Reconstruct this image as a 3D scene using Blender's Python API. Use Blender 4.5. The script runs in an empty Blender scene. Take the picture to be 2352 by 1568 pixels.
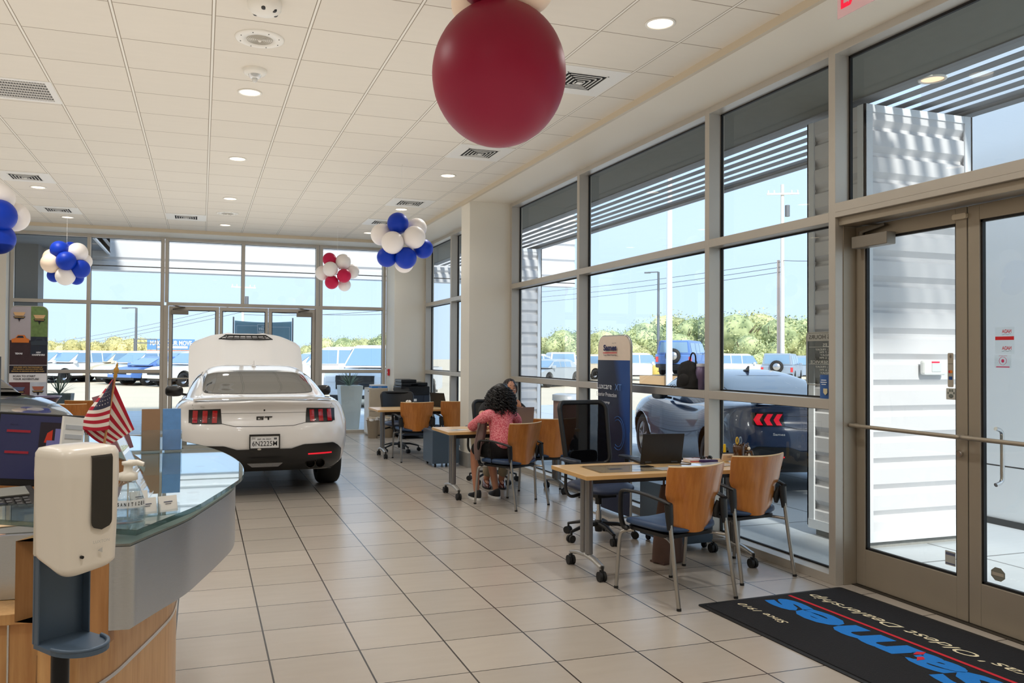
import bpy, bmesh, math, random
from math import sin, cos, pi, radians, sqrt, atan2, hypot
from mathutils import Vector, Matrix, Euler
random.seed(7)
SC = bpy.context.scene
COL = SC.collection
R = radians

# ------------------------------------------------------------------ materials
def _nt(name):
    m = bpy.data.materials.new(name); m.use_nodes = True
    nt = m.node_tree; nt.nodes.clear()
    out = nt.nodes.new('ShaderNodeOutputMaterial')
    return m, nt, out
def N(nt, t, **kw):
    n = nt.nodes.new(t)
    for k, v in kw.items():
        if k.startswith('i_'):
            n.inputs[k[2:].replace('_', ' ')].default_value = v
        else:
            setattr(n, k, v)
    return n
def L(nt, a, b): nt.links.new(a, b)
def srgb(r, g, b):
    f = lambda c: (c/255/12.92) if c/255 <= .04045 else ((c/255+.055)/1.055)**2.4
    return (f(r), f(g), f(b), 1)
MATS = {}
def mat(name, col, rough=.5, metal=0, noise=0, nscale=20, bump=0, coat=0, trans=0, emit=None, estr=1, alpha=1, spec=.5, stretch=None):
    if name in MATS: return MATS[name]
    m, nt, out = _nt(name)
    b = N(nt, 'ShaderNodeBsdfPrincipled')
    c = srgb(*col)
    b.inputs['Base Color'].default_value = c
    b.inputs['Roughness'].default_value = rough
    b.inputs['Metallic'].default_value = metal
    b.inputs['Specular IOR Level'].default_value = spec
    b.inputs['Coat Weight'].default_value = coat
    b.inputs['Coat Roughness'].default_value = .03
    b.inputs['Transmission Weight'].default_value = trans
    b.inputs['Alpha'].default_value = alpha
    if emit:
        b.inputs['Emission Color'].default_value = srgb(*emit); b.inputs['Emission Strength'].default_value = estr
    tc = N(nt, 'ShaderNodeTexCoord')
    src = tc.outputs['Object']
    if stretch:
        mp = N(nt, 'ShaderNodeMapping'); mp.inputs['Scale'].default_value = stretch
        L(nt, src, mp.inputs['Vector']); src = mp.outputs['Vector']
    tx = N(nt, 'ShaderNodeTexNoise'); tx.inputs['Scale'].default_value = nscale; tx.inputs['Detail'].default_value = 4
    L(nt, src, tx.inputs['Vector'])
    if noise:
        mx = N(nt, 'ShaderNodeMix', data_type='RGBA')
        d = 1-noise
        mx.inputs['A'].default_value = (c[0]*d, c[1]*d, c[2]*d, 1)
        k = 1+noise*.6
        mx.inputs['B'].default_value = (min(1, c[0]*k), min(1, c[1]*k), min(1, c[2]*k), 1)
        L(nt, tx.outputs['Fac'], mx.inputs['Factor']); L(nt, mx.outputs['Result'], b.inputs['Base Color'])
    if bump:
        bp = N(nt, 'ShaderNodeBump'); bp.inputs['Strength'].default_value = bump; bp.inputs['Distance'].default_value = .01
        L(nt, tx.outputs['Fac'], bp.inputs['Height']); L(nt, bp.outputs['Normal'], b.inputs['Normal'])
    L(nt, b.outputs[0], out.inputs[0])
    MATS[name] = m
    return m
def glass_mat(name, tint=(.93, .97, .96), refl=1.0, ior=1.45, rough=0.0):
    if name in MATS: return MATS[name]
    m, nt, out = _nt(name)
    t = N(nt, 'ShaderNodeBsdfTransparent'); t.inputs[0].default_value = (*tint, 1)
    g = N(nt, 'ShaderNodeBsdfGlossy'); g.inputs['Roughness'].default_value = rough; g.inputs[0].default_value = (refl, refl, refl, 1)
    lw = N(nt, 'ShaderNodeLayerWeight'); lw.inputs[0].default_value = .5
    pw = N(nt, 'ShaderNodeMath', operation='POWER'); L(nt, lw.outputs['Facing'], pw.inputs[0]); pw.inputs[1].default_value = 4.5
    fr = N(nt, 'ShaderNodeMath', operation='MULTIPLY_ADD'); L(nt, pw.outputs[0], fr.inputs[0]); fr.inputs[1].default_value = .75; fr.inputs[2].default_value = (ior-1)**2/(ior+1)**2*1.6
    mx = N(nt, 'ShaderNodeMixShader')
    L(nt, fr.outputs[0], mx.inputs[0]); L(nt, t.outputs[0], mx.inputs[1]); L(nt, g.outputs[0], mx.inputs[2]); L(nt, mx.outputs[0], out.inputs[0])
    MATS[name] = m; return m

def wood_mat(name, c1, c2, rough=.35, scale=(1, 12, 12), coat=.2):
    if name in MATS: return MATS[name]
    m, nt, out = _nt(name)
    b = N(nt, 'ShaderNodeBsdfPrincipled'); b.inputs['Roughness'].default_value = rough; b.inputs['Coat Weight'].default_value = coat
    b.inputs['Coat Roughness'].default_value = .15
    tc = N(nt, 'ShaderNodeTexCoord'); mp = N(nt, 'ShaderNodeMapping'); mp.inputs['Scale'].default_value = scale
    L(nt, tc.outputs['Object'], mp.inputs['Vector'])
    tx = N(nt, 'ShaderNodeTexNoise'); tx.inputs['Scale'].default_value = 4; tx.inputs['Detail'].default_value = 6; tx.inputs['Roughness'].default_value = .6
    L(nt, mp.outputs[0], tx.inputs['Vector'])
    cr = N(nt, 'ShaderNodeValToRGB'); cr.color_ramp.elements[0].color = srgb(*c1); cr.color_ramp.elements[1].color = srgb(*c2)
    cr.color_ramp.elements[0].position = .35; cr.color_ramp.elements[1].position = .65
    L(nt, tx.outputs['Fac'], cr.inputs[0]); L(nt, cr.outputs[0], b.inputs['Base Color']); L(nt, b.outputs[0], out.inputs[0])
    MATS[name] = m; return m

def tile_mat(name, W, X0, Y0, col, grout, gw, rough, var=.1, noise=.12, gx=None, bump=.3, light_lines=False, coat=0):
    """square tiles in world xy"""
    m, nt, out = _nt(name)
    b = N(nt, 'ShaderNodeBsdfPrincipled'); b.inputs['Roughness'].default_value = rough
    b.inputs['Coat Weight'].default_value = coat; b.inputs['Coat Roughness'].default_value = .1
    g = N(nt, 'ShaderNodeNewGeometry'); sp = N(nt, 'ShaderNodeSeparateXYZ'); L(nt, g.outputs['Position'], sp.inputs[0])
    def M(op, a, bb=None):
        n = N(nt, 'ShaderNodeMath', operation=op)
        for i, v in enumerate((a, bb)):
            if v is None: continue
            if isinstance(v, (int, float)): n.inputs[i].default_value = v
            else: L(nt, v, n.inputs[i])
        return n.outputs[0]
    ux = M('DIVIDE', M('SUBTRACT', sp.outputs[0], X0), W); uy = M('DIVIDE', M('SUBTRACT', sp.outputs[1], Y0), W)
    fx, fy = M('FRACT', ux), M('FRACT', uy)
    ex = M('MINIMUM', fx, M('SUBTRACT', 1.0, fx)); ey = M('MINIMUM', fy, M('SUBTRACT', 1.0, fy))
    lx = M('LESS_THAN', ex, (gx or gw)/W/2); ly = M('LESS_THAN', ey, gw/W/2)
    line = M('MAXIMUM', lx, ly)
    cb = N(nt, 'ShaderNodeCombineXYZ'); L(nt, M('FLOOR', ux), cb.inputs[0]); L(nt, M('FLOOR', uy), cb.inputs[1])
    wn = N(nt, 'ShaderNodeTexWhiteNoise', noise_dimensions='2D'); L(nt, cb.outputs[0], wn.inputs['Vector'])
    c = srgb(*col)
    tx = N(nt, 'ShaderNodeTexNoise'); tx.inputs['Scale'].default_value = 6; tx.inputs['Detail'].default_value = 5
    mp = N(nt, 'ShaderNodeMapping'); mp.inputs['Scale'].default_value = (.6, 3, 1); L(nt, g.outputs['Position'], mp.inputs[0]); L(nt, mp.outputs[0], tx.inputs['Vector'])
    k = M('ADD', M('MULTIPLY', wn.outputs['Value'], var), M('ADD', M('MULTIPLY', tx.outputs['Fac'], noise), 1-var/2-noise/2))
    vm = N(nt, 'ShaderNodeVectorMath', operation='SCALE'); vm.inputs[0].default_value = c[:3]; L(nt, k, vm.inputs['Scale'])
    mx = N(nt, 'ShaderNodeMix', data_type='RGBA'); L(nt, line, mx.inputs['Factor']); L(nt, vm.outputs[0], mx.inputs['A']); mx.inputs['B'].default_value = srgb(*grout)
    L(nt, mx.outputs['Result'], b.inputs['Base Color'])
    if light_lines:   # pale runner in the middle of the dark reveal
        l2 = M('LESS_THAN', ex, (gx or gw)/W*.28)
        m2 = N(nt, 'ShaderNodeMix', data_type='RGBA'); L(nt, l2, m2.inputs['Factor']); L(nt, mx.outputs['Result'], m2.inputs['A']); m2.inputs['B'].default_value = srgb(236, 232, 222)
        L(nt, m2.outputs['Result'], b.inputs['Base Color'])
    if bump:
        bp = N(nt, 'ShaderNodeBump'); bp.inputs['Strength'].default_value = bump; bp.inputs['Distance'].default_value = .003
        L(nt, M('SUBTRACT', 1.0, line), bp.inputs['Height']); L(nt, bp.outputs[0], b.inputs['Normal'])
    L(nt, b.outputs[0], out.inputs[0]); MATS[name] = m
    return m

# ------------------------------------------------------------------ geometry
def empty(name, label=None, cat=None, loc=(0, 0, 0), rz=0, group=None, kind=None, rot=None):
    o = bpy.data.objects.new(name, None); COL.objects.link(o); o.empty_display_size = .1
    o.location = loc; o.rotation_euler = rot or (0, 0, rz)
    return tag(o, label, cat, group, kind)
def tag(o, label=None, cat=None, group=None, kind=None):
    if label: o['label'] = label
    if cat: o['category'] = cat
    if group: o['group'] = group
    if kind: o['kind'] = kind
    return o
def kids(o): return [c for c in bpy.data.objects if c.parent == o]
def copy_tree(o, parent=None, _map=None):
    if _map is None:
        _map = {}
        for c in bpy.data.objects:
            if c.parent: _map.setdefault(c.parent.name, []).append(c)
    c = o.copy(); COL.objects.link(c); c.parent = parent
    for ch in _map.get(o.name, []): copy_tree(ch, c, _map)
    return c
class MB:
    def __init__(s): s.v = []; s.f = []; s.m = []; s.s = []; s.mi = 0; s.M = None
    def add(s, vs, fs, mi=None, smooth=False):
        b = len(s.v)
        for p in vs:
            p = Vector(p)
            if s.M is not None: p = s.M @ p
            s.v.append(p)
        mi = s.mi if mi is None else mi
        for f in fs:
            s.f.append(tuple(i+b for i in f)); s.m.append(mi); s.s.append(smooth)
        return s
    def box(s, x0, x1, y0, y1, z0, z1, mi=None):
        vs = [(x, y, z) for z in (z0, z1) for y in (y0, y1) for x in (x0, x1)]
        return s.add(vs, [(0, 2, 3, 1), (4, 5, 7, 6), (0, 1, 5, 4), (2, 6, 7, 3), (0, 4, 6, 2), (1, 3, 7, 5)], mi)
    def rbox(s, cx, cy, z0, z1, w, d, r, n=5, mi=None, top=0):
        """box with rounded vertical corners; optional top round-over"""
        pts = rrect(w, d, r, n); rings = [(z0, 0)]
        if top:
            rings.append((z1-top, 0))
            for i in range(1, 4): a = i/3*pi/2; rings.append((z1-top+top*sin(a), top*(1-cos(a))))
        else: rings.append((z1, 0))
        vs = []; k = len(pts)
        for z, ins in rings:
            fx, fy = (w-2*ins)/w, (d-2*ins)/d
            vs += [(cx+x*fx, cy+y*fy, z) for x, y in pts]
        fs = [(j*k+i, j*k+(i+1) % k, (j+1)*k+(i+1) % k, (j+1)*k+i) for j in range(len(rings)-1) for i in range(k)]
        s.add(vs, fs, mi, True)
        s.add(vs[:k], [tuple(range(k-1, -1, -1))], mi); s.add(vs[-k:], [tuple(range(k))], mi)
        return s
    def cyl(s, p0, p1, r0, r1=None, n=16, caps=True, mi=None, smooth=True):
        return s.tube([p0, p1], [r0, r0 if r1 is None else r1], n, caps, mi, smooth)
    def tube(s, path, r, n=10, caps=True, mi=None, smooth=True, sx=1, sy=1, closed=False):
        P = [Vector(p) for p in path]; K = len(P)
        rs = r if isinstance(r, (list, tuple)) else [r]*K
        up = None; vs = []
        for i in range(K):
            if closed: t = (P[(i+1) % K]-P[i-1])
            else: t = (P[min(i+1, K-1)]-P[max(i-1, 0)])
            t = t.normalized() if t.length > 1e-9 else Vector((0, 0, 1))
            if up is None:
                up = Vector((0, 0, 1)) if abs(t.z) < .9 else Vector((1, 0, 0))
            a = t.cross(up)
            if a.length < 1e-6: a = t.orthogonal()
            a.normalize(); b = a.cross(t).normalized(); up = b
            for j in range(n):
                q = 2*pi*(j+.5)/n
                vs.append(P[i]+a*cos(q)*rs[i]*sx+b*sin(q)*rs[i]*sy)
        KK = K if closed else K-1
        fs = [(i*n+j, ((i+1) % K)*n+j, ((i+1) % K)*n+(j+1) % n, i*n+(j+1) % n) for i in range(KK) for j in range(n)]
        s.add(vs, fs, mi, smooth)
        if caps and not closed:
            s.add(vs[:n], [tuple(range(n))], mi); s.add(vs[-n:], [tuple(range(n-1, -1, -1))], mi)
        return s
    def bar(s, p0, p1, w, h, mi=None, up=(0, 0, 1)):
        p0, p1 = Vector(p0), Vector(p1); t = (p1-p0).normalized(); u = Vector(up)
        a = t.cross(u).normalized()*w/2; b = a.cross(t).normalized()*h/2
        vs = [p+x*a+y*b for p in (p0, p1) for x, y in ((-1, -1), (1, -1), (1, 1), (-1, 1))]
        return s.add(vs, [(3, 2, 1, 0), (4, 5, 6, 7), (0, 1, 5, 4), (1, 2, 6, 5), (2, 3, 7, 6), (3, 0, 4, 7)], mi)
    def lathe(s, prof, c=(0, 0, 0), n=24, mi=None, smooth=True, M=None):
        vs = []; k = len(prof)
        for r, z in prof:
            for j in range(n):
                a = 2*pi*j/n; p = Vector((r*cos(a), r*sin(a), z))
                if M is not None: p = M @ p
                vs.append(p+Vector(c))
        fs = [(i*n+j, i*n+(j+1) % n, (i+1)*n+(j+1) % n, (i+1)*n+j) for i in range(k-1) for j in range(n)]
        return s.add(vs, fs, mi, smooth)
    def sphere(s, c, r, n=16, m=10, mi=None, sc=(1, 1, 1)):
        prof = [(max(1e-4, sin(pi*i/m)), -cos(pi*i/m)) for i in range(m+1)]
        return s.lathe([(p[0], p[1]) for p in prof], c, n, mi, True, Matrix.Diagonal((r*sc[0], r*sc[1], r*sc[2])))
    def prism(s, poly, z0, z1, mi=None, M=None, smooth=False):
        k = len(poly); f = (lambda p: M @ Vector(p)) if M is not None else (lambda p: p)
        vs = [f((x, y, z0)) for x, y in poly]+[f((x, y, z1)) for x, y in poly]
        s.add(vs, [tuple(range(k-1, -1, -1)), tuple(range(k, 2*k))], mi)
        s.add(vs, [(i, (i+1) % k, k+(i+1) % k, k+i) for i in range(k)], mi, smooth); return s
    def grid(s, fn, nu, nv, mi=None, smooth=True, closeu=False):
        vs = [fn(i/nu, j/nv) for j in range(nv+1) for i in range(nu+(0 if closeu else 1))]
        w = nu if closeu else nu+1
        fs = [(j*w+i, j*w+(i+1) % w, (j+1)*w+(i+1) % w, (j+1)*w+i) for j in range(nv) for i in range(nu)]
        return s.add(vs, fs, mi, smooth)
    def sheet(s, fn, nu, nv, th=.002, mi=None):
        """thin two-sided sheet from fn(u,v)->(point)"""
        e = 1e-3
        def nrm(u, v):
            p = Vector(fn(u, v)); a = Vector(fn(min(1, u+e), v))-Vector(fn(max(0, u-e), v)); b = Vector(fn(u, min(1, v+e)))-Vector(fn(u, max(0, v-e)))
            n = a.cross(b); return p, (n.normalized() if n.length > 1e-12 else Vector((0, 0, 1)))
        top = []; bot = []
        for j in range(nv+1):
            for i in range(nu+1):
                p, n = nrm(i/nu, j/nv); top.append(p+n*th/2); bot.append(p-n*th/2)
        w = nu+1; K = len(top)
        fs = [(j*w+i, j*w+i+1, (j+1)*w+i+1, (j+1)*w+i) for j in range(nv) for i in range(nu)]
        s.add(top+bot, fs+[tuple(reversed([a+K for a in f])) for f in fs], mi, True)
        ed = [i for i in range(w)]+[j*w+nu for j in range(1, nv+1)]+[nv*w+i for i in range(nu-1, -1, -1)]+[j*w for j in range(nv-1, 0, -1)]
        s.add(top+bot, [(ed[k], ed[k]+K, ed[(k+1) % len(ed)]+K, ed[(k+1) % len(ed)]) for k in range(len(ed))], mi, False)
        return s
    def mesh(s, name, mats):
        me = bpy.data.meshes.new(name); me.from_pydata([tuple(v) for v in s.v], [], s.f)
        for m in mats: me.materials.append(m)
        me.polygons.foreach_set('material_index', s.m); me.polygons.foreach_set('use_smooth', s.s); me.update()
        return me
    def build(s, name, mats, parent=None, bev=0, sub=0, seg=2, recalc=False, loc=None, rot=None):
        if not isinstance(mats, (list, tuple)): mats = [mats]
        me = s.mesh(name, mats)
        if recalc:
            bm = bmesh.new(); bm.from_mesh(me); bmesh.ops.remove_doubles(bm, verts=bm.verts, dist=1e-5); bmesh.ops.recalc_face_normals(bm, faces=bm.faces); bm.to_mesh(me); bm.free()
        o = bpy.data.objects.new(name, me); COL.objects.link(o)
        if parent: o.parent = parent
        if loc: o.location = loc
        if rot: o.rotation_euler = rot
        if bev:
            md = o.modifiers.new('b', 'BEVEL'); md.width = bev; md.segments = seg; md.limit_method = 'ANGLE'; md.angle_limit = R(40); md.harden_normals = False
        if sub:
            md = o.modifiers.new('s', 'SUBSURF'); md.levels = sub; md.render_levels = sub
        return o
def rrect(w, d, r, n=5):
    pts = []
    for cx, cy, a0 in ((w/2-r, d/2-r, 0), (-w/2+r, d/2-r, 90), (-w/2+r, -d/2+r, 180), (w/2-r, -d/2+r, 270)):
        for i in range(n+1):
            a = R(a0+90*i/n); pts.append((cx+r*cos(a), cy+r*sin(a)))
    return pts
def arc(cx, cy, r, a0, a1, n):
    return [(cx+r*cos(R(a0+(a1-a0)*i/n)), cy+r*sin(R(a0+(a1-a0)*i/n))) for i in range(n+1)]
def spline(pts, n=8):
    """catmull-rom through points"""
    P = [Vector(p) for p in pts]; out = []
    for i in range(len(P)-1):
        a, b, c, d = P[max(i-1, 0)], P[i], P[i+1], P[min(i+2, len(P)-1)]
        for k in range(n):
            t = k/n
            out.append(.5*((2*b)+(c-a)*t+(2*a-5*b+4*c-d)*t*t+(3*b-a-3*c+d)*t**3))
    out.append(P[-1]); return out
def interp(tab, x):
    if x <= tab[0][0]: return tab[0][1]
    for (a, fa), (b, fb) in zip(tab, tab[1:]):
        if x <= b:
            t = (x-a)/(b-a); return fa+(fb-fa)*t
    return tab[-1][1]
def sm(tab, x):
    """smooth interpolation"""
    if x <= tab[0][0]: return tab[0][1]
    n = len(tab)
    for i in range(n-1):
        a, fa = tab[i]; b, fb = tab[i+1]
        if x <= b:
            t = (x-a)/(b-a)
            ma = (fb-tab[i-1][1])/(b-tab[i-1][0]) if i > 0 else (fb-fa)/(b-a)
            mb = (tab[i+2][1]-fa)/(tab[i+2][0]-a) if i+2 < n else (fb-fa)/(b-a)
            h = b-a
            return (2*t**3-3*t*t+1)*fa+(t**3-2*t*t+t)*h*ma+(-2*t**3+3*t*t)*fb+(t**3-t*t)*h*mb
    return tab[-1][1]
def text(s, m, parent, M, width=None, height=None, depth=.0008, name='lettering', bold=0, shear=0, spacing=1, align='CENTER', label=None):
    """lettering as a thin mesh; M maps text plane (x right, y up, z out) to parent space"""
    cu = bpy.data.curves.new('t', 'FONT'); cu.body = s; cu.size = 1; cu.align_x = align; cu.align_y = 'CENTER'
    cu.offset = bold; cu.shear = shear; cu.space_character = spacing; cu.resolution_u = 3
    o = bpy.data.objects.new('t', cu); COL.objects.link(o)
    dg = bpy.context.evaluated_depsgraph_get(); me = bpy.data.meshes.new_from_object(o.evaluated_get(dg))
    bpy.data.objects.remove(o); bpy.data.curves.remove(cu)
    xs = [v.co.x for v in me.vertices]; ys = [v.co.y for v in me.vertices]
    if not xs: return None
    w, h = max(xs)-min(xs), max(ys)-min(ys); cx, cy = (max(xs)+min(xs))/2, (max(ys)+min(ys))/2
    if align == 'LEFT': cx = min(xs)
    kx = (width/w) if width else None; ky = (height/h) if height else kx
    if kx is None: kx = ky
    for v in me.vertices: v.co = M @ Vector(((v.co.x-cx)*kx, (v.co.y-cy)*ky, depth))
    me.materials.clear(); me.materials.append(m); me.name = name
    ob = bpy.data.objects.new(name, me); COL.objects.link(ob); ob.parent = parent
    if label: ob['label'] = label
    return ob
def frame_M(o, xdir, ydir):
    x = Vector(xdir).normalized(); y = Vector(ydir).normalized(); z = x.cross(y)
    return Matrix(((x.x, y.x, z.x, o[0]), (x.y, y.y, z.y, o[1]), (x.z, y.z, z.z, o[2]), (0, 0, 0, 1)))

# ------------------------------------------------------------------ camera (solved from the tile grids)
CAMH = 1.537
cd = bpy.data.cameras.new('camera'); cam = bpy.data.objects.new('camera', cd); COL.objects.link(cam); SC.camera = cam
yaw, pitch, roll = .3269, .0172, -.0065
cd.sensor_width = 36; cd.lens = 1870.86/2352*36; cd.shift_x = 78.7/2352; cd.clip_start = .05; cd.clip_end = 500
fwd = Vector((sin(yaw)*cos(pitch), cos(yaw)*cos(pitch), sin(pitch)))
right = Vector((cos(yaw), -sin(yaw), 0)); upv = right.cross(fwd)
# image content is turned by `roll`
r2 = right*cos(roll)-upv*sin(roll); u2 = right*sin(roll)+upv*cos(roll)
cam.matrix_world = Matrix(((r2.x, u2.x, -fwd.x, 0), (r2.y, u2.y, -fwd.y, 0), (r2.z, u2.z, -fwd.z, CAMH), (0, 0, 0, 1)))
SC.view_settings.view_transform = 'Standard'; SC.view_settings.look = 'None'
SC.view_settings.exposure = 0; SC.view_settings.gamma = 1.0
SC.cycles.max_bounces = 10; SC.cycles.transparent_max_bounces = 24; SC.cycles.diffuse_bounces = 5; SC.cycles.glossy_bounces = 5
SC.cycles.use_denoising = True; SC.cycles.caustics_reflective = False; SC.cycles.caustics_refractive = False
SC.cycles.sample_clamp_indirect = 6; SC.cycles.use_adaptive_sampling = True
# ------------------------------------------------------------------ shared materials
WHITE = mat('wall_paint', (232, 226, 212), .55, noise=.03, nscale=3)
SOFFIT = mat('soffit_paint', (236, 228, 212), .6)
TAN = mat('ceiling_trim_metal', (206, 192, 168), .45)
ALU = mat('anodised_aluminium', (196, 190, 180), .38, .35, noise=.05, nscale=6)
ALUD = mat('door_aluminium', (166, 156, 140), .4, .4, noise=.06, nscale=6)
GASKET = mat('black_gasket', (14, 14, 15), .6)
CHROME = mat('chrome', (205, 205, 205), .18, 1)
STEEL = mat('silver_tube', (170, 168, 164), .28, .9)
BLK = mat('black_plastic', (17, 17, 19), .45, bump=.05, nscale=200)
BLKG = mat('black_gloss', (10, 10, 12), .12, coat=.5)
PANE = glass_mat('window_pane', (.93, .965, .96), ior=1.42)
CLEAR = glass_mat('clear_acrylic', (.93, .96, .98), ior=1.49)
PAPER = mat('white_paper', (238, 238, 236), .7)
FLOOR = tile_mat('floor_tiles', .4572, .3397, 4.235, (172, 163, 152), (44, 38, 32), .007, .24, .13, .12, gx=.009, bump=.4)
CEIL = tile_mat('ceiling_tiles', .6096, -1.170, 5.457, (224, 217, 204), (150, 138, 120), .008, .85, .03, .05, gx=.026, bump=.5, light_lines=True)
CZ = 3.704
def struct(name, mb, mats, parent=None, **k):
    o = mb.build(name, mats, parent, **k)
    if parent is None: o['kind'] = 'structure'
    return o
struct('floor', MB().box(-7, 4.24, -4, 15.95, -.06, 0), FLOOR)
struct('ceiling', MB().box(-7, 3.45, -4, 15.16, CZ, CZ+.1), CEIL)
# drop trim at the tile edge and the painted soffit beyond it
struct('trim_1', MB().box(3.44, 3.475, -4, 15.2, 3.648, CZ+.1).box(-7, 3.475, 15.16, 15.2, 3.648, CZ+.1), TAN)
struct('trim_2', MB().box(3.475, 4.25, -4, 16.1, 3.66, 3.82).box(-7, 3.475, 15.2, 16.1, 3.66, 3.82), SOFFIT)
BRIGHTW = mat('white_wall_left', (232, 228, 218), .6)
struct('wall_left', MB().box(-7.1, -7, -4, 16, -.06, 3.8), BRIGHTW)
struct('wall_rear', MB().box(-7, 4.24, -4.1, -4, -.06, 3.8), BRIGHTW)
struct('wall_right', MB().box(4.07, 4.24, -4, 2.62, 0, 3.66), WHITE)
# stub wall at the far left and the piers at the right
struct('wall_far_left', MB().box(-6.98, -3.17, 15.72, 15.95, 0, 3.66), BRIGHTW)
BASEG = mat('grey_base_tile', (150, 146, 138), .4, noise=.08)
for i, (y0, y1) in enumerate(((10.62, 11.0), (15.2, 15.95))):
    struct('wall_pier_%s' % ('near', 'far')[i], MB().box(3.475, 4.25, y0, y1, 0, 3.66), WHITE)
    struct('baseboard_pier_%s' % ('near', 'far')[i], MB().box(3.46, 4.07, y0-.012, y1-(.0 if i else -.012), 0, .2), BASEG)

# ------------------------------------------------------------------ window bays
FW = .062
def bay_x(n, ya, yb, inner=(), zt=3.66, x0=4.07, x1=4.22, rails=(2.465, 1.184), left=True, right=True):
    """glazed bay in the right wall between ya<yb (centres of its end members)"""
    w = empty('window_%d' % n, kind='structure', loc=(x0, ya, 0)); y0, y1 = 0, yb-ya; d = x1-x0; h = FW/2
    m = MB()
    if left: m.box(0, d, -h, h, 0, zt)
    if right: m.box(0, d, y1-h, y1+h, 0, zt)
    for y in inner: m.box(0, d, y-ya-h, y-ya+h, 0, zt)
    ys = [0]+[y-ya for y in inner]+[y1]
    for a, b in zip(ys, ys[1:]):
        m.box(0, d, a+h, b-h, zt-.052, zt); m.box(0, d, a+h, b-h, 0, .062)
        for r in rails: m.box(0, d, a+h, b-h, r, r+.068)
    m.build('window_frame', ALU, w, bev=.002)
    zs = [.062]+[r for r in reversed(rails)]+[zt-.052]
    g = MB()
    for a, b in zip(ys, ys[1:]):
        lo = .062
        for r in list(reversed(rails))+[zt-.052]:
            y_0, y_1, z_0, z_1 = a+h, b-h, lo, r
            for (p, q, s_, t) in ((y_0, y_1, z_0, z_0+.012), (y_0, y_1, z_1-.012, z_1), (y_0, y_0+.012, z_0, z_1), (y_1-.012, y_1, z_0, z_1)):
                g.box(d-.035, d-.015, p, q, s_, t)
            lo = r+.068
    g.build('gasket', GASKET, w)
    p = MB()
    for a, b in zip(ys, ys[1:]):
        lo = .062
        for r in list(reversed(rails))+[zt-.052]:
            p.add([(d-.025, a+h, lo), (d-.025, b-h, lo), (d-.025, b-h, r), (d-.025, a+h, r)], [(0, 1, 2, 3)]); lo = r+.068
    p.build('pane', PANE, w)
    return w
bay_x(1, 4.483, 5.937, right=False)
bay_x(2, 5.937, 8.45, right=False)
bay_x(3, 8.45, 10.585)
bay_x(4, 11.035, 15.165, inner=(13.48,))
# transom over the entrance doors
w = empty('window_5', kind='structure', loc=(4.07, 2.65, 0))
MB().box(0, .17, 0, 1.805, 2.525, 2.588).box(0, .15, 0, 1.805, 3.608, 3.66).box(0.0, .15, 0, 1.805, 2.49, 2.525).build('window_frame', ALU, w, bev=.002)
g = MB().box(.115, .135, 0, 1.80, 2.588, 2.60).box(.115, .135, 0, 1.80, 3.59, 3.608).box(.115, .135, 1.785, 1.80, 2.6, 3.6).build('gasket', GASKET, w)
MB().add([(.125, 0, 2.588), (.125, 1.8, 2.588), (.125, 1.8, 3.608), (.125, 0, 3.608)], [(0, 1, 2, 3)]).build('pane', PANE, w)

# back wall : Y = 15.95
def bay_y(n, xs, zt=3.62, zb=0, rails=(2.42, 1.18), y0=15.95, d=.12, wdt=None):
    w = empty('window_%d' % n, kind='structure', loc=(xs[0], y0, 0)); h = .03
    m = MB(); g = MB(); p = MB()
    X = [x-xs[0] for x in xs]
    for x in X: m.box(x-h, x+h, 0, d, zb, zt+.04)
    for a, b in zip(X, X[1:]):
        m.box(a+h, b-h, 0, d, zt-.012, zt+.04)
        if zb == 0: m.box(a+h, b-h, 0, d, 0, .062)
        for r in rails: m.box(a+h, b-h, 0, d, r, r+.06)
        lo = .062 if zb == 0 else zb
        for r in list(reversed(rails))+[zt-.012]:
            p.add([(a+h, d-.03, lo), (b-h, d-.03, lo), (b-h, d-.03, r), (a+h, d-.03, r)], [(3, 2, 1, 0)])
            g.box(a+h, b-h, d-.035, d-.02, r-.006, r).box(a+h, a+h+.006, d-.035, d-.02, lo, r).box(b-h-.006, b-h, d-.035, d-.02, lo, r); lo = r+.06
    m.build('window_frame', ALU, w, bev=.002); g.build('gasket', GASKET, w); p.build('pane', PANE, w)
    return w
bay_y(6, (-3.13, -1.92, -.69))
bay_y(7, (-.62, .73, 2.12), zb=2.42+.06, rails=())
bay_y(8, (2.19, 3.44))
mw = MB().box(-.62, 2.16, 15.95, 16.07, 2.42, 2.48).box(-.66, -.585, 15.93, 16.07, 0, 2.42).box(2.085, 2.16, 15.93, 16.07, 0, 2.42).build('trim_3', ALU, bev=.002); mw['kind'] = 'structure'

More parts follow.
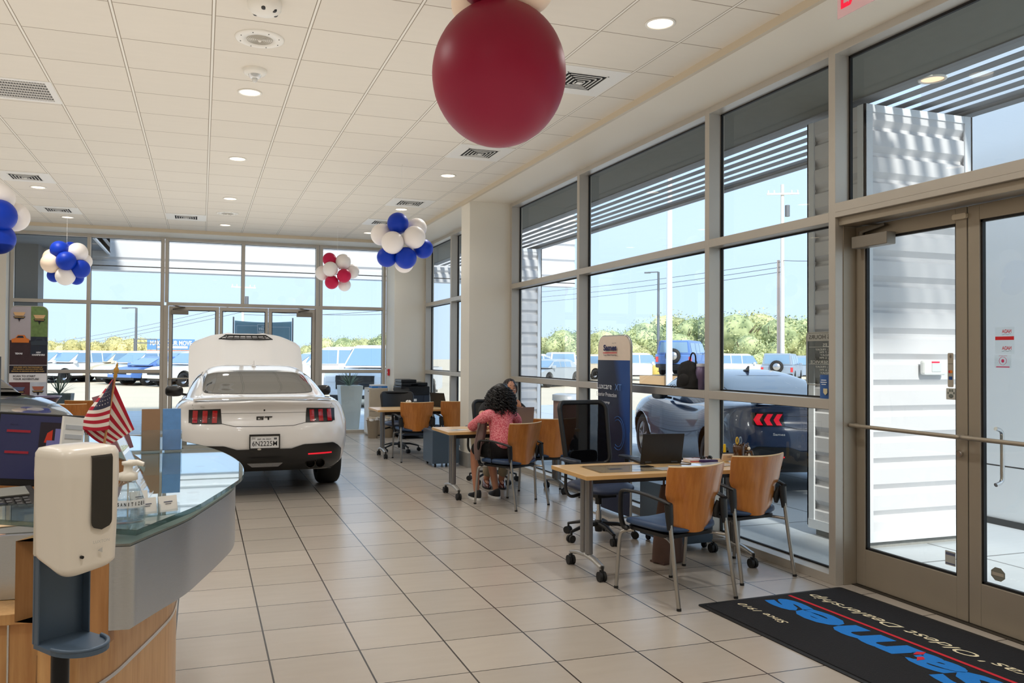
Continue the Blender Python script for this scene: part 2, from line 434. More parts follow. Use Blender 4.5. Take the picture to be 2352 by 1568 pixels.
def door_leaf(n, label_parts, loc, rz, W, H, stile=.075, top=.09, bottom=.25, closer=False, bar=True, m=ALUD, closer_side=1, lock=True, handed=1):
    """leaf in local x (0..W), thickness in y (0..-.045), inside face at y=0 looking toward -y ... inside = -y side"""
    w = empty('door_%d' % n, kind='structure', loc=loc, rz=rz)
    b = MB().box(0, stile, -.022, .022, .005, H).box(W-stile, W, -.022, .022, .005, H).box(stile, W-stile, -.022, .022, H-top, H).box(stile, W-stile, -.022, .022, .005, bottom)
    b.build('door_frame', m, w, bev=.003)
    g = MB()
    for (x0, x1, z0, z1) in ((stile, W-stile, bottom, bottom+.014), (stile, W-stile, H-top-.014, H-top), (stile, stile+.012, bottom, H-top), (W-stile-.012, W-stile, bottom, H-top)):
        g.box(x0, x1, -.012, .012, z0, z1)
    g.build('gasket', GASKET, w)
    MB().add([(stile, 0, bottom), (W-stile, 0, bottom), (W-stile, 0, H-top), (stile, 0, H-top)], [(0, 1, 2, 3)]).build('pane', PANE, w)
    if bar:
        z = 1.08
        MB().tube(spline([(.02, -.028, z), (.03, -.07, z), (.07, -.085, z), (W-.07, -.085, z), (W-.03, -.07, z), (W-.02, -.028, z)], 5), .013, 10).build('door_handle', ALUD, w)
    if closer:
        c = .04 if closer_side < 0 else W-.36
        k = MB().box(c, c+.30, -.10, -.022, H-.155, H-.075).build('door_closer', mat('closer_cover', (140, 134, 124), .4, .3), w, bev=.006)
        a = MB().bar((c+.05, -.06, H-.05), (c+.24, -.045, H-.02), .03, .016).bar((c+.24, -.045, H-.02), (c+.03, -.03, H+.012), .022, .01).cyl((c+.05, -.06, H-.075), (c+.05, -.06, H-.045), .02, n=12)
        a.build('closer_arm', mat('closer_arm_metal', (96, 90, 82), .35, .6), w)
    if lock:
        x = W-.045 if handed > 0 else .045
        MB().cyl((x, -.022, .98), (x, -.034, .98), .02, n=16).cyl((x, -.03, .98), (x, -.04, .98), .012, n=12).build('door_lock', CHROME, w)
    return w
# entrance pair in the right wall (x = 4.24): local +x runs toward -Y, inside face toward -X
door_leaf(1, None, (4.262, 4.445, 0), -pi/2, .853, 2.43, closer=True, closer_side=-1, top=.09)
door_leaf(2, None, (4.262, 3.584, 0), -pi/2, .853, 2.43, closer=True, closer_side=1, handed=-1, lock=False)
j = MB().box(4.135, 4.30, 4.446, 4.4515, 0, 2.436).box(4.222, 4.30, 4.4525, 4.514, 0, 2.49).box(4.07, 4.30, 2.63, 2.70, 0, 2.436).box(4.10, 4.30, 2.70, 4.452, 2.436, 2.49).build('trim_4', ALUD, bev=.003); j['kind'] = 'structure'
struct('trim_5', MB().box(4.20, 4.34, 2.70, 4.452, -.03, .004), mat('threshold_metal', (60, 56, 50), .4, .6))
# contact sensor at the head of the first leaf
s = MB().rbox(0, 0, 0, .018, .032, .095, .012).build('contact_sensor', mat('sensor_plastic', (214, 204, 184), .5), None, loc=(4.239, 3.628, 2.375), rot=(0, -pi/2, 0)); tag(s, 'small beige door contact sensor at the head of the glass entrance door', 'sensor')
# three back leaves
for i in range(3):
    door_leaf(3+i, None, (-.575+i*.889, 15.99, 0), 0, .88, 2.41, closer=(i != 1), closer_side=(-1 if i == 0 else 1), m=ALU, bar=(i == 0), lock=False, stile=.06 if i != 1 else .05, top=.07)
# ------------------------------------------------------------------ things on the ceiling
LAMPW = mat('lit_lens', (255, 246, 228), .5, emit=(255, 232, 200), estr=3.2)
PLW = mat('white_plastic', (232, 228, 218), .4)
VENTW = mat('white_grille_metal', (228, 226, 220), .45)
DARK = mat('dark_void', (24, 23, 22), .8)
def downlight(label, x, y, r=.085, warm=True):
    o = empty('recessed_downlight', label, 'ceiling light', (x, y, CZ), group='recessed downlights in the tiled ceiling')
    MB().lathe([(r*1.02, .001), (r*1.16, -.001), (r*1.16, -.006), (r*1.0, -.008), (r*.95, -.003), (r*.95, .0)], n=32).build('trim_ring', PLW, o)
    MB().lathe([(.0001, -.0015), (r*.5, -.0018), (r*.96, -.0025)], n=32).build('lens', LAMPW, o)
    return o
DL = [('round recessed downlight behind the smoke detector, nearest of the line over the white car', .354, 6.966),
      ('round recessed downlight second in the line over the white car', .354, 9.393),
      ('small recessed downlight third in the middle line, nearer than the far speaker', .354, 11.844),
      ('small round recessed downlight closest to the back windows in the middle line', .354, 14.307),
      ('large glowing recessed downlight right of the big maroon balloon', 2.80, 4.605),
      ('recessed downlight on the right between two square air diffusers', 2.79, 9.387),
      ('recessed downlight just above the blue and white balloon cluster', 2.79, 11.809),
      ('recessed downlight on the left below the nearer square diffuser', -2.05, 11.922),
      ('recessed downlight at far left next to the back soffit', -2.05, 14.397),
      ('recessed downlight partly hidden behind the blue and white balloon cluster', 2.79, 14.3)]
for l_, x, y in DL: downlight(l_, x, y)
def disc_speaker(label, x, y):
    o = empty('ceiling_speaker', label, 'speaker', (x, y, CZ))
    MB().lathe([(.165, 0), (.165, -.006), (.155, -.011), (.10, -.014), (.098, -.010), (.0001, -.010)], n=40).build('baffle', PLW, o)
    g = MB()
    for k in range(1, 8): g.tube([(.012*k*cos(a), .012*k*sin(a), -.0115) for a in [2*pi*i/28 for i in range(28)]], .0028, 5, closed=True, caps=False)
    g.build('grille', mat('speaker_grille', (186, 180, 168), .5), o)
    MB().sphere((0, 0, -.012), .014, 12, 8).build('hub', PLW, o)
    s = MB()
    for k in range(8): a = pi/8+k*pi/4; s.cyl((.135*cos(a), .135*sin(a), -.012), (.135*cos(a), .135*sin(a), -.0145), .004, n=8)
    s.build('screws', DARK, o)
disc_speaker('large white round ceiling speaker between the dome camera and the smoke detector', .354, 5.75)
disc_speaker('white round ceiling speaker far back in the middle ceiling line', .354, 13.084)
o = empty('dome_camera', 'white multi-lens dome camera on the ceiling at the top of the view', 'camera', (.344, 5.13, CZ))
MB().lathe([(.10, 0), (.105, -.02), (.10, -.05), (.075, -.075), (.04, -.085), (.0001, -.088)], n=32).build('housing', PLW, o)
for a in (20, 140, 260, 320):
    MB().sphere((.068*cos(R(a)), .068*sin(R(a)), -.062), .019, 12, 8).build('camera_lens', BLKG, o)
o = empty('smoke_detector', 'white smoke alarm with clear strobe bulb on the ceiling', 'detector', (.361, 6.40, CZ))
MB().lathe([(.088, 0), (.088, -.022), (.078, -.034), (.05, -.04), (.0001, -.04)], n=32).build('base', PLW, o)
MB().lathe([(.05, -.04), (.044, -.055), (.03, -.066), (.0001, -.07)], n=24).build('clear_cage', mat('clear_plastic', (222, 222, 218), .15, trans=.4), o)
MB().sphere((0, 0, -.075), .022, 16, 10).build('strobe_bulb', mat('bulb_glass', (210, 210, 205), .08, coat=.6), o)
def diffuser(label, cx, cy, s=.594):
    o = empty('air_diffuser', label, 'air vent', (cx, cy, CZ), group='square ceiling air diffusers')
    h = s/2; k = s*.295
    f = MB()
    for (x0, x1, y0, y1) in ((-h, h, k, h), (-h, h, -h, -k), (-h, -k, -k, k), (k, h, -k, k)): f.box(x0, x1, y0, y1, -.004, 0)
    f.build('frame', VENTW, o)
    MB().box(-k, k, -k, k, -.0015, -.0005).build('dark_opening', DARK, o)
    b = MB()
    for i in range(5):
        q = k*(1-.19*i); t = .0085; z0 = -.004-.002*i
        for (x0, x1, y0, y1) in ((-q, q, q-t, q), (-q, q, -q, -q+t), (-q, -q+t, -q, q), (q-t, q, -q, q)): b.box(x0, x1, y0, y1, z0-.003, z0+.001)
    b.box(-k*.12, k*.12, -k*.12, k*.12, -.02, -.016)
    b.build('louvres', VENTW, o)
for l_, x, y in (('square white ceiling air diffuser directly right of the big maroon balloon', 2.79, 5.79), ('square ceiling air diffuser just below the big maroon balloon', 2.79, 8.22),
                 ('square ceiling air diffuser above the blue and white balloons', 2.79, 11.28), ('square ceiling air diffuser half hidden behind the blue and white balloons', 2.79, 13.10),
                 ('square ceiling air diffuser in the middle of the far ceiling', -.255, 13.72), ('square ceiling air diffuser at left above the left balloons', -2.08, 11.28),
                 ('square ceiling air diffuser far left near the back soffit', -2.08, 13.72)):
    diffuser(l_, x, y)
o = empty('return_air_grille', 'wide slatted return air grille at the left edge of the ceiling', 'air vent', (-1.17-.305-.305, 7.545, CZ))
W2 = .61; f = MB().box(-W2+.0, -W2+.05, -.30, .30, -.005, 0).box(W2-.05, W2, -.30, .30, -.005, 0).box(-W2+.05, W2-.05, .25, .30, -.005, 0).box(-W2+.05, W2-.05, -.30, -.25, -.005, 0)
f.build('frame', VENTW, o); MB().box(-W2+.05, W2-.05, -.25, .25, -.0015, -.0005).build('dark_opening', DARK, o)
b = MB()
for i in range(7): b.box(-W2+.05, W2-.05, -.25+.0715*i+.02, -.25+.0715*i+.032, -.012, -.002)
for i in range(56): b.box(-W2+.06+i*.0198, -W2+.063+i*.0198, -.25, .25, -.006, -.002)
b.build('slats', VENTW, o)
# exit sign hung from the ceiling
RED = mat('exit_red', (236, 20, 62), .4, emit=(236, 20, 62), estr=.55)
o = empty('exit_sign', 'clear hanging exit sign with red letters at the top right', 'sign', (3.37, 3.52, 3.58))
MB().box(-.003, .003, -.16, .145, -.14, .085).build('acrylic_panel', mat('exit_acrylic', (250, 205, 212), .15, alpha=.55), o, bev=.001)
MB().box(-.02, .02, -.17, .155, .085, .124).build('housing', PLW, o, bev=.004)
text('EXIT', RED, o, frame_M((-.0035, -.0075, -.03), (0, -1, 0), (0, 0, 1)), width=.25, height=.13, bold=.03)

# ------------------------------------------------------------------ balloons
def latex(n, c): return mat(n, c, .45, spec=.28)
BMAR = latex('maroon_latex', (124, 0, 38)); BBLU = latex('blue_latex', (0, 52, 172)); BWHT = latex('white_latex', (236, 230, 226)); BCRM = latex('cream_latex', (246, 224, 200)); BPNK = latex('raspberry_latex', (190, 22, 70))
def balloon_at(o, m, c, r, axis):
    """balloon with its neck toward the cluster centre"""
    a = Vector(axis).normalized(); q = Vector((0, 0, 1)).rotation_difference(a).to_matrix()
    prof = [(.004, -1.17), (.07, -1.16), (.05, -1.10), (.06, -1.06), (.16, -1.01)]
    for i in range(3, 25):
        t = pi*i/24; z = -cos(t); rr = sin(t)*(1 if z > 0 else 1-.05*abs(z)); prof.append((max(1e-4, rr), z*1.02))
    MB().lathe([(p*r, z*r) for p, z in prof], c, 28, M=q).build('balloon', m, o)
def pix_dir(px, py):
    f = 1870.86; u = (px-1176+78.7)/f; v = -(py-784)/f
    c, s = cos(roll), sin(roll); u, v = c*u+s*v, -s*u+c*v
    c, s = cos(pitch), sin(pitch); y = c-s*v; z = s+c*v
    c, s = cos(yaw), sin(yaw); d = Vector((c*u+s*y, -s*u+c*y, z)); return d
def world_at(px, py, D):
    d = pix_dir(px, py); return Vector((0, 0, CAMH))+d*(D/hypot(d.x, d.y))
def cluster(label, cx, cy, D, items, group=None):
    """items: (colour, px, py, r_px, depth offset in metres, toward camera negative)"""
    C = world_at(cx, cy, D); o = empty('balloon_cluster', label, 'balloons', C, group=group)
    for m, px, py, rp, dz in items:
        p = world_at(px, py, D+dz); r = rp/1870.86*(D+dz)*1.0
        balloon_at(o, m, p-C, r, (p-C) if (p-C).length > .02 else (0, -1, 0))
    MB().cyl((0, 0, 0), (0, 0, CZ-.012-C.z), .0016, n=6).build('string', PAPER, o)
    MB().cyl((0, 0, CZ-.014-C.z), (0, 0, CZ-.001-C.z), .006, n=8).build('ceiling_hook', PLW, o)
    return o
cluster('blue and white balloon cluster hanging beside the white pier', 922, 560, 9.3, [
    (BBLU, 908, 513, 17, .12), (BWHT, 957, 524, 23, .10), (BWHT, 877, 539, 25, .05), (BBLU, 914, 513, 24.5, -.08), (BWHT, 951, 545, 26, -.14), (BWHT, 902, 557, 26, -.17),
    (BBLU, 972, 571, 22.5, .02), (BBLU, 889, 590, 23, -.05), (BWHT, 928, 604, 22, .08), (BBLU, 932, 592, 25, -.10)])
cluster('raspberry and white balloon cluster hanging by the back windows', 775, 625, 14, [
    (BPNK, 757, 596, 15.5, -.02), (BWHT, 788, 601, 17.5, -.04), (BWHT, 741, 627, 16.5, .08), (BWHT, 808, 623, 16.5, .08), (BWHT, 759, 618, 17, -.13),
    (BPNK, 790, 633, 16, -.14), (BPNK, 762, 648, 15.5, -.05), (BWHT, 791, 654, 14.5, .08)])
cluster('blue, cream and white balloon cluster hanging at the left', 153, 603, 12.5, [
    (BBLU, 161, 573, 16, .1), (BWHT, 193, 600, 16, .08), (BCRM, 120, 592, 18, .1), (BCRM, 118, 604, 20, -.03), (BBLU, 137, 574, 18.5, -.05), (BWHT, 178, 580, 20, -.05), (BBLU, 152, 599, 19.5, -.17),
    (BBLU, 184, 617, 19.5, -.08), (BBLU, 125, 632, 14, .1), (BBLU, 175, 637, 15, .1), (BWHT, 150, 633, 19.5, -.07)])
cluster('blue and white balloon cluster cut off by the left frame edge', -8, 505, 8.2, [
    (BWHT, -2, 455, 29, -.03), (BWHT, 32, 498, 29, .08), (BBLU, -1, 495, 32, -.14), (BBLU, -3, 547, 31, -.08), (BWHT, -40, 500, 30, .05), (BBLU, -42, 540, 30, .06)])
C = world_at(1146, 171, 4.4); o = empty('balloon_cluster', 'one giant maroon balloon under smaller maroon and cream ones near the ceiling', 'balloons', C)
MB().sphere((0, 0, 0), .363, 48, 32, sc=(1, 1, 1.075)).build('giant_balloon', BMAR, o)
MB().lathe([(.012, .38), (.02, .385), (.013, .40), (.03, .42)], n=14).build('knot', BMAR, o)
for m, px, py, rp in ((BCRM, 1094, 8, 58), (BMAR, 1113, -40, 54), (BCRM, 1214, -26, 56), (BMAR, 1200, 10, 45)):
    p = world_at(px, py, 4.4+(.12 if py > 0 else -.06)); balloon_at(o, m, p-C, rp/1870.86*4.5, (p-C)-Vector((0, 0, .42)))
MB().cyl((0, 0, .40), (0, 0, CZ-.002-C.z), .0016, n=6).build('string', PAPER, o)
# ------------------------------------------------------------------ furniture
PLY = wood_mat('honey_plywood', (184, 112, 48), (202, 130, 62), .3, (9, 9, .9), .35)
PLYE = mat('plywood_edge', (222, 196, 156), .5)
VINYL = mat('blue_vinyl', (46, 70, 104), .42, noise=.08, nscale=8, bump=.06)
TBL = wood_mat('maple_laminate', (214, 176, 124), (226, 190, 140), .3, (1, 10, 10), .2)
TBLE = mat('maple_edge', (206, 164, 106), .45)
RUB = mat('rubber_black', (16, 16, 17), .6)
SILV = mat('silver_paint', (178, 177, 174), .32, .6)
SILVD = mat('silver_column', (132, 132, 134), .3, .75)
def visitor_chair(label, x, y, rz, arms=True, proto=[None], group='orange plywood visitor chairs'):
    if proto[0] is None:
        o = empty('visitor_chair', label, 'chair', (x, y, 0), rz, group)
        hw = [(0, .13), (.04, .165), (.12, .19), (.3, .2), (.45, .205), (.52, .235), (.75, .243), (.93, .25), (1, .245)]
        def back(u, v):
            s = 2*u-1; w = interp(hw, v); z = .455+.395*v-.022*(1-s*s)*(v < .2)*(1-v*5)+.004*s*s*v
            return Vector((s*w, -.205-.055*v-.035*(v-.5)**2+.062*s*s, z))
        MB().sheet(back, 22, 18, .012).build('backrest', [PLY], o)
        e = MB().tube([back(i/20, 1)+Vector((0, 0, .001)) for i in range(21)], .0064, 6)
        e.build('backrest_edge', PLYE, o)
        def pad(u, v):
            a = 2*pi*u; ca, sa = cos(a), sin(a); n = 3.6
            rx = abs(ca)**(2/n)*(1 if ca >= 0 else -1); ry = abs(sa)**(2/n)*(1 if sa >= 0 else -1)
            t = v*pi; rr = max(.002, abs(sin(t))**.38); zz = -cos(t)*.026
            x_, y_ = rx*.25*rr, ry*.235*rr+.025
            return Vector((x_, y_, .447+zz+(.028*(x_/.25)**2 if v > .5 else .012*(x_/.25)**2)-(.012*max(0, (y_-.12)/.14)**2)))
        MB().grid(pad, 40, 14, closeu=True).build('seat', VINYL, o)
        MB().rbox(0, .02, .402, .424, .42, .40, .06).build('seat_pan', BLK, o)
        for s in (-1, 1):
            MB().tube(spline([(s*.252, -.305, .006), (s*.247, -.262, .25), (s*.243, -.222, .50)], 6), .0125, 10, sx=.9, sy=1.15).build('leg', STEEL, o)
            MB().tube(spline([(s*.25, .265, .006), (s*.246, .25, .2), (s*.243, .236, .345), (s*.232, .215, .385), (s*.19, .16, .398)], 6), .0125, 10).build('leg', STEEL, o)
            MB().cyl((s*.252, -.305, 0), (s*.252, -.304, .016), .0145, n=10).build('foot_cap', RUB, o)
            MB().cyl((s*.25, .265, 0), (s*.25, .265, .016), .0145, n=10).build('foot_cap', RUB, o)
            MB().tube([(s*.243, -.232, .395), (s*.2, -.16, .40), (s*.17, -.1, .40)], .011, 8).build('cross_rail', STEEL, o)
            # black sleeve joining rear leg and back, arm rest and front drop
            MB().tube([(s*.2435, -.222, .47), (s*.241, -.212, .55), (s*.2415, -.206, .625)], [.016, .021, .022], 10, sx=.8, sy=1.5).tube([(s*.236, -.19, .60), (s*.212, -.178, .545), (s*.20, -.185, .50)], [.03, .03, .012], 8, sx=.35).build('back_bracket', BLK, o)
            if arms:
                MB().tube(spline([(s*.243, -.225, .628), (s*.262, -.13, .650), (s*.275, 0, .668), (s*.275, .12, .668), (s*.272, .185, .655), (s*.268, .202, .60), (s*.258, .212, .50), (s*.243, .205, .425), (s*.225, .18, .408)], 5), .0135, 10, sx=1.35, sy=.8).build('armrest', BLK, o)
        proto[0] = o; return o
    o = copy_tree(proto[0]); o['label'] = label; o['group'] = group; o.location = (x, y, 0); o.rotation_euler.z = rz
    return o
visitor_chair('orange plywood visitor chair with blue seat in the front left, side-on before the nearest table', 2.93, 4.65, R(13))
visitor_chair('orange plywood visitor chair beside the glass wall, next to the entrance mat', 3.67, 4.99, R(9))
visitor_chair('orange plywood visitor chair the woman in pink sits on', 3.045, 7.90, R(27))
visitor_chair('orange plywood visitor chair right of the woman, partly behind the mesh office chair', 3.67, 8.36, R(-3))
visitor_chair('orange plywood visitor chair facing the farthest table, fully visible in front of the copier', 2.97, 11.68, R(0))
visitor_chair('orange plywood visitor chair half hidden behind the white pier', 3.61, 11.82, R(1))
# left-hand waiting area
visitor_chair('orange plywood chair seen from behind, left of the flag', -1.64, 12.25, R(-12))
visitor_chair('orange plywood chair directly behind the one left of the flag', -1.58, 13.15, R(-6))
visitor_chair('orange plywood chair cut off by the left frame edge by the bowl table', -2.56, 12.75, R(10))


def training_table(label, x0, x1, y0, y1, h=.73, group='light wood rolling tables'):
    o = empty('rolling_table', label, 'table', ((x0+x1)/2, (y0+y1)/2, 0), group=group)
    W, D = x1-x0, y1-y0
    MB().box(-W/2, W/2, -D/2, D/2, h-.029, h).build('tabletop', [TBL], o, bev=.002)
    MB().box(-W/2-.001, -W/2+.001, -D/2, D/2, h-.028, h-.002).box(-W/2, W/2, -D/2-.001, -D/2+.001, h-.028, h-.002).build('edge_band', TBLE, o)
    MB().box(-W/2+.16, W/2-.16, -.02, .02, h-.10, h-.035).build('crossbeam', mat('table_beam', (60, 60, 62), .5, .4), o)
    for s in (-1, 1):
        x = s*(W/2-.145)
        l = empty('leg', loc=(x, 0, 0)); l.parent = o
        MB().rbox(0, .038, .145, h-.03, .052, .05, .018).rbox(0, -.038, .145, h-.03, .052, .05, .018).box(-.012, .012, -.03, .03, .145, h-.04).build('column', SILVD, l)
        MB().box(-.035, .035, -.12, .12, h-.045, h-.029).build('mount_plate', SILV, l, bev=.003)
        ft = lambda sx: [(sx*.0, 0)]
        m = MB()
        for q in (-1, 1):
            m.tube([(0, 0, .132), (0, q*.12, .122), (0, q*.24, .098)], [.026, .024, .02], 8, sx=1.15, sy=.72)
        m.build('foot', SILV, l)
        for q in (-1, 1):
            c = MB(); y = q*.245
            for e in (-1, 1): c.cyl((e*.006, y+.012, .034), (e*.025, y+.012, .034), .034, n=20)
            c.cyl((-.024, y+.012, .034), (.024, y+.012, .034), .012, n=10).box(-.008, .008, y-.01, y+.03, .03, .075).cyl((0, y, .07), (0, y, .105), .009, n=8)
            c.build('caster', RUB, l)
    return o
training_table('nearest light wood rolling table with the open laptop', 2.46, 3.98, 4.96, 5.54)
training_table('light wood rolling table between the woman and the man', 2.46, 3.98, 8.19, 8.84)
training_table('farthest light wood rolling table, in front of the copier', 2.45, 3.97, 11.74, 12.45)
training_table('light wood rolling table at far left holding the purple bowl', -3.45, -1.98, 13.62, 14.4)

MESHF, nt_, out_ = _nt('chair_mesh_fabric')
t_ = N(nt_, 'ShaderNodeBsdfTransparent'); d_ = N(nt_, 'ShaderNodeBsdfDiffuse'); d_.inputs[0].default_value = (.006, .006, .008, 1); mx_ = N(nt_, 'ShaderNodeMixShader'); mx_.inputs[0].default_value = .72
L(nt_, t_.outputs[0], mx_.inputs[1]); L(nt_, d_.outputs[0], mx_.inputs[2]); L(nt_, mx_.outputs[0], out_.inputs[0])
def task_chair(label, x, y, rz, back_top=1.13, base_rot=20, solid=False, proto=[None, None], arms=True, bw=.235):
    o = empty('office_chair', label, 'chair', (x, y, 0), rz, group='black swivel office chairs')
    st = [empty('star_base')][0]; st.parent = o
    m = MB()
    m.lathe([(.03, .06), (.036, .10), (.034, .15), (.022, .16)], n=16)
    for k in range(5):
        a = R(base_rot+72*k); d = Vector((cos(a), sin(a), 0))
        m.tube([Vector((0, 0, .125))+d*.02, Vector((0, 0, .122))+d*.16, Vector((0, 0, .088))+d*.30], [.024, .02, .014], 8, sx=1.2, sy=.8)
    m.build('arms', BLK, st)
    for k in range(5):
        a = R(base_rot+72*k); d = Vector((cos(a), sin(a), 0)); n = Vector((-sin(a), cos(a), 0)); c = d*.305+Vector((0, 0, .031))
        q = MB()
        for e in (-1, 1): q.cyl(c+n*e*.007, c+n*e*.026, .031, n=18)
        q.cyl(c+Vector((0, 0, .02))-d*.006, c+Vector((0, 0, .058))-d*.006, .009, n=8); q.build('caster', RUB, st)
    MB().cyl((0, 0, .15), (0, 0, .30), .016, n=16).cyl((0, 0, .15), (0, 0, .235), .025, n=16).build('gas_lift', CHROME, o)
    MB().box(-.09, .09, -.12, .13, .36, .40).cyl((0, 0, .29), (0, 0, .37), .03, n=14).cyl((.08, 0, .375), (.27, 0, .37), .006, n=8).build('mechanism', BLK, o)
    def pad(u, v):
        a = 2*pi*u; ca, sa = cos(a), sin(a); n = 3.2
        rx = abs(ca)**(2/n)*(1 if ca >= 0 else -1); ry = abs(sa)**(2/n)*(1 if sa >= 0 else -1)
        t = v*pi; rr = max(.002, abs(sin(t))**.42); y_ = ry*.245*rr+.02
        return Vector((rx*.255*rr, y_, .445-cos(t)*.042-.03*max(0, (y_-.14)/.13)**2))
    MB().grid(pad, 40, 12, closeu=True).build('seat', mat('dark_blue_vinyl', (40, 50, 74), .45), o)
    zb = .60; H = back_top-zb
    yb = lambda z: -.235-.10*((z-zb)/H)**1.2*(H/.5)+.02*(1-((z-zb)/H-.35)**2)
    ring = []
    for (px, pz) in rrect(2*bw, H, .06, 5): ring.append((px*(1-.06*((pz+H/2)/H < .4)), yb(pz+zb+H/2)+.05*(px/bw)**2, pz+zb+H/2))
    MB().tube(ring, .018, 8, closed=True, caps=False, sx=1, sy=1.2).build('back_frame', BLK, o)
    def web(u, v):
        s = 2*u-1; z = zb+H*v; return Vector((s*(bw-.01), yb(z)+.05*s*s, z))
    MB().sheet(web, 12, 12, .004 if not solid else .03).build('back_mesh', MESHF if not solid else BLK, o)
    MB().rbox(0, 0, 0, .022, .27, .11, .04).build('lumbar_pad', BLK, o, loc=(0, -.262, zb+.06), rot=(-pi/2, 0, 0))
    MB().bar((0, -.06, .375), (0, -.25, .43), .06, .02).bar((0, -.25, .425), (0, -.268, zb+.05), .055, .02).build('back_stem', BLK, o, bev=.004)
    if arms:
        for s in (-1, 1):
            MB().tube(spline([(s*.16, .0, .385), (s*.27, 0, .37), (s*.305, -.02, .42), (s*.305, -.03, .52), (s*.30, -.03, .66)], 5), .017, 8, sx=1.3, sy=.8).build('arm_upright', BLK, o)
            MB().rbox(s*.29, .02, .66, .685, .085, .25, .035, top=.01).build('arm_pad', mat('arm_pad_grey', (44, 50, 62), .35), o)
    return o
task_chair('black mesh-back office chair behind the nearest table, facing the room', 3.2, 6.22, R(185), 1.13, 10)
task_chair('black office chair the man in black sits on behind the middle table', 3.38, 9.36, R(174), .97, 40, bw=.2)
task_chair('black office chair with solid low back at the farthest table', 3.02, 12.75, R(180), .93, 30, solid=True, bw=.26)

def pedestal(label, x, y, rz, w=.38, d=.5, h=.52, m=None):
    m = m or mat('blue_grey_steel', (72, 88, 104), .42, .2)
    o = empty('mobile_pedestal', label, 'drawer unit', (x, y, 0), rz, group='blue-grey mobile drawer units')
    MB().box(-w/2, w/2, -d/2, d/2, .05, h).build('body', m, o, bev=.004)
    for i, (a, b) in enumerate(((.07, .29), (.30, h-.015))):
        q = MB().box(-w/2+.012, w/2-.012, d/2, d/2+.014, a, b).build('drawer', m, o, bev=.002)
        MB().bar((-.06, d/2+.02, b-.035), (.06, d/2+.02, b-.035), .012, .01).build('handle', SILV, q)
    c = MB()
    for sx in (-1, 1):
        for sy in (-1, 1): c.cyl((sx*(w/2-.05)-.01, sy*(d/2-.05), .025), (sx*(w/2-.05)+.01, sy*(d/2-.05), .025), .025, n=14)
    c.build('casters', RUB, o)
pedestal('blue-grey drawer unit under the nearest table by the glass wall', 3.72, 5.86, R(4), .36, .5, .50)
pedestal('blue-grey drawer unit standing left of the white pier', 3.20, 11.02, R(0), .38, .5, .50)
# ------------------------------------------------------------------ coupe (rear bumper centre at the origin, nose toward +y)
TIRE = mat('tyre_rubber', (18, 18, 19), .7, noise=.1)
CGLASS = mat('car_glass', (36, 36, 32), .04, coat=1, spec=1)
TRIMB = mat('car_black_trim', (15, 15, 17), .35, coat=.2)
LRED = mat('tail_red', (150, 6, 22), .15, coat=1, emit=(170, 6, 24), estr=.12)
LREDB = mat('tail_red_lit', (222, 14, 40), .2, coat=.6, emit=(235, 12, 44), estr=.55)
RIM = mat('alloy_rim', (188, 190, 194), .25, .8)
RIMD = mat('alloy_dark', (40, 41, 44), .35, .6)
def carpaint(n, c, rough=.22): return mat(n, c, rough, coat=1, spec=.5)
LEN = 4.81
def zt(y): return sm([(0, 1.02), (.5, 1.035), (1.1, 1.03), (1.9, .985), (2.8, .96), (3.5, .985), (4.0, .93), (4.5, .82), (4.81, .70)], y)
def zb(y): return interp([(0, .29), (.5, .24), (.8, .19), (4.2, .17), (4.81, .22)], y)
def hwid(v, y):
    b = sm([(0, .80), (.12, .885), (.3, .915), (.5, .93), (.7, .925), (.85, .895), (.95, .85), (1, .79)], v)
    hip = .035*math.exp(-((y-1.0)/.55)**2)*sm([(0, .2), (.5, .8), (.8, 1), (1, .8)], v)
    fr = .03*math.exp(-((y-3.72)/.5)**2)*sm([(0, .2), (.5, .9), (1, .8)], v)
    waist = -.03*math.exp(-((y-2.3)/.7)**2)*v
    return b+hip+fr+waist
def yrear(v): return sm([(0, .24), (.12, .10), (.25, .03), (.4, .0), (.62, .02), (.7, .045), (.78, .075), (.93, .07), (.98, .02), (1, .015)], v)
def yfront(v): return sm([(0, LEN-.18), (.2, LEN-.04), (.45, LEN), (.75, LEN-.04), (1, LEN-.16)], v)
def outline(v, t):
    """t 0..1 : rear centre -> right side -> front centre"""
    yr, yf = yrear(v), yfront(v); L1, L2 = .62, .95; n1, n2 = 3.6, 2.6
    if t < .34:
        a = t/.34*pi/2; s, c = sin(a), cos(a); X = s**(2/n1) if s > 0 else 0; Y = c**(2/n1) if c > 0 else 0
        y = yr+L1*(1-Y); w = hwid(v, y)
        return X*w, y
    if t > .72:
        a = (1-t)/.28*pi/2; s, c = sin(a), cos(a); X = s**(2/n2) if s > 0 else 0; Y = c**(2/n2) if c > 0 else 0
        y = yf-L2*(1-Y); w = hwid(v, y)
        return X*w, y
    y = yr+L1+(yf-L2-yr-L1)*(t-.34)/.38
    return hwid(v, y), y
def bodypt(v, t):
    x, y = outline(v, t); return Vector((x, y, zb(y)+(zt(y)-zb(y))*v))
def rear_y(x, z):
    """surface depth of the tail at (x, z)"""
    x = abs(x); lo, hi = 0.0, .34
    y = 0.05
    for _ in range(3):
        v = min(1, max(0, (z-zb(y))/(zt(y)-zb(y))))
        lo, hi = 0.0, .60
        for _k in range(26):
            m_ = (lo+hi)/2
            if outline(v, m_)[0] < x: lo = m_
            else: hi = m_
        y = outline(v, lo)[1]
    return y
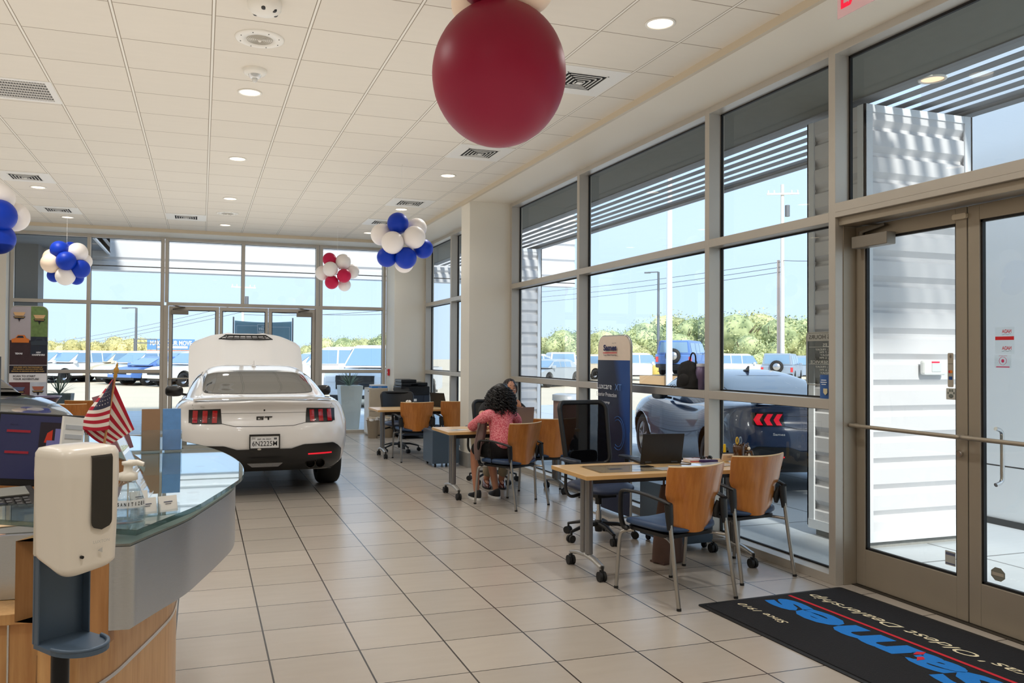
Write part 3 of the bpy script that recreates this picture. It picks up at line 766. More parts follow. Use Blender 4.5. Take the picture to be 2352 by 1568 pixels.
def patch(mb, poly, off, nu=14, nv=6, mi=None):
    """patch on the tail: poly = (x0(v), x1(v), z0(u), z1(u)) callables"""
    x0, x1, z0, z1 = poly
    def fn(u, v):
        x = x0(v)*(1-u)+x1(v)*u; z = z0(u)*(1-v)+z1(u)*v
        return Vector((x, rear_y(x, z)-off, z))
    return mb.grid(fn, nu, nv, mi)
def wheel(o, x, y, s, r=.345, w=.26, spokes=5, name='wheel', rimm=None):
    q = empty(name, loc=(x, y, r)); q.parent = o
    k = s
    MB().lathe([(r*.66, -w/2), (r*.9, -w/2), (r*.975, -w/2+.02), (r, -w/2+.05), (r, w/2-.05), (r*.975, w/2-.02), (r*.9, w/2), (r*.66, w/2), (r*.66, -w/2)], n=36, M=Matrix.Rotation(pi/2, 3, 'Y')).build('tyre', TIRE, q)
    m = MB(); rm = r*.66
    m.lathe([(rm, -w/2+.01), (rm*1.01, w/2-.012), (rm*.93, w/2-.02), (rm*.9, 0)], n=32, mi=0, M=Matrix.Rotation(pi/2*k, 3, 'Y'))
    m.lathe([(.0001, .02), (rm*.92, .0)], n=24, mi=1, M=Matrix.Rotation(pi/2*k, 3, 'Y'))
    m.lathe([(.0001, w/2-.02), (.045, w/2-.025), (.05, w/2-.05)], n=16, mi=0, M=Matrix.Rotation(pi/2*k, 3, 'Y'))
    xo = k*(w/2-.03)
    for i in range(spokes):
        a = 2*pi*i/spokes+.3
        for e in (-.13, .13): m.bar((xo, .04*cos(a), .04*sin(a)), (xo, rm*.93*cos(a+e), rm*.93*sin(a+e)), .022, .02, 0, up=(1, 0, 0))
    m.build('rim', [rimm or RIM, RIMD], q)
ZR = [(.62, 1.045), (.85, 1.075), (1.25, 1.205), (1.65, 1.315), (2.1, 1.385), (2.5, 1.40), (2.85, 1.375), (3.15, 1.29), (3.45, 1.13), (3.62, 1.02)]
def cab(s, y):
    """cabin section: s 0 (belt) .. 1 (roof centre)"""
    zr = sm(ZR, y); zbelt = zt(y)-.03; H = max(.012, zr-zbelt)
    wb = sm([(.62, .70), (1.0, .80), (1.6, .835), (2.6, .80), (3.2, .76), (3.62, .74)], y); wt = sm([(.62, .66), (1.0, .63), (1.7, .615), (2.5, .59), (3.1, .60), (3.62, .70)], y)
    if s < .5:
        q = s/.5; return Vector((wb+(wt-wb)*q**1.15, y, zbelt+H*.80*sin(q*pi/2)**.95 if q < 1 else zbelt+H*.80))
    q = (s-.5)/.5; ww = wt*cos(q*pi/2)**.75 if q < 1 else 0
    return Vector((ww, y, zbelt+H*(.80+.20*sin(min(1, q*1.35)*pi/2)**.8)))
def coupe(label, loc, rz, paint, hood_open=False, group=None, plate=True, chevron=False, lit=False, detail=True):
    o = empty('coupe_car', label, 'car', loc, rz, group=group)
    m = MB(); NU, NV = 84, 22
    # closed shell (ring = right + left)
    ring = lambda v: [bodypt(v, i/NU) for i in range(NU+1)]+[Vector((-p.x, p.y, p.z)) for p in [bodypt(v, i/NU) for i in range(NU-1, 0, -1)]]
    vs = []; K = 2*NU
    for j in range(NV+1): vs += ring(j/NV)
    fs = [(j*K+i, j*K+(i+1) % K, (j+1)*K+(i+1) % K, (j+1)*K+i) for j in range(NV) for i in range(K)]
    m.add(vs, fs, 0, True)
    # crown over the top
    top = ring(1.0); S = 10; tv = []
    crown = lambda y: .022+.012*math.exp(-((y-4)/.6)**2)
    for i in range(1, NU):
        p = top[i]
        tv.append([Vector((p.x*(1-2*k/S), p.y, p.z+crown(p.y)*(1-(1-2*k/S)**2))) for k in range(S+1)])
    tvs = [q for r_ in tv for q in r_]; W = S+1
    m.add(tvs, [(a*W+b, (a+1)*W+b, (a+1)*W+b+1, a*W+b+1) for a in range(len(tv)-1) for b in range(S)], 0, True)
    c0 = len(m.v); m.add([top[0]]+tv[0], [(0, k+1, k+2) for k in range(S)], 0, True); m.add([top[NU]]+tv[-1], [(0, k+2, k+1) for k in range(S)], 0, True)
    m.add(ring(0.0), [tuple(range(K-1, -1, -1))], 1)
    b = m.build('body', [paint, TRIMB], o, recalc=True)
    # wheel arches cut with a boolean
    cu = MB()
    for yy in (1.0, 3.72):
        for s in (-1, 1): cu.cyl((s*.60, yy, .345), (s*1.2, yy, .345), .385, n=40, mi=0, smooth=False)
    cutter = cu.build('cutter', [TRIMB], None, recalc=True)
    md = b.modifiers.new('arch', 'BOOLEAN'); md.operation = 'DIFFERENCE'; md.object = cutter; md.solver = 'EXACT'
    b.parent = None; dg = bpy.context.evaluated_depsgraph_get(); dg.update()
    me = bpy.data.meshes.new_from_object(b.evaluated_get(dg)); b.modifiers.clear(); b.data = me; b.parent = o
    bpy.data.objects.remove(cutter)
    for s, yy in ((1, 1.0), (-1, 1.0), (1, 3.72), (-1, 3.72)): wheel(o, s*.80, yy, s)
    # cabin
    ys = [.62+i*.06 for i in range(51)]; ss = [i/20 for i in range(21)]
    g = MB(); P = [[cab(s, y) for s in ss] for y in ys]
    for sg in (1, -1):
        for a in range(len(ys)-1):
            for c in range(20):
                yc = (ys[a]+ys[a+1])/2; sc = (ss[c]+ss[c+1])/2; mi = 0
                q = [P[a][c], P[a+1][c], P[a+1][c+1], P[a][c+1]]
                if sg < 0: q = [Vector((-p.x, p.y, p.z)) for p in reversed(q)]
                g.add(q, [(0, 1, 2, 3)], 0, True)
    cb = g.build('cabin_shell', [paint], o, recalc=True)
    # glass skins slightly proud of the shell
    def glass(name, y0, y1, s0, s1, sides, off=.006, nu=18, nv=10):
        q = MB()
        for sg in sides:
            def fn(u, v):
                y = y0(v)*(1-u)+y1(v)*u; s = s0+(s1-s0)*v; p = cab(s, y); e = .01
                n = (cab(s, y+e)-cab(s, y-e)).cross(cab(min(1, s+e), y)-cab(max(0, s-e), y))
                if n.length < 1e-9: n = Vector((0, 0, 1))
                n.normalize()
                if n.z < 0 and s > .5: n = -n
                if n.x < 0 and s <= .5: n = -n
                p = p+n*off; return Vector((sg*p.x, p.y, p.z))
            q.grid(fn, nu, nv)
        q.build(name, CGLASS, o, recalc=True)
    glass('rear_window', lambda v: .93-.08*v**.4+.10*(1-v)**5, lambda v: 1.60+.03*v, .545, 1, (1, -1))
    glass('windscreen', lambda v: 3.0-.03*v, lambda v: 3.58, .53, 1, (1, -1))
    glass('side_windows', lambda v: 1.72+.22*v**2, lambda v: 3.38-.52*v, .10, .44, (1, -1))
    # outer details
    MB().sphere((0, 2.05, 1.385), .04, 14, 8, sc=(.75, 2.1, .5)).prism([(-.05, 0), (.05, 0), (-.03, .05), (-.055, .055)], -.008, .008, M=Matrix(((0, 0, 1, 0), (1, 0, 0, 2.02), (0, 1, 0, 1.395), (0, 0, 0, 1)))).build('roof_antenna', paint if not chevron else TRIMB, o)
    MB().grid(lambda u, v: Vector(((u-.5)*.66*(1-.25*(1-v)), 1.645+.035*v, sm(ZR, 1.645+.035*v)+.010)), 12, 2).build('brake_light_strip', TRIMB, o)
    for s in (-1, 1):
        mm = MB()
        def mir(u, v):
            a = 2*pi*u; t = pi*v; x = s*(.985+.115*sin(t)*abs(cos(a))**.6*(1 if cos(a) > 0 else -1)); 
            return Vector((x, 2.72-.075*cos(t), 1.035+.072*sin(t)*abs(sin(a))**.7*(1 if sin(a) > 0 else -1)))
        mm.grid(mir, 24, 10, closeu=True)
        mm.bar((s*.80, 2.80, .975), (s*.93, 2.75, 1.0), .06, .03)
        mm.build('wing_mirror', TRIMB if not chevron else TRIMB, o, recalc=True)
    # tail: black housing with three red bars a side
    for s in (-1, 1):
        xi, xo = .445, .765
        h = MB(); patch(h, (lambda v: s*(xi-.012+.012*v), lambda v: s*(xo-.0), lambda u: .80+.012*(u > .9), lambda u: .957-.012*u), .004, 18, 6)
        hh = h.build('tail_light', TRIMB if not chevron else BLKG, o)
        for k in range(3):
            r_ = MB(); a = .483+k*.098; w = .050
            if chevron:
                a = .47+k*.10; w = .058
                for (z0, z1, d0, d1) in ((.812, .87, 0, .022), (.87, .935, .022, -.018)):
                    patch(r_, (lambda v: s*(a+d0*(1-v)+d1*v), lambda v: s*(a+w+d0*(1-v)+d1*v), lambda u: z0, lambda u: z1), .010, 3, 3)
            else: patch(r_, (lambda v: s*(a-.006*v), lambda v: s*(a+w-.006*v), lambda u: .812, lambda u: .938), .009, 4, 4)
            r_.build('light_bar', LREDB if lit else LRED, hh)
    SEAM = mat('panel_gap', (48, 48, 52), .6)
    sm_ = MB()
    for s in (-1, 1):
        for (xa, za, xb, zb_) in ((.44, .803, .30, .772), (.30, .772, 0, .768), (.72, .955, .73, 1.00), (.44, .908, 0, .908)):
            pts = [(s*(xa+(xb-xa)*i/8), za+(zb_-za)*i/8) for i in range(9)]
            sm_.tube([(x, rear_y(x, z)-.001, z) for x, z in pts], .0028 if za < .9 else .0018, 5, caps=False)
    sm_.build('panel_seams', SEAM, o)
    # boot-lid spoiler
    def sp(u, v):
        x = (2*u-1)*.72; return Vector((x, .055+.15*v+.10*abs(2*u-1)**3, zt(.1)+.025+.03*sin(v*pi*.5+.9)*(1-abs(2*u-1)**4)))
    MB().sheet(sp, 30, 6, .018).build('rear_spoiler', paint, o)
    # diffuser / lower bumper
    top_z = lambda x: interp([(0, .53), (.28, .53), (.41, .572), (.74, .578), (.80, .54), (.9, .44)], abs(x))
    dm = MB()
    def lower(u, v):
        x = (2*u-1)*.845; z = .268+(top_z(x)-.268)*v; return Vector((x, rear_y(x, z)-.012-.012*sin(pi*v), z))
    dm.grid(lower, 72, 12)
    lb = dm.build('lower_bumper', TRIMB, o)
    q = MB()
    for s in (-1, 1): q.tube([(s*x, rear_y(x, .46)-.03, .462+.004*((x-.46)/.26)) for x in [.46+.26*i/8 for i in range(9)]], .009, 6)
    q.build('reflectors', LREDB, lb)
    for s in (-1, 1):
        for x in (.495, .60):
            MB().lathe([(.052, -.09), (.055, 0), (.052, .008), (.045, 0), (.044, -.09), (.0001, -.09)], (s*x, .10, .352), n=24, M=Matrix.Rotation(pi/2, 3, 'X')).build('exhaust_tip', mat('exhaust_steel', (60, 56, 52), .25, .95), lb)
    MB().prism([(-.18, .385), (.19, .385), (.14, .345), (-.13, .345)], 0, .012, M=Matrix(((1, 0, 0, 0), (0, 0, 1, -.028), (0, 1, 0, 0), (0, 0, 0, 1)))).build('reversing_light', mat('clear_lamp', (96, 96, 98), .1, coat=1, bump=.6, nscale=60), lb)
    if plate:
        p = empty('licence_plate'); p.parent = o; Y = rear_y(0, .6)-.022
        fm = MB()
        for (x0, x1, z0, z1) in ((-.158, .158, .670, .690), (-.158, .158, .522, .545), (-.158, -.146, .545, .670), (.146, .158, .545, .670)): fm.box(x0, x1, Y-.008, Y+.012, z0, z1)
        fm.build('plate_frame', TRIMB, p, bev=.002)
        MB().box(-.147, .147, Y-.001, Y+.004, .535, .675).build('plate_sheet', mat('plate_white', (226, 228, 230), .4), p)
        PB = mat('plate_ink', (30, 32, 36), .5); F = lambda x, z: frame_M((x, Y-.002, z), (1, 0, 0), (0, 0, 1))
        text('6N2225M', PB, p, F(0, .592), width=.255, height=.052, bold=.004); text('SEP 18, 2024', PB, p, F(-.005, .638), width=.14, height=.016, bold=.01)
        text('TEXAS\nBUYER', PB, p, F(-.115, .648), width=.035, height=.02, bold=.01); MB().box(.095, .125, Y-.0025, Y-.0015, .632, .652).build('sticker', mat('sticker_grey', (90, 94, 100), .6), p)
        MB().lathe([(.0001, .0), (.02, -.001)], (-.055, Y-.0095, .533), n=20, M=Matrix.Scale(.5, 3, (0, 0, 1)) @ Matrix.Rotation(pi/2, 3, 'X')).build('frame_badge', CHROME, p)
    if not chevron:
        Y = rear_y(.05, .852)-.004; F = frame_M((0, Y, .852), (1, 0, 0), (0, 0, 1))
        g_ = MB(); mp = lambda x, z: (x, z)
        gl = [[(-.082, .02), (-.004, .02), (-.008, .010), (-.066, .010), (-.066, -.010), (-.026, -.010), (-.026, -.003), (-.046, -.003), (-.046, .004), (-.010, .004), (-.010, -.020), (-.082, -.020)],
              [(.004, .02), (.084, .02), (.078, .010), (.05, .010), (.05, -.02), (.033, -.02), (.033, .010), (.0, .010)]]
        for p_ in gl: g_.prism(p_, -.004, .006, M=F)
        g_.build('badge_letters', TRIMB, o)
        text('Sames', mat('pale_badge', (170, 168, 164), .3, .4), o, frame_M((-.60, rear_y(.60, .978)-.003, .978), (1, 0, 0), (0, 0, 1)), width=.10, height=.018, bold=.02, name='dealer_badge')
        MB().cyl((0, rear_y(0, .935)-.006, .937), (0, rear_y(0, .935)+.01, .937), .009, n=14).build('rear_camera', TRIMB, o)
    # head lights, grille
    for s in (-1, 1):
        MB().grid(lambda u, v: Vector((s*(.45+.36*u), LEN-.13-.30*u**2, .66+.02*u+.075*v)), 8, 3).build('head_light', mat('lamp_white', (214, 220, 226), .1, coat=1), o, recalc=True)
    gm = MB(); gm.grid(lambda u, v: Vector(((2*u-1)*.40, LEN+.006-.05*(2*u-1)**2-.03*v, .45+.24*v)), 12, 6).build('front_grille', TRIMB, o, recalc=True)
    if hood_open:
        # raised bonnet
        def hood(u, v):
            s = 2*u-1; w = interp([(0, .80), (.5, .82), (.82, .815), (.93, .74), (1, .60)], v)
            x = s*w; Lh = 1.20*v; a = R(44)
            bul = .035*(1-s*s)+.02*math.exp(-((abs(s)-.42)/.09)**2)
            return Vector((x, 3.36+Lh*cos(a)-bul*sin(a), 1.0+Lh*sin(a)+bul*cos(a)-.03*max(0, v-.85)/.15*.6-.05*abs(s)**6))
        hd = MB().sheet(hood, 36, 24, .03).build('bonnet', paint, o)
        vt = MB()
        def vp(x, v, off): 
            P_ = hood(x/1.44+.5, v); return P_+Vector((0, -sin(R(44))*off, cos(R(44))*off))
        for i in range(2):
            for sgn in (-1, 1):
                pass
        fr_ = [vp(x, v, .022) for x, v in ((-.36, .87), (-.30, .945), (0, .955), (.30, .945), (.36, .87), (.30, .862), (0, .872), (-.30, .862))]
        vt.tube(fr_, .012, 6, closed=True, caps=False, mi=0)
        for x in [-.27+.09*i for i in range(7)]: vt.tube([vp(x, .868, .02), vp(x*.98, .948, .02)], .007, 5, mi=0)
        vt.tube([vp(x/10, .908, .02) for x in range(-3, 4)], .006, 5, mi=0)
        vt.build('bonnet_vent', [TRIMB, PAPER], hd)
        MB().box(-.72, .72, 3.34, 4.5, .86, .985).build('engine_bay_cover', TRIMB, o)
        for s in (-1, 1): MB().cyl((s*.70, 3.5, .98), (s*.74, 3.95, 1.50), .011, n=8).build('bonnet_strut', TRIMB, o)
    return o
WPAINT = carpaint('white_pearl_paint', (234, 233, 232))
coupe('white fastback coupe with raised bonnet parked on the showroom floor', (.645, 8.92, 0), 0, WPAINT, hood_open=True)
c2_ = coupe('dark blue coupe parked outside the right-hand windows', (6.56, 7.33, -.03), R(-13), carpaint('navy_paint', (24, 52, 92)), chevron=True, lit=True, plate=False)
text('Sames', PAPER, c2_, frame_M((-.52, rear_y(.52, .71)-.01, .715), (1, -.25, 0), (0, 0, 1)), width=.13, height=.028, bold=.02)
c3_ = coupe('black coupe on the left of the showroom behind the reception desk', (-5.06, 11.9, 0), R(222), carpaint('black_paint', (14, 15, 17)), plate=False); c3_.scale = (1.12, 1.12, 1.12)
# ------------------------------------------------------------------ outside
CONC = tile_mat('concrete_walk', 1.55, 4.3, .2, (196, 202, 206), (120, 124, 126), .02, .9, .05, .1, bump=.3)
LOT = mat('pale_lot_surface', (226, 208, 180), .95, noise=.1, nscale=.4)
struct('ground_walk', MB().box(4.26, 12, -6, 24, -.12, -.03).box(-12, 4.26, 16.08, 24, -.12, -.03), CONC)
struct('ground_lot', MB().box(-260, 260, -40, 320, -.2, -.125).box(-200, 200, 24, 260, -.125, -.06).box(12, 200, -30, 24, -.125, -.06), LOT)
CORR = mat('corrugated_white_metal', (214, 214, 216), .45, .05, noise=.03, nscale=4)
CTRIM = mat('white_corner_trim', (222, 226, 230), .4)
GREYP = mat('grey_fascia', (128, 128, 128), .7, noise=.08, nscale=3)
STUC = mat('canopy_stucco', (112, 112, 104), .9, noise=.12, nscale=10)
def corr(mb, p0, p1, z0, z1, n, pitch=.215, d=.035):
    """horizontal-rib corrugated sheet from p0 to p1 (plan), outward normal n"""
    p0, p1, n = Vector((*p0, 0)), Vector((*p1, 0)), Vector((*n, 0)); z = z0; prof = []
    k = 0
    while z < z1-1e-6:
        for dz, o_ in ((0, 0), (.11, 0), (.135, -d*1.2), (.158, -d*1.2), (.205, 0)):
            if z+dz <= z1: prof.append((z+dz, o_))
        z += pitch
    prof.append((z1, 0)); vs = []
    for zz, o_ in prof: vs += [p0+n*o_+Vector((0, 0, zz)), p1+n*o_+Vector((0, 0, zz))]
    mb.add(vs, [(2*i, 2*i+1, 2*i+3, 2*i+2) for i in range(len(prof)-1)])
def clad_pillar(label, x0, x1, y0, y1, z0=.11, z1=3.66, alarm=False):
    o = empty('clad_pillar', label, 'pillar', ((x0+x1)/2, (y0+y1)/2, -.03)); a, b = (x1-x0)/2, (y1-y0)/2
    m = MB()
    corr(m, (-a, -b), (a, -b), z0, z1, (0, -1)); corr(m, (a, -b), (a, b), z0, z1, (1, 0)); corr(m, (a, b), (-a, b), z0, z1, (0, 1)); corr(m, (-a, b), (-a, -b), z0, z1, (-1, 0))
    m.build('corrugated_cladding', CORR, o)
    t = MB()
    for sx in (-1, 1):
        for sy in (-1, 1):
            t.box(*sorted((sx*(a+.012), sx*(a-.07))), *sorted((sy*(b+.012), sy*(b-.004))), z0-.03, z1).box(*sorted((sx*(a+.012), sx*(a-.004))), *sorted((sy*(b+.012), sy*(b-.07))), z0-.03, z1)
    t.box(-a-.014, a+.014, -b-.014, -b, z0-.05, z0+.03).box(-a-.014, -a, -b, b, z0-.05, z0+.03).box(-a+.07, a-.07, -b-.010, -b, z1-.06, z1)
    t.build('corner_trim', CTRIM, o)
    MB().box(-a+.04, a-.04, -b+.04, b-.04, 0, z0+.02).build('concrete_foot', mat('rough_concrete', (150, 150, 146), .9, noise=.2, nscale=30, bump=.5), o)
    MB().box(-a+.05, a-.05, -b+.05, b-.05, z0, z1).build('core', GREYP, o)
    return o
p1_ = clad_pillar('white corrugated metal pillar outside the entrance doors', 5.15, 6.30, 5.30, 5.95)
clad_pillar('white corrugated metal pillar farther along outside, seen beside the white pier', 5.15, 6.30, 14.74, 15.35)
o = empty('fire_strobe', 'small white and red strobe box on the corrugated pillar outside the doors', 'alarm', (5.83, 5.285, 1.46))
MB().box(-.125, .125, -.055, 0, -.062, .062).build('housing', mat('strobe_white', (236, 238, 236), .3), o, bev=.02); MB().box(-.05, .05, -.062, -.05, -.035, .04).build('lens', mat('strobe_lens', (210, 216, 216), .1, coat=1), o, bev=.004)
MB().box(-.05, .03, -.063, -.055, .04, .052).build('red_marking', RED, o)
# canopy on the right side
c = MB().box(4.25, 5.14, 2.6, 18.8, 3.69, 3.95); struct('canopy_soffit', c, STUC)
o = empty('slatted_canopy', 'slatted metal canopy running along outside the right-hand windows', 'canopy', (5.7, 7, 3.68))
m = MB()
for i in range(6): x = -.56+.19*i; m.box(x+.085, x+.19, -4.2, 11.8, .01, .016)
m.build('slats', mat('canopy_slat', (128, 130, 132), .6), o)
MB().box(-.56, -.50, -4.2, 11.8, 0, .05).box(.585, .70, -4.2, 11.8, -.02, .045).build('edge_beams', mat('canopy_beam', (120, 122, 124), .6), o)
o = empty('canopy_downlight', 'warm round downlight in the canopy outside the door transom', 'ceiling light', (5.3, 4.78, 3.689))
MB().lathe([(.10, .001), (.10, -.012), (.085, -.014), (.08, -.002)], n=24).build('trim_ring', PLW, o); MB().lathe([(.0001, -.004), (.08, -.004)], n=24).build('lens', mat('amber_lens', (255, 214, 180), .5, emit=(255, 200, 160), estr=1.2), o)
# canopy at the back
struct('canopy_soffit_back', MB().box(-8, -1.86, 16.08, 18.8, 3.69, 3.95), GREYP)
m = MB(); corr(m, (-8, 18.85), (9, 18.85), 3.38, 5.2, (0, -1), .40, .04); m.box(-8, 9, 18.85, 19.2, 3.30, 3.40)
o = m.build('canopy_fascia', CORR, None, loc=(0, 0, 0)); tag(o, 'white corrugated fascia band outside above the back windows', 'fascia')
m = MB(); corr(m, (-1.86, 16.1), (-1.86, 18.85), 3.66, 4.4, (1, 0)); m.box(-1.9, -1.86, 16.1, 18.85, 3.62, 3.70)
o = m.build('canopy_return', CORR, None); tag(o, 'corrugated side band of the back canopy running away at the upper left', 'fascia')
m = MB().box(-.33, .33, -.3, .3, 0, 3.72); o = m.build('canopy_column', GREYP, None, loc=(-3.42, 18.4, -.03)); tag(o, 'grey panelled column outside the far left back window', 'pillar')
# neighbouring white panel wall at the right
PANW = mat('white_panel', (246, 250, 252), .5, coat=.1)
o = empty('panel_facade', 'smooth white panelled building wall outside at far right', 'building', (7.16, 0, -.03))
for i, (a, b) in enumerate(((-6, -1.4), (-1.38, 2.38), (2.40, 4.96), (4.98, 6.6))):
    for (z0, z1) in ((0, .55), (.565, 3.02), (3.035, 5.2), (5.215, 8.0)): MB().box(0, .1, a, b, z0, z1).build('panel', PANW, o)
MB().box(.03, .2, -6, 6.58, 0, 8.0).build('backing', GREYP, o)
MB().box(-.02, 0, -6, 6.6, 0, .06).build('base_flashing', mat('dark_flashing', (60, 64, 66), .5), o)

# ------------------------------------------------------------------ parked vehicles
VG = mat('far_car_glass', (128, 160, 188), .1, coat=.5)
def paint(n, c): return mat('far_'+n, c, .35, coat=.4)
FW_, FS_, FB_, FG_, FC_, FD_ = paint('white', (232, 234, 236)), paint('silver', (176, 184, 190)), paint('blue', (92, 130, 196)), paint('grey', (146, 160, 176)), paint('cream', (226, 214, 190)), paint('dark', (96, 112, 138))
def lot_car(kind, p, name='parked_suv'):
    """nose along +y, origin on the ground at centre"""
    o = empty(name)
    if kind == 'boxy': Lc, Wc, H, bl, prof = 4.6, 1.92, 1.85, 1.12, [(-2.25, 1.12), (-2.2, 1.80), (-2.0, 1.85), (.35, 1.83), (.55, 1.78), (.95, 1.14)]
    elif kind == 'suv': Lc, Wc, H, bl, prof = 4.8, 1.9, 1.74, 1.05, [(-2.3, 1.05), (-2.0, 1.62), (-1.7, 1.72), (-.2, 1.74), (.35, 1.64), (1.15, 1.08)]
    elif kind == 'pickup': Lc, Wc, H, bl, prof = 5.8, 2.0, 1.92, 1.18, [(-.62, 1.18), (-.5, 1.84), (-.3, 1.92), (.8, 1.90), (1.05, 1.82), (1.65, 1.20)]
    else: Lc, Wc, H, bl, prof = 4.7, 1.85, 1.45, .98, [(-1.9, .98), (-1.2, 1.38), (-.8, 1.44), (.2, 1.44), (.55, 1.36), (1.35, .98)]
    h = Lc/2; sh = .05 if kind in ('boxy', 'pickup') else .16
    def side(z0): return [(-h, z0), (-h+.02, bl-.25), (-h+.04, bl-.02)]
    low = [(-h+.06, .42), (-h, .50), (-h+.01, bl-.1), (-h+.06, bl), (h*.30, bl), (h-.55, bl-sh*.6), (h-.12, bl-sh-.06), (h-.02, bl-sh-.22), (h, .55), (h-.05, .40)]
    Mx = Matrix(((0, 0, 1, 0), (1, 0, 0, 0), (0, 1, 0, 0), (0, 0, 0, 1)))
    wb = .30*Lc
    # lower body with wheel arch cut-outs in the side profile
    bot = []
    for cy in (wb, -wb):
        bot += [(cy+.42*cos(R(a)), .38+.42*sin(R(a))) for a in range(0, 181, 20)]
    poly = low+[(q, z) for q, z in bot]
    MB().prism(poly, -Wc/2, Wc/2, M=Mx).build('body', p, o, bev=.05, seg=2)
    MB().box(-Wc/2+.12, Wc/2-.12, -h+.2, h-.2, .28, .6).build('underbody', TRIMB, o)
    # cabin : tapered
    def cabm(inset, grow, mi):
        m = MB(); vs = []
        for sx in (-1, 1):
            for y, z in prof: t = (z-bl)/(H-bl); vs.append((sx*(Wc/2-.06-inset*t+grow), y, z))
        n = len(prof)
        m.add(vs, [tuple(range(n)), tuple(range(2*n-1, n-1, -1))]+[(i, i+n, i+1+n, i+1) for i in range(n-1)]+[(0, n-1, 2*n-1, n)], mi); return m
    cabm(.13, 0, 0).build('cabin_shell', p, o, bev=.03, recalc=True)
    gm = MB()
    y0, y1 = prof[1][0]+.12, prof[-2][0]
    zz0, zz1 = bl+.05, H-.14
    for s in (-1, 1):
        cut = [y0+.02, y0+(y1-y0)*.40, y0+(y1-y0)*.72, y1+.18] if kind != 'pickup' else [y0, y0+(y1-y0)*.5, y1+.1]
        for a, b in zip(cut, cut[1:]):
            f = lambda y, z: Vector((s*(Wc/2-.052-.13*(z-bl)/(H-bl)), y, z))
            last = b == cut[-1]
            q = [f(a+.04, zz0), f(b-.03+(.32 if last else 0), zz0), f(b-.03, zz1), f(a+.04, zz1)]
            gm.add(q, [(0, 1, 2, 3)])
    gm.build('side_windows', VG, o, recalc=False)
    (ya, za), (yb, zb_) = prof[0], prof[1]
    rw = MB(); e = .012
    f = lambda x, t: Vector((x*(1-.10*t), ya+(yb-ya)*t-e, za+(zb_-za)*t))
    rw.add([f(-Wc/2+.2, .12), f(Wc/2-.2, .12), f(Wc/2-.2, .92), f(-Wc/2+.2, .92)], [(0, 1, 2, 3)])
    (ya2, za2), (yb2, zb2) = prof[-1], prof[-2]
    f2 = lambda x, t: Vector((x*(1-.10*t), ya2+(yb2-ya2)*t+e, za2+(zb2-za2)*t+e))
    rw.add([f2(Wc/2-.14, .08), f2(-Wc/2+.14, .08), f2(-Wc/2+.16, .95), f2(Wc/2-.16, .95)], [(0, 1, 2, 3)])
    rw.build('end_windows', VG, o)
    wr = .39 if kind in ('boxy', 'pickup') else .35
    for s in (-1, 1):
        for cy in (-wb, wb):
            MB().lathe([(.0001, .03), (wr*.55, .05), (wr*.62, .09)], (s*(Wc/2-.20), cy, wr), n=14, mi=1, M=Matrix.Rotation(pi/2*s, 3, 'Y')).lathe([(wr*.6, -.1), (wr*.97, -.1), (wr, -.06), (wr, .07), (wr*.95, .11), (wr*.62, .11)], (s*(Wc/2-.13), cy, wr), n=18, mi=0, M=Matrix.Rotation(pi/2*s, 3, 'Y')).build('wheel', [TIRE, RIM], o)
        MB().box(*sorted((s*(Wc/2-.02), s*(Wc/2-.16))), -h-.012, -h+.1, bl-.42, bl-.14).build('tail_light', mat('far_tail_red', (214, 60, 66), .3), o)
        MB().box(*sorted((s*(Wc/2-.08), s*(Wc/2-.38))), h-.06, h+.012, bl-sh-.34, bl-sh-.18).build('head_light', mat('far_lamp', (228, 232, 236), .2), o)
        MB().box(*sorted((s*(Wc/2-.03), s*(Wc/2+.17))), prof[-1][0]-.35, prof[-1][0]-.22, bl-.02, bl+.14).build('wing_mirror', p, o, bev=.03)
    MB().box(-Wc/2+.4, Wc/2-.4, h-.05, h+.015, .58, bl-sh-.15).build('front_grille', TRIMB, o)
    MB().box(-Wc/2+.03, Wc/2-.03, -h-.05, -h+.08, .42, .60).box(-Wc/2+.03, Wc/2-.03, h-.08, h+.05, .40, .56).build('bumpers', TRIMB if kind == 'boxy' else p, o, bev=.03)
    if kind == 'boxy':
        MB().lathe([(.0001, .02), (.22, .02), (.24, -.02)], (0, -h-.15, 1.02), n=16, mi=1, M=Matrix.Rotation(pi/2, 3, 'X')).lathe([(.24, -.1), (.38, -.1), (.40, -.05), (.40, .03), (.37, .06), (.26, .06)], (0, -h-.12, 1.02), n=20, mi=0, M=Matrix.Rotation(pi/2, 3, 'X')).build('spare_wheel', [TIRE, RIM], o)
    if kind == 'pickup':
        MB().box(-Wc/2+.1, Wc/2-.1, -h+.1, -.66, bl-.02, bl+.012).build('load_bed', TRIMB, o)
    return o
VEH = {}
def put_car(kind, pn, pm, px, D, rz, label, group=None, dz=0, name=None):
    key = kind+pn; name = name or {'boxy': 'parked_off_roader', 'suv': 'parked_suv', 'pickup': 'parked_pickup', 'sedan': 'parked_sedan'}[kind]
    if key not in VEH: VEH[key] = lot_car(kind, pm, name); o = VEH[key]
    else: o = copy_tree(VEH[key])
    w = world_at(px, 830, D); o.location = (w.x, w.y, -.06+dz); o.rotation_euler.z = rz
    tag(o, label, 'car', group); return o
def rz_of(px, deg):   # heading relative to the line of sight (0 = driving away from us)
    d = pix_dir(px, 820); return -atan2(d.x, d.y)+R(deg)
def pc(kind, pn, pm, px, D, deg, label, **k): return put_car(kind, pn, pm, px, D, rz_of(px, deg), label, **k)
pc('boxy', 'w', FW_, 1283, 56, 8, 'white boxy off-roader with rear spare wheel seen through the third window from the doors')
pc('suv', 'w', FW_, 1243, 59, -60, 'white car parked just left of the off-roader beyond the third window')
pc('sedan', 's', FS_, 1258, 43, 150, 'pale silver car nose-on below the white off-roader outside')
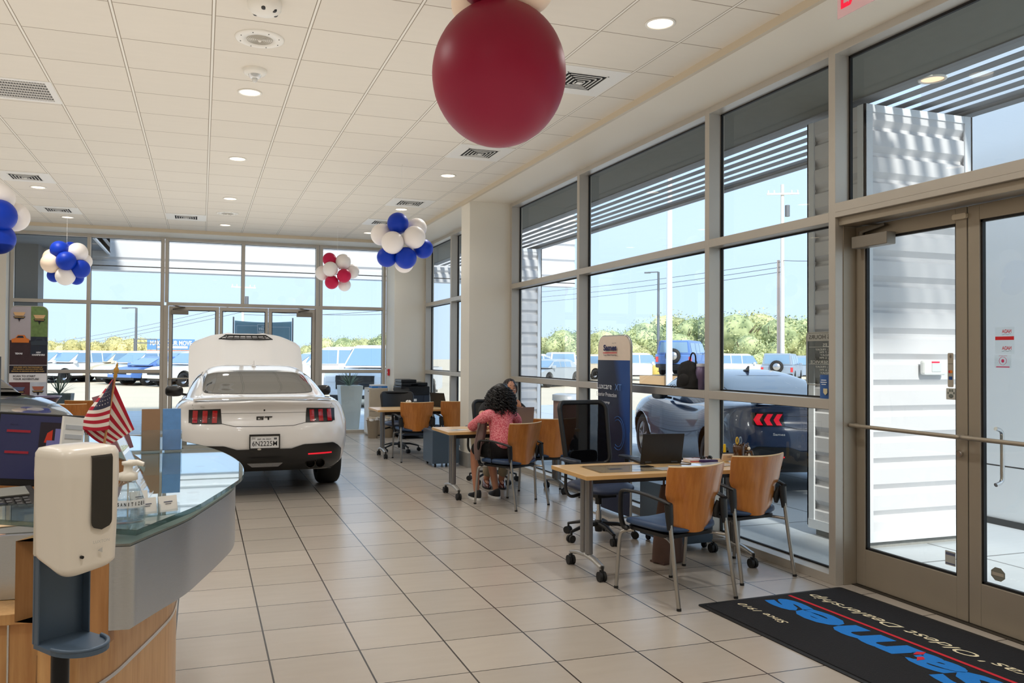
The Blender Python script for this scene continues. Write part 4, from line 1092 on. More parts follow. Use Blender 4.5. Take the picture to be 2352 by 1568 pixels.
pc('boxy', 'w', FW_, 1466, 56, -72, 'white boxy off-roader side-on, right of the tall navy banner')
pc('boxy', 'b', FB_, 1572, 46, -14, 'blue boxy off-roader with spare wheel raised on a ramp behind the black bag', dz=.62)
pc('boxy', 'w', FW_, 1694, 60, -58, 'white boxy off-roader beyond the roof of the dark blue coupe')
pc('boxy', 'g', FG_, 1797, 56, -8, 'grey boxy off-roader with rear spare wheel, left of the business hours sign')
pc('suv', 'g', FG_, 1846, 62, -60, 'dark grey vehicle at the right end of the outdoor row')
pc('suv', 'c', FC_, 1385, 58, -50, 'pale vehicle partly hidden by the left edge of the tall navy banner')
G2 = 'cars parked in the row beyond the back windows'
row = [('suv', 's', FS_, 92, 52, 'silver'), ('suv', 'w', FW_, 128, 51, 'white'), ('suv', 'w', FW_, 176, 50, 'white'), ('sedan', 's', FS_, 222, 53, 'silver'), ('suv', 'c', FC_, 262, 51, 'cream'), ('suv', 'd', FD_, 305, 52, 'dark'), ('suv', 'w', FW_, 330, 47, 'white'), ('sedan', 'b', FB_, 368, 45, 'blue'), ('suv', 's', FS_, 416, 46, 'silver'), ('suv', 'w', FW_, 452, 43, 'white')]
LAB = ['silver car leftmost in the outdoor row, behind the tall poster stand', 'white car in the outdoor row just right of the tall poster stand', 'white car in the outdoor row left of the second back-window post', 'silver low car in the outdoor row just right of the second back-window post',
       'cream car in the outdoor row left of the flag tip', 'dark car in the outdoor row near the foot of the grey lamp post', 'white car in the outdoor row below the empty sign frame', 'blue low car in the outdoor row below the billboard', 'silver car seen through the left glass door', 'white car partly hidden by the raised white bonnet']
for (k, pn, pm, px, D, _), lb in zip(row, LAB): pc(k, pn, pm, px, D, 128, lb, group=G2)
pc('pickup', 'w', FW_, 806, 34, 78, 'white crew-cab pickup outside the right-hand back window')
pc('suv', 'd', FD_, 792, 47, 100, 'dark vehicle behind the white pickup outside the back window')
pc('suv', 'b', FB_, 846, 45, 80, 'blue vehicle beyond the bed of the white pickup')
pc('pickup', 'w', FW_, 893, 27, 160, 'large white truck nose-on at the lower right of the back window')
pc('suv', 'w', FW_, 722, 43, 110, 'white vehicle seen between the raised bonnet and the door frame')
# ramp for the blue one
w = world_at(1572, 830, 46); o = MB().box(-1.6, 1.6, -3, 3, 0, .60).build('display_ramp', GREYP, None, loc=(w.x, w.y, -.06), rot=(0, 0, rz_of(1572, -14))); tag(o, 'low grey display ramp under the blue off-roader outside', 'ramp')
o.data.materials[0] = mat('ramp_brown', (170, 140, 104), .8)
# yellow bollard and rack
w = world_at(1510, 850, 50); o = MB().lathe([(.0001, 0), (.30, 0), (.30, 1.0), (.25, 1.1), (.0001, 1.12)], n=14).build('yellow_bollard', mat('yellow_paint', (242, 204, 100), .6), None, loc=(w.x, w.y, -.06)); tag(o, 'squat yellow bollard on the lot beside the flagpole', 'bollard')
w = world_at(1521, 850, 46); m = MB()
for x in (-.28, .28): m.bar((x, 0, 0), (x, 0, 1.1), .05, .05)
for z in (.1, .45, .8, 1.08): m.bar((-.28, 0, z), (.28, 0, z), .05, .05)
o = m.build('orange_rack', mat('orange_metal', (226, 130, 70), .6), None, loc=(w.x, w.y, -.06)); tag(o, 'small orange metal rack on the lot beside the flagpole', 'rack')

# ------------------------------------------------------------------ trees
def leaf_mat(n, a, b):
    m, nt, out = _nt(n); bs = N(nt, 'ShaderNodeBsdfPrincipled'); bs.inputs['Roughness'].default_value = .8
    g = N(nt, 'ShaderNodeNewGeometry'); tx = N(nt, 'ShaderNodeTexNoise'); tx.inputs['Scale'].default_value = .9; L(nt, g.outputs['Position'], tx.inputs['Vector'])
    ad = N(nt, 'ShaderNodeMath', operation='ADD'); ad.inputs[1].default_value = -.22; ra = N(nt, 'ShaderNodeMath', operation='MULTIPLY_ADD'); L(nt, g.outputs['Random Per Island'], ra.inputs[0]); ra.inputs[1].default_value = .45; L(nt, tx.outputs['Fac'], ra.inputs[2]); L(nt, ra.outputs[0], ad.inputs[0])
    cr = N(nt, 'ShaderNodeValToRGB'); cr.color_ramp.elements[0].color = srgb(*a); cr.color_ramp.elements[1].color = srgb(*b); cr.color_ramp.elements[0].position = .3; cr.color_ramp.elements[1].position = .7
    L(nt, ad.outputs[0], cr.inputs[0]); L(nt, cr.outputs[0], bs.inputs['Base Color']); L(nt, bs.outputs[0], out.inputs[0]); return m
LEAF = [leaf_mat('leaf_green', (128, 142, 96), (206, 212, 156)), leaf_mat('leaf_olive', (150, 154, 104), (226, 222, 164)), leaf_mat('leaf_yellow', (176, 168, 110), (238, 224, 158))]
BARK = mat('bark', (96, 78, 60), .9, noise=.3)
def make_tree(seed, h, w, mat_, n=1500, name='leafy_tree', ls=.22):
    rnd = random.Random(seed); o = empty(name)
    t = MB().tube([(0, 0, -.1), (.05, 0, h*.25), (-.05, .05, h*.55)], [.16, .13, .06], 8)
    for k in range(5):
        a = rnd.random()*6.28; t.tube([(0, 0, h*.28), (w*.22*cos(a), w*.22*sin(a), h*.5), (w*.34*cos(a+.3), w*.34*sin(a+.3), h*.68)], [.07, .05, .02], 6)
    t.build('trunk', BARK, o)
    blobs = [(Vector((rnd.uniform(-.34, .34)*w, rnd.uniform(-.34, .34)*w, h*rnd.uniform(.28, .78))), w*rnd.uniform(.17, .28)) for _ in range(9)]+[(Vector((0, 0, h*.55)), w*.36)]
    m = MB()
    core = MB()
    for i in range(n):
        c, r_ = blobs[rnd.randrange(len(blobs))]
        d = Vector((rnd.gauss(0, 1), rnd.gauss(0, 1), rnd.gauss(0, 1))).normalized(); p = c+d*r_*rnd.uniform(.72, 1.05)
        if p.z < .15: continue
        s = ls*rnd.uniform(.6, 1.25); a = Vector((rnd.gauss(0, 1), rnd.gauss(0, 1), rnd.gauss(0, 1))).normalized(); b = a.cross(d)
        if b.length < .01: continue
        b.normalize(); a = (a-d*a.dot(d)*.5).normalized()
        m.add([p-a*s, p+b*s*.5, p+a*s, p-b*s*.5], [(0, 1, 2, 3)])
    for c, r_ in blobs:
        m.sphere(c, r_*.8, 9, 6)
    m.build('foliage', mat_, o); return o
TP = {}
def put_tree(k, px, D, ytop, label, group):
    """k prototype; ytop = picture row the crown reaches"""
    H = CAMH+(817-ytop)/1870.86*D
    spec = {0: (11, 6.5, 6.5, LEAF[0], 5200, .14), 1: (23, 6.5, 7.5, LEAF[1], 5200, .14), 2: (5, 3.0, 5.5, LEAF[2], 2600, .13), 3: (37, 6.5, 5.5, LEAF[0], 4600, .14)}[k]
    if k not in TP: TP[k] = make_tree(*spec[:5], ls=spec[5], name='scrub_bush' if k == 2 else 'leafy_tree'); o = TP[k]
    else: o = copy_tree(TP[k])
    w = world_at(px, 800, D); s = H/(spec[1]*1.02); o.location = (w.x, w.y, -.1); o.scale = (s*1.0, s*1.0, s); o.rotation_euler.z = px*.7
    tag(o, label, 'bush' if k == 2 else 'tree', group)
GR = 'trees along the edge of the outdoor lot at right'
for k, px, D, yt in ((0, 1195, 78, 742), (1, 1250, 80, 760), (0, 1292, 76, 732), (3, 1340, 80, 768), (1, 1385, 78, 742), (3, 1432, 79, 745), (0, 1480, 76, 712), (1, 1532, 80, 700), (0, 1590, 78, 702), (3, 1640, 80, 716), (0, 1690, 76, 690), (1, 1745, 80, 698), (3, 1790, 76, 695), (0, 1850, 79, 705), (1, 1900, 78, 700), (3, 1560, 72, 735), (1, 1450, 73, 770), (3, 1720, 72, 742), (0, 1405, 84, 735)):
    put_tree(k, px, D, yt, 'tree in the green line bordering the lot beyond the right-hand windows', GR)
GB = 'trees behind the pickup beyond the back window'
for k, px, D, yt in ((1, 745, 74, 765), (0, 790, 72, 758), (1, 838, 70, 765), (0, 885, 66, 748), (1, 705, 76, 785)):
    put_tree(k, px, D, yt, 'pale green tree behind the white pickup outside the back window', GB)
GL = 'distant yellow-green scrub beyond the back windows'
for i, px in enumerate((60, 100, 140, 185, 225, 262, 300, 335, 375, 410)):
    put_tree(2, px, 118+(i*7) % 16, (800, 796, 799, 794, 797, 792, 787, 793, 797, 800)[i], 'distant yellow-green scrub bush beyond the left back windows', GL)

# ------------------------------------------------------------------ poles, wires, signs
POLEW = mat('white_pole', (232, 234, 238), .35, .2); POLEG = mat('grey_pole', (110, 112, 116), .5, .4)
w = world_at(1537, 850, 43); o = MB().tube([(0, 0, 0), (0, 0, 13)], [.17, .12], 18).build('flag_pole', POLEW, None, loc=(w.x, w.y, -.06)); tag(o, 'tall thick white flagpole outside between the second and first windows', 'pole')
for px, D, yt, lb in ((1512, 60, 625, 'slim grey lamp post with short arm left of the white flagpole'), (312, 66, 719, 'slim grey lamp post outside the left back windows')):
    w = world_at(px, 800, D); H = CAMH+(817-yt)/1870.86*D; o = empty('lamp_post', lb, 'lamp post', (w.x, w.y, -.06), rz_of(px, 0))
    MB().tube([(0, 0, 0), (0, 0, H)], [.11, .08], 10).build('post', POLEG, o); MB().bar((0, 0, H), (-.75, 0, H-.02), .12, .07).build('lamp_arm', POLEG, o); MB().box(-1.0, -.55, -.14, .14, H-.08, H).build('lamp_head', POLEG, o)
def utility(px, D, yt, lb):
    w = world_at(px, 800, D); H = CAMH+(817-yt)/1870.86*D; o = empty('utility_pole', lb, 'utility pole', (w.x, w.y, -.06), rz_of(px, 12))
    MB().tube([(0, 0, 0), (0, 0, H)], [.16, .11], 12).build('pole', mat('bleached_wood', (222, 214, 204), .8), o)
    MB().bar((-1.1, -.16, H-.7), (1.1, -.16, H-.7), .1, .12).build('crossarm', mat('bleached_wood', (222, 214, 204), .8), o)
    m = MB()
    for x in (-1.0, -.6, .6, 1.0): m.lathe([(.05, 0), (.07, .06), (.04, .1), (.07, .15), (.03, .2)], (x, -.16, H-.64), n=10)
    m.build('insulators', POLEW, o)
    MB().cyl((.34, 0, H-2.3), (.34, 0, H-1.5), .17, n=14).build('transformer', POLEG, o); return Vector((w.x, w.y, H))
A_ = utility(1797, 62, 442, 'bleached utility pole with crossarm seen through the window nearest the doors')
B_ = utility(557, 78, 652, 'pale utility pole with crossarm beyond the back doors')
w = world_at(1788, 800, 62.4); o = MB().tube([(0, 0, 0), (0, 0, 8.6)], [.12, .1], 10).build('service_pole', mat('rusty_pole', (214, 190, 176), .8), None, loc=(w.x, w.y, -.06)); tag(o, 'shorter second pole standing just left of the tall utility pole', 'utility pole')
def wires(name, pts, lb, grp):
    for i, (a, b) in enumerate(pts):
        A, B = world_at(*a), world_at(*b); P_ = [A+(B-A)*t/24-Vector((0, 0, 4*.35*(t/24)*(1-t/24))) for t in range(25)]
        o = MB().tube(P_, .022, 5, smooth=False).build('overhead_wire', POLEG, None); tag(o, lb, 'wire', grp)
wires('r', [((1150, 676, 118), (1796, 601, 62)), ((1150, 688, 118), (1796, 613, 62)), ((1150, 699, 118), (1796, 624, 62)), ((1797, 598, 62), (2150, 560, 52))], 'thin overhead wire crossing the sky beyond the right-hand windows', 'overhead wires at right')
wires('l', [((95, 789, 150), (557, 697, 78)), ((95, 797, 150), (557, 707, 78)), ((95, 803, 150), (557, 716, 78)), ((557, 712, 78), (980, 716, 70)), ((557, 722, 78), (980, 702, 70))], 'thin overhead wire crossing the sky beyond the back windows', 'overhead wires at back')
# billboard and empty frame
w = world_at(393, 800, 78); o = empty('billboard', 'blue and red roadside billboard with white words behind the left glass door', 'sign', (w.x, w.y, 0), rz_of(393, 0))
z = lambda y: CAMH+(817-y)/1870.86*78
MB().box(-2.0, 2.0, 0, .15, z(809), z(786)).build('blue_board', mat('board_blue', (92, 140, 206), .5), o); MB().box(-2.0, 2.0, 0, .15, z(819), z(810)).build('red_board', mat('board_red', (226, 120, 110), .5), o)
text('MAKE YOUR MOVE', PAPER, o, frame_M((0, -.02, z(794.5)), (1, 0, 0), (0, 0, 1)), width=3.5, height=.42, bold=.02); MB().box(-1.2, 1.4, -.02, 0, z(806), z(801)).build('white_strip', PAPER, o)
MB().box(-1.8, -1.7, 0, .1, -.06, z(819)).box(1.7, 1.8, 0, .1, -.06, z(819)).build('posts', POLEG, o)
w = world_at(334, 800, 60); o = empty('sign_frame', 'empty square metal sign frame standing behind the parked row', 'sign', (w.x, w.y, 0), rz_of(334, 0)); z = lambda y: CAMH+(817-y)/1870.86*60
m = MB()
for x in (-.72, .72): m.box(x-.03, x+.03, -.03, .03, -.06, z(787))
for q in (787, 795, 822): m.box(-.72, .72, -.03, .03, z(q)-.03, z(q)+.03)
m.build('frame', POLEG, o)
# truck month banner on posts
BT = mat('banner_teal', (128, 170, 190), .7, noise=.3, nscale=2)
o = empty('outdoor_banner', 'teal vinyl banner lettered in white behind the raised bonnet', 'banner', (1.26, 18.1, -.03), 0)
MB().sheet(lambda u, v: Vector(((u-.5)*1.19, .015*sin(u*9), 1.50+.78*v-.03*sin(pi*u)*(v > .5)*(2*v-1))), 20, 10, .006).build('vinyl_sheet', BT, o)
for x in (-.62, .62): MB().tube([(x, .03, 0), (x, .03, 2.36)], .016, 8).build('post', POLEG, o)
WINK = mat('banner_white_ink', (226, 234, 238), .6)
text('FORD', WINK, o, frame_M((.02, -.035, 2.155), (1, 0, 0), (0, 0, 1)), width=.12, height=.035, bold=.02); text('TRUCK', WINK, o, frame_M((.02, -.035, 2.105), (1, 0, 0), (0, 0, 1)), width=.25, height=.055, bold=.04); text('MONTH', WINK, o, frame_M((.02, -.035, 2.035), (1, 0, 0), (0, 0, 1)), width=.25, height=.055, bold=.04)
m = MB()
for (x0, x1, z0, z1) in ((-.13, .17, 2.195, 2.203), (-.13, .17, 1.965, 1.973), (-.13, -.122, 1.97, 2.2), (.162, .17, 1.97, 2.2), (-.56, -.13, 2.17, 2.176), (.17, .55, 2.15, 2.156), (-.56, -.554, 1.6, 2.176), (.545, .551, 1.6, 2.156)): m.box(x0, x1, -.034, -.028, z0, z1)
m.build('printed_border', WINK, o)
# planters with yuccas
def planter(label, x, y, h=.93, m=None, sd=1):
    o = empty('yucca_planter', label, 'planter', (x, y, -.03)); rnd = random.Random(sd)
    m = m or mat('pale_planter', (222, 226, 224), .6, noise=.06, nscale=3)
    vs = []
    for s, z in ((.165, 0), (.235, h), (.205, h), (.20, h-.06)): vs += [(-s, -s, z), (s, -s, z), (s, s, z), (-s, s, z)]
    MB().add(vs, [(3, 2, 1, 0), (12, 13, 14, 15)]+[(k*4+i, k*4+(i+1) % 4, k*4+4+(i+1) % 4, k*4+4+i) for k in range(3) for i in range(4)]).build('pot', m, o, bev=.006)
    lv = MB()
    for i in range(46):
        a = rnd.uniform(0, 6.28); e = rnd.uniform(.12, 1.25); Ln = rnd.uniform(.30, .46); d = Vector((cos(a)*cos(e), sin(a)*cos(e), sin(e))); sidev = Vector((-sin(a), cos(a), 0))*.011; b = Vector((0, 0, h-.02)); dr = Vector((0, 0, -.10*(1-e/1.4)))
        q = [b, b+d*Ln*.4+sidev, b+d*Ln*.4-sidev, b+d*Ln*.75+dr*.5+sidev*.7, b+d*Ln*.75+dr*.5-sidev*.7, b+d*Ln+dr]
        lv.add(q, [(0, 1, 2), (1, 3, 4, 2), (3, 5, 4)])
    lv.build('spiky_leaves', mat('yucca_green', (104, 124, 98), .6), o)
planter('tall pale tapered planter with a yucca outside the right back window', 2.93, 16.9, sd=3)
planter('dark planter with a spiky yucca outside the left back window', -2.52, 17.0, .80, mat('grey_planter', (92, 100, 100), .6), 5)
# bin outside
w = world_at(1303, 950, 14.6); o = empty('outdoor_bin', 'brown round litter bin with pale rim outside the third window', 'bin', (w.x, w.y, -.03))
MB().lathe([(.0001, 0), (.25, 0), (.25, .80), (.0001, .80)], n=24).build('body', mat('bin_brown', (150, 104, 86), .6, noise=.2), o); MB().lathe([(.27, .78), (.27, .88), (.20, .90), (.19, .80)], n=24).build('rim', POLEW, o)
# ------------------------------------------------------------------ reception desk (horseshoe, glass transaction top)
BRUSH, nt_, out_ = _nt('brushed_stainless')
b_ = N(nt_, 'ShaderNodeBsdfPrincipled'); b_.inputs['Base Color'].default_value = srgb(192, 197, 203); b_.inputs['Metallic'].default_value = .85; b_.inputs['Roughness'].default_value = .27
tc_ = N(nt_, 'ShaderNodeTexCoord'); mp_ = N(nt_, 'ShaderNodeMapping'); mp_.inputs['Scale'].default_value = (60, 60, 900); tx_ = N(nt_, 'ShaderNodeTexNoise'); tx_.inputs['Scale'].default_value = 1
L(nt_, tc_.outputs['Object'], mp_.inputs[0]); L(nt_, mp_.outputs[0], tx_.inputs['Vector']); bp_ = N(nt_, 'ShaderNodeBump'); bp_.inputs['Strength'].default_value = .08; bp_.inputs['Distance'].default_value = .002; L(nt_, tx_.outputs['Fac'], bp_.inputs['Height']); L(nt_, bp_.outputs[0], b_.inputs['Normal']); L(nt_, b_.outputs[0], out_.inputs[0])
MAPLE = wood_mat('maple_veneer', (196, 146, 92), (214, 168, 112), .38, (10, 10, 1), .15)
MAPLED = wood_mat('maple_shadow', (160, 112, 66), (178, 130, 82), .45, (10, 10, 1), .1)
TOPG = mat('glass_top_edge', (24, 58, 60), .05, coat=1, alpha=.85)
GTOP, nt_, out_ = _nt('reflective_glass_top')
g_ = N(nt_, 'ShaderNodeBsdfGlossy'); g_.inputs['Roughness'].default_value = .015; g_.inputs[0].default_value = (.92, .97, .98, 1); t_ = N(nt_, 'ShaderNodeBsdfTransparent'); t_.inputs[0].default_value = (.75, .86, .85, 1)
lw_ = N(nt_, 'ShaderNodeLayerWeight'); pw_ = N(nt_, 'ShaderNodeMath', operation='POWER'); L(nt_, lw_.outputs['Facing'], pw_.inputs[0]); pw_.inputs[1].default_value = 2.2; mx_ = N(nt_, 'ShaderNodeMixShader')
L(nt_, pw_.outputs[0], mx_.inputs[0]); L(nt_, t_.outputs[0], mx_.inputs[1]); L(nt_, g_.outputs[0], mx_.inputs[2]); L(nt_, mx_.outputs[0], out_.inputs[0])
OUT = [(-.15, 2.22), (-.085, 2.36), (-.01, 2.52), (.04, 2.68), (.10, 2.89), (.145, 3.08), (.16, 3.28), (.155, 3.48), (.135, 3.66), (.10, 3.86), (.045, 4.07), (-.03, 4.28), (-.11, 4.46), (-.22, 4.64), (-.38, 4.80), (-.60, 4.90), (-.90, 4.95)]
OUTS = [(p.x, p.y) for p in spline([(x, y, 0) for x, y in OUT], 4)]
def inset(poly, d):
    o_ = []
    for i, (x, y) in enumerate(poly):
        a = poly[max(0, i-1)]; b = poly[min(len(poly)-1, i+1)]; tx, ty = b[0]-a[0], b[1]-a[1]; l = hypot(tx, ty); o_.append((x-ty/l*d, y+tx/l*d))
    return o_
DX, DY = -.55, 3.4
desk = empty('reception_desk', 'curved maple reception desk with brushed steel band and glass top at lower left', 'desk', (DX, DY, 0))
sh = lambda P: [(x-DX, y-DY) for x, y in P]
def strip(mb, P, z0, z1, th, mi=0):
    A, B = sh(P), sh(inset(P, th)); n = len(A)
    vs = [(x, y, z) for z in (z0, z1) for x, y in A]+[(x, y, z) for z in (z0, z1) for x, y in B]
    mb.add(vs, [(i, i+1, n+i+1, n+i) for i in range(n-1)], mi, True); mb.add(vs, [(2*n+i+1, 2*n+i, 3*n+i, 3*n+i+1) for i in range(n-1)], mi, True)
    mb.add(vs, [(n+i, n+i+1, 3*n+i+1, 3*n+i) for i in range(n-1)]+[(i+1, i, 2*n+i, 2*n+i+1) for i in range(n-1)]+[(0, n, 3*n, 2*n), (n-1, 3*n-1, 4*n-1, 2*n-1)], mi)
    return mb
band = [p for p in inset(OUTS, .03)]; band[0] = (-.215, 2.262)
strip(MB(), band, .835, 1.045, .022).build('steel_band', BRUSH, desk)
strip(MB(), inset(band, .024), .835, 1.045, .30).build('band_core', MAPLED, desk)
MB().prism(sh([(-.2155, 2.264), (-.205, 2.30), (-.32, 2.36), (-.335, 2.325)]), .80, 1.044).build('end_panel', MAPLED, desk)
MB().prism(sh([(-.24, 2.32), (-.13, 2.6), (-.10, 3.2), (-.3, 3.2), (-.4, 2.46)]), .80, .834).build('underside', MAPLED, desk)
tp = inset(band, .002); tin = inset(OUTS, .36)[6:]; MB().prism(sh(list(tp)+list(reversed(tin))+[(-.47, 2.72), (-.40, 2.40)]), 1.046, 1.052).build('counter_surface', mat('counter_grey', (120, 122, 118), .3), desk)
gin = inset(OUTS, .36); gpoly = sh([p for p in OUTS]+[p for p in reversed(gin[6:])]+[(-.47, 2.70), (-.60, 2.75), (-1.05, 2.84), (-1.02, 2.56), (-.55, 2.50)])
gt = MB().prism(gpoly, 1.080, 1.092).build('glass_top', [GTOP], desk)
e_ = MB(); n_ = len(OUTS); A_2 = sh([(-1.02, 2.56), (-.55, 2.50)]+OUTS)
vs_ = [(x, y, z) for z in (1.079, 1.093) for x, y in A_2]+[(x*.998, y*.998, z) for z in (1.079, 1.093) for x, y in A_2]; k_ = len(A_2)
e_.add(vs_, [(i, i+1, k_+i+1, k_+i) for i in range(k_-1)]); e_.build('glass_edge', TOPG, desk)
for (x, y) in ((-.22, 2.42), (-.02, 2.85), (.0, 3.5), (-.12, 4.15), (-.42, 4.68), (-.50, 2.66), (-.85, 2.72)):
    MB().cyl((x-DX, y-DY, 1.052), (x-DX, y-DY, 1.080), .020, n=18).build('standoff', CHROME, desk)
base = inset(OUTS, .24); base = [(-.47, 2.85), (-.43, 2.60), (-.40, 2.45)]+base[3:]
strip(MB(), base, .09, .836, .02).build('curved_front', MAPLE, desk); strip(MB(), inset(base, .05), 0, .09, .02).build('plinth', BLK, desk)
strip(MB(), inset(base, -.004), .595, .607, .006).build('metal_inlay', CHROME, desk)
MB().box(-1.3, .085, -.58, -.555, .09, .715).build('front_panel', MAPLE, desk)
MB().box(.0, .005, -.583, -.578, .09, .71).build('metal_inlay', CHROME, desk)
MB().box(-1.3, .075, -.61, -.23, .715, .748).build('worktop', MAPLE, desk, bev=.002)
MB().box(-1.3, .08, -.45, -.42, .75, .952).build('steel_fascia', BRUSH, desk); MB().box(-1.3, .08, -.42, -.22, .935, .955).build('ledge', mat('counter_grey', (120, 122, 118), .3), desk)
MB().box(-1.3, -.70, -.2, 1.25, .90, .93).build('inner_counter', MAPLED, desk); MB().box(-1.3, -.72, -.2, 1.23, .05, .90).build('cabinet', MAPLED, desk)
# monitor
def at3(px, py, D): return world_at(px, py, D)
c = at3(88, 1016, 3.9); o = empty('computer_monitor', 'dark framed computer monitor facing the camera behind the sanitiser stand', 'monitor', (c.x, c.y, .93), rz_of(88, -14))
MB().rbox(0, .05, 0, .012, .24, .17, .03).build('stand_foot', BLK, o); MB().bar((0, .06, .01), (0, .035, .20), .05, .02).build('stand_neck', BLK, o)
tilt = Matrix.Rotation(R(-6), 4, 'X')
pn = empty('screen_panel', loc=(0, 0, .20)); pn.parent = o; pn.rotation_euler = (R(-4), R(4), 0)
MB().box(-.165, .165, 0, .03, -.155, .150).build('bezel', BLK, pn, bev=.004)
MB().box(-.155, .155, -.003, 0, -.125, .140).build('screen', mat('lit_screen', (44, 48, 86), .3, emit=(54, 60, 104), estr=.10), pn)
m = MB().box(.0, .150, -.006, -.003, -.05, .115); m.build('dark_window', mat('screen_dark', (34, 28, 44), .3, emit=(34, 28, 44), estr=.05), pn)
m = MB()
for (a, b, z0, z1) in ((-.125, -.035, .068, .078), (-.125, -.035, -.02, -.01)): m.box(a, b, -.007, -.003, z0, z1)
m.build('red_lines', mat('screen_red', (150, 30, 50), .4, emit=(150, 30, 50), estr=.1), pn)
MB().box(.06, .12, -.008, -.006, .02, .09).box(.03, .06, -.009, -.006, -.045, .04).build('pale_panels', mat('screen_pale', (110, 112, 170), .4, emit=(110, 112, 170), estr=.1), pn)
MB().prism([(.02, .03), (.05, .03), (.05, .085), (.03, .07)], 0, .002, M=Matrix(((1, 0, 0, 0), (0, 0, -1, -.006), (0, 1, 0, 0), (0, 0, 0, 1)))).build('red_shape', mat('screen_orange', (190, 50, 30), .4, emit=(190, 50, 30), estr=.1), pn)
text('Search', mat('screen_ink', (30, 30, 60), .5), pn, frame_M((-.10, -.0045, .10), (1, 0, 0), (0, 0, 1)), width=.03, shear=.3)
MB().cyl((.135, -.004, -.142), (.135, .0, -.142), .008, n=14).build('power_badge', CHROME, pn)
# phone, papers, box by the monitor
c = at3(10, 1108, 3.55); o = empty('desk_phone', 'black office desk phone with grey screen at the left frame edge', 'phone', (c.x, c.y, .931), R(25))
m = MB().add([(-.12, -.1, 0), (.12, -.1, 0), (.12, .1, 0), (-.12, .1, 0), (-.12, -.1, .02), (.12, -.1, .02), (.12, .1, .085), (-.12, .1, .085)], [(3, 2, 1, 0), (4, 5, 6, 7), (0, 1, 5, 4), (1, 2, 6, 5), (2, 3, 7, 6), (3, 0, 4, 7)]); m.build('body', BLK, o, bev=.006)
F_ = Matrix.Translation((0, 0, .052)) @ Matrix.Rotation(R(18), 4, 'X')
m = MB(); m.M = F_; m.box(-.03, .09, .015, .085, .002, .008); m.build('display', mat('phone_display', (120, 122, 118), .2), o)
m = MB(); m.M = F_
for i in range(4):
    for j_ in range(4): m.box(-.03+i*.03, -.012+i*.03, -.085+j_*.022, -.07+j_*.022, .002, .008)
m.build('keys', mat('phone_keys', (60, 60, 62), .5), o)
m = MB(); m.M = F_; m.tube([(-.08, -.08, .02), (-.08, -.05, .035), (-.08, .05, .035), (-.08, .08, .02)], .018, 10).build('handset', BLK, o)
rnd = random.Random(4)
KRAFT = mat('tan_paper', (196, 170, 136), .8)
for i, (px, py, D, mm, lb, ang) in enumerate(((35, 1128, 3.25, KRAFT, 'tan paper sheet on top of the pile below the monitor', 20), (30, 1142, 3.2, mat('green_folder', (66, 160, 130), .6), 'green folder under the tan papers at the left edge', -8), (62, 1136, 3.18, mat('pink_paper', (216, 170, 150), .8), 'pinkish paper sheet beside the green folder', 35), (66, 1152, 3.3, mat('orange_folder', (196, 86, 50), .7), 'orange folder corner beside the dispenser', 10))):
    c = at3(px, py, D); o = MB().sheet(lambda u, v: Vector(((u-.5)*.29, (v-.5)*.21, .004*sin(u*5+i))), 6, 4, .002+.001*(i % 2)).build(('paper_sheet', 'folder', 'paper_sheet', 'folder')[i], mm, None, loc=(c.x, c.y, .936+(.018, .009, .014, .004)[i]), rot=(0, 0, R(ang))); tag(o, lb, ('paper', 'folder')[i % 2])
# ---- things on the glass
GZ = 1.0925
c = at3(268, 1150, 2.42); FL = at3
# foaming sanitiser bottle
o = empty('sanitizer_bottle', 'clear pump bottle lettered SANITIZER on the glass counter', 'bottle', (-.180, 2.345, GZ), R(18))
HB = GZ
prof = [(.0001, 0), (.041, 0), (.044, .004), (.044, .03), (.040, .06), (.030, .088), (.019, .104), (.017, .112)]
MB().lathe(prof, n=28).build('bottle_shell', glass_mat('bottle_plastic', (.82, .87, .90), ior=1.7), o)
MB().lathe([(.0001, .004), (.041, .006), (.0405, .034), (.0001, .034)], n=24).build('liquid', glass_mat('clear_gel', (.80, .88, .95), ior=1.5), o)
MB().lathe([(.018, .108), (.024, .110), (.024, .128), (.012, .132), (.011, .148), (.016, .150), (.016, .158), (.0001, .160)], n=24).build('pump_collar', PLW, o)
MB().tube([(0, 0, .153), (.02, -.012, .155), (.034, -.02, .150)], [.010, .008, .006], 10).build('spout', PLW, o)
MB().cyl((0, 0, .01), (0, 0, .11), .002, n=6).build('dip_tube', PLW, o)
MB().grid(lambda u, v: Vector((.0445*sin((u-.5)*2.2), -.0445*cos((u-.5)*2.2), .042+.02*v)), 16, 1).build('label_band', mat('clear_label', (236, 240, 244), .3, alpha=.75), o)
for i, ch in enumerate('SANITIZER'):
    a = (i-4)*.19; text(ch, BLK, o, frame_M((.0455*sin(a), -.0455*cos(a), .052), (cos(a), sin(a), 0), (0, 0, 1)), height=.0095, width=.0052 if ch != 'I' else .0018, bold=.03)
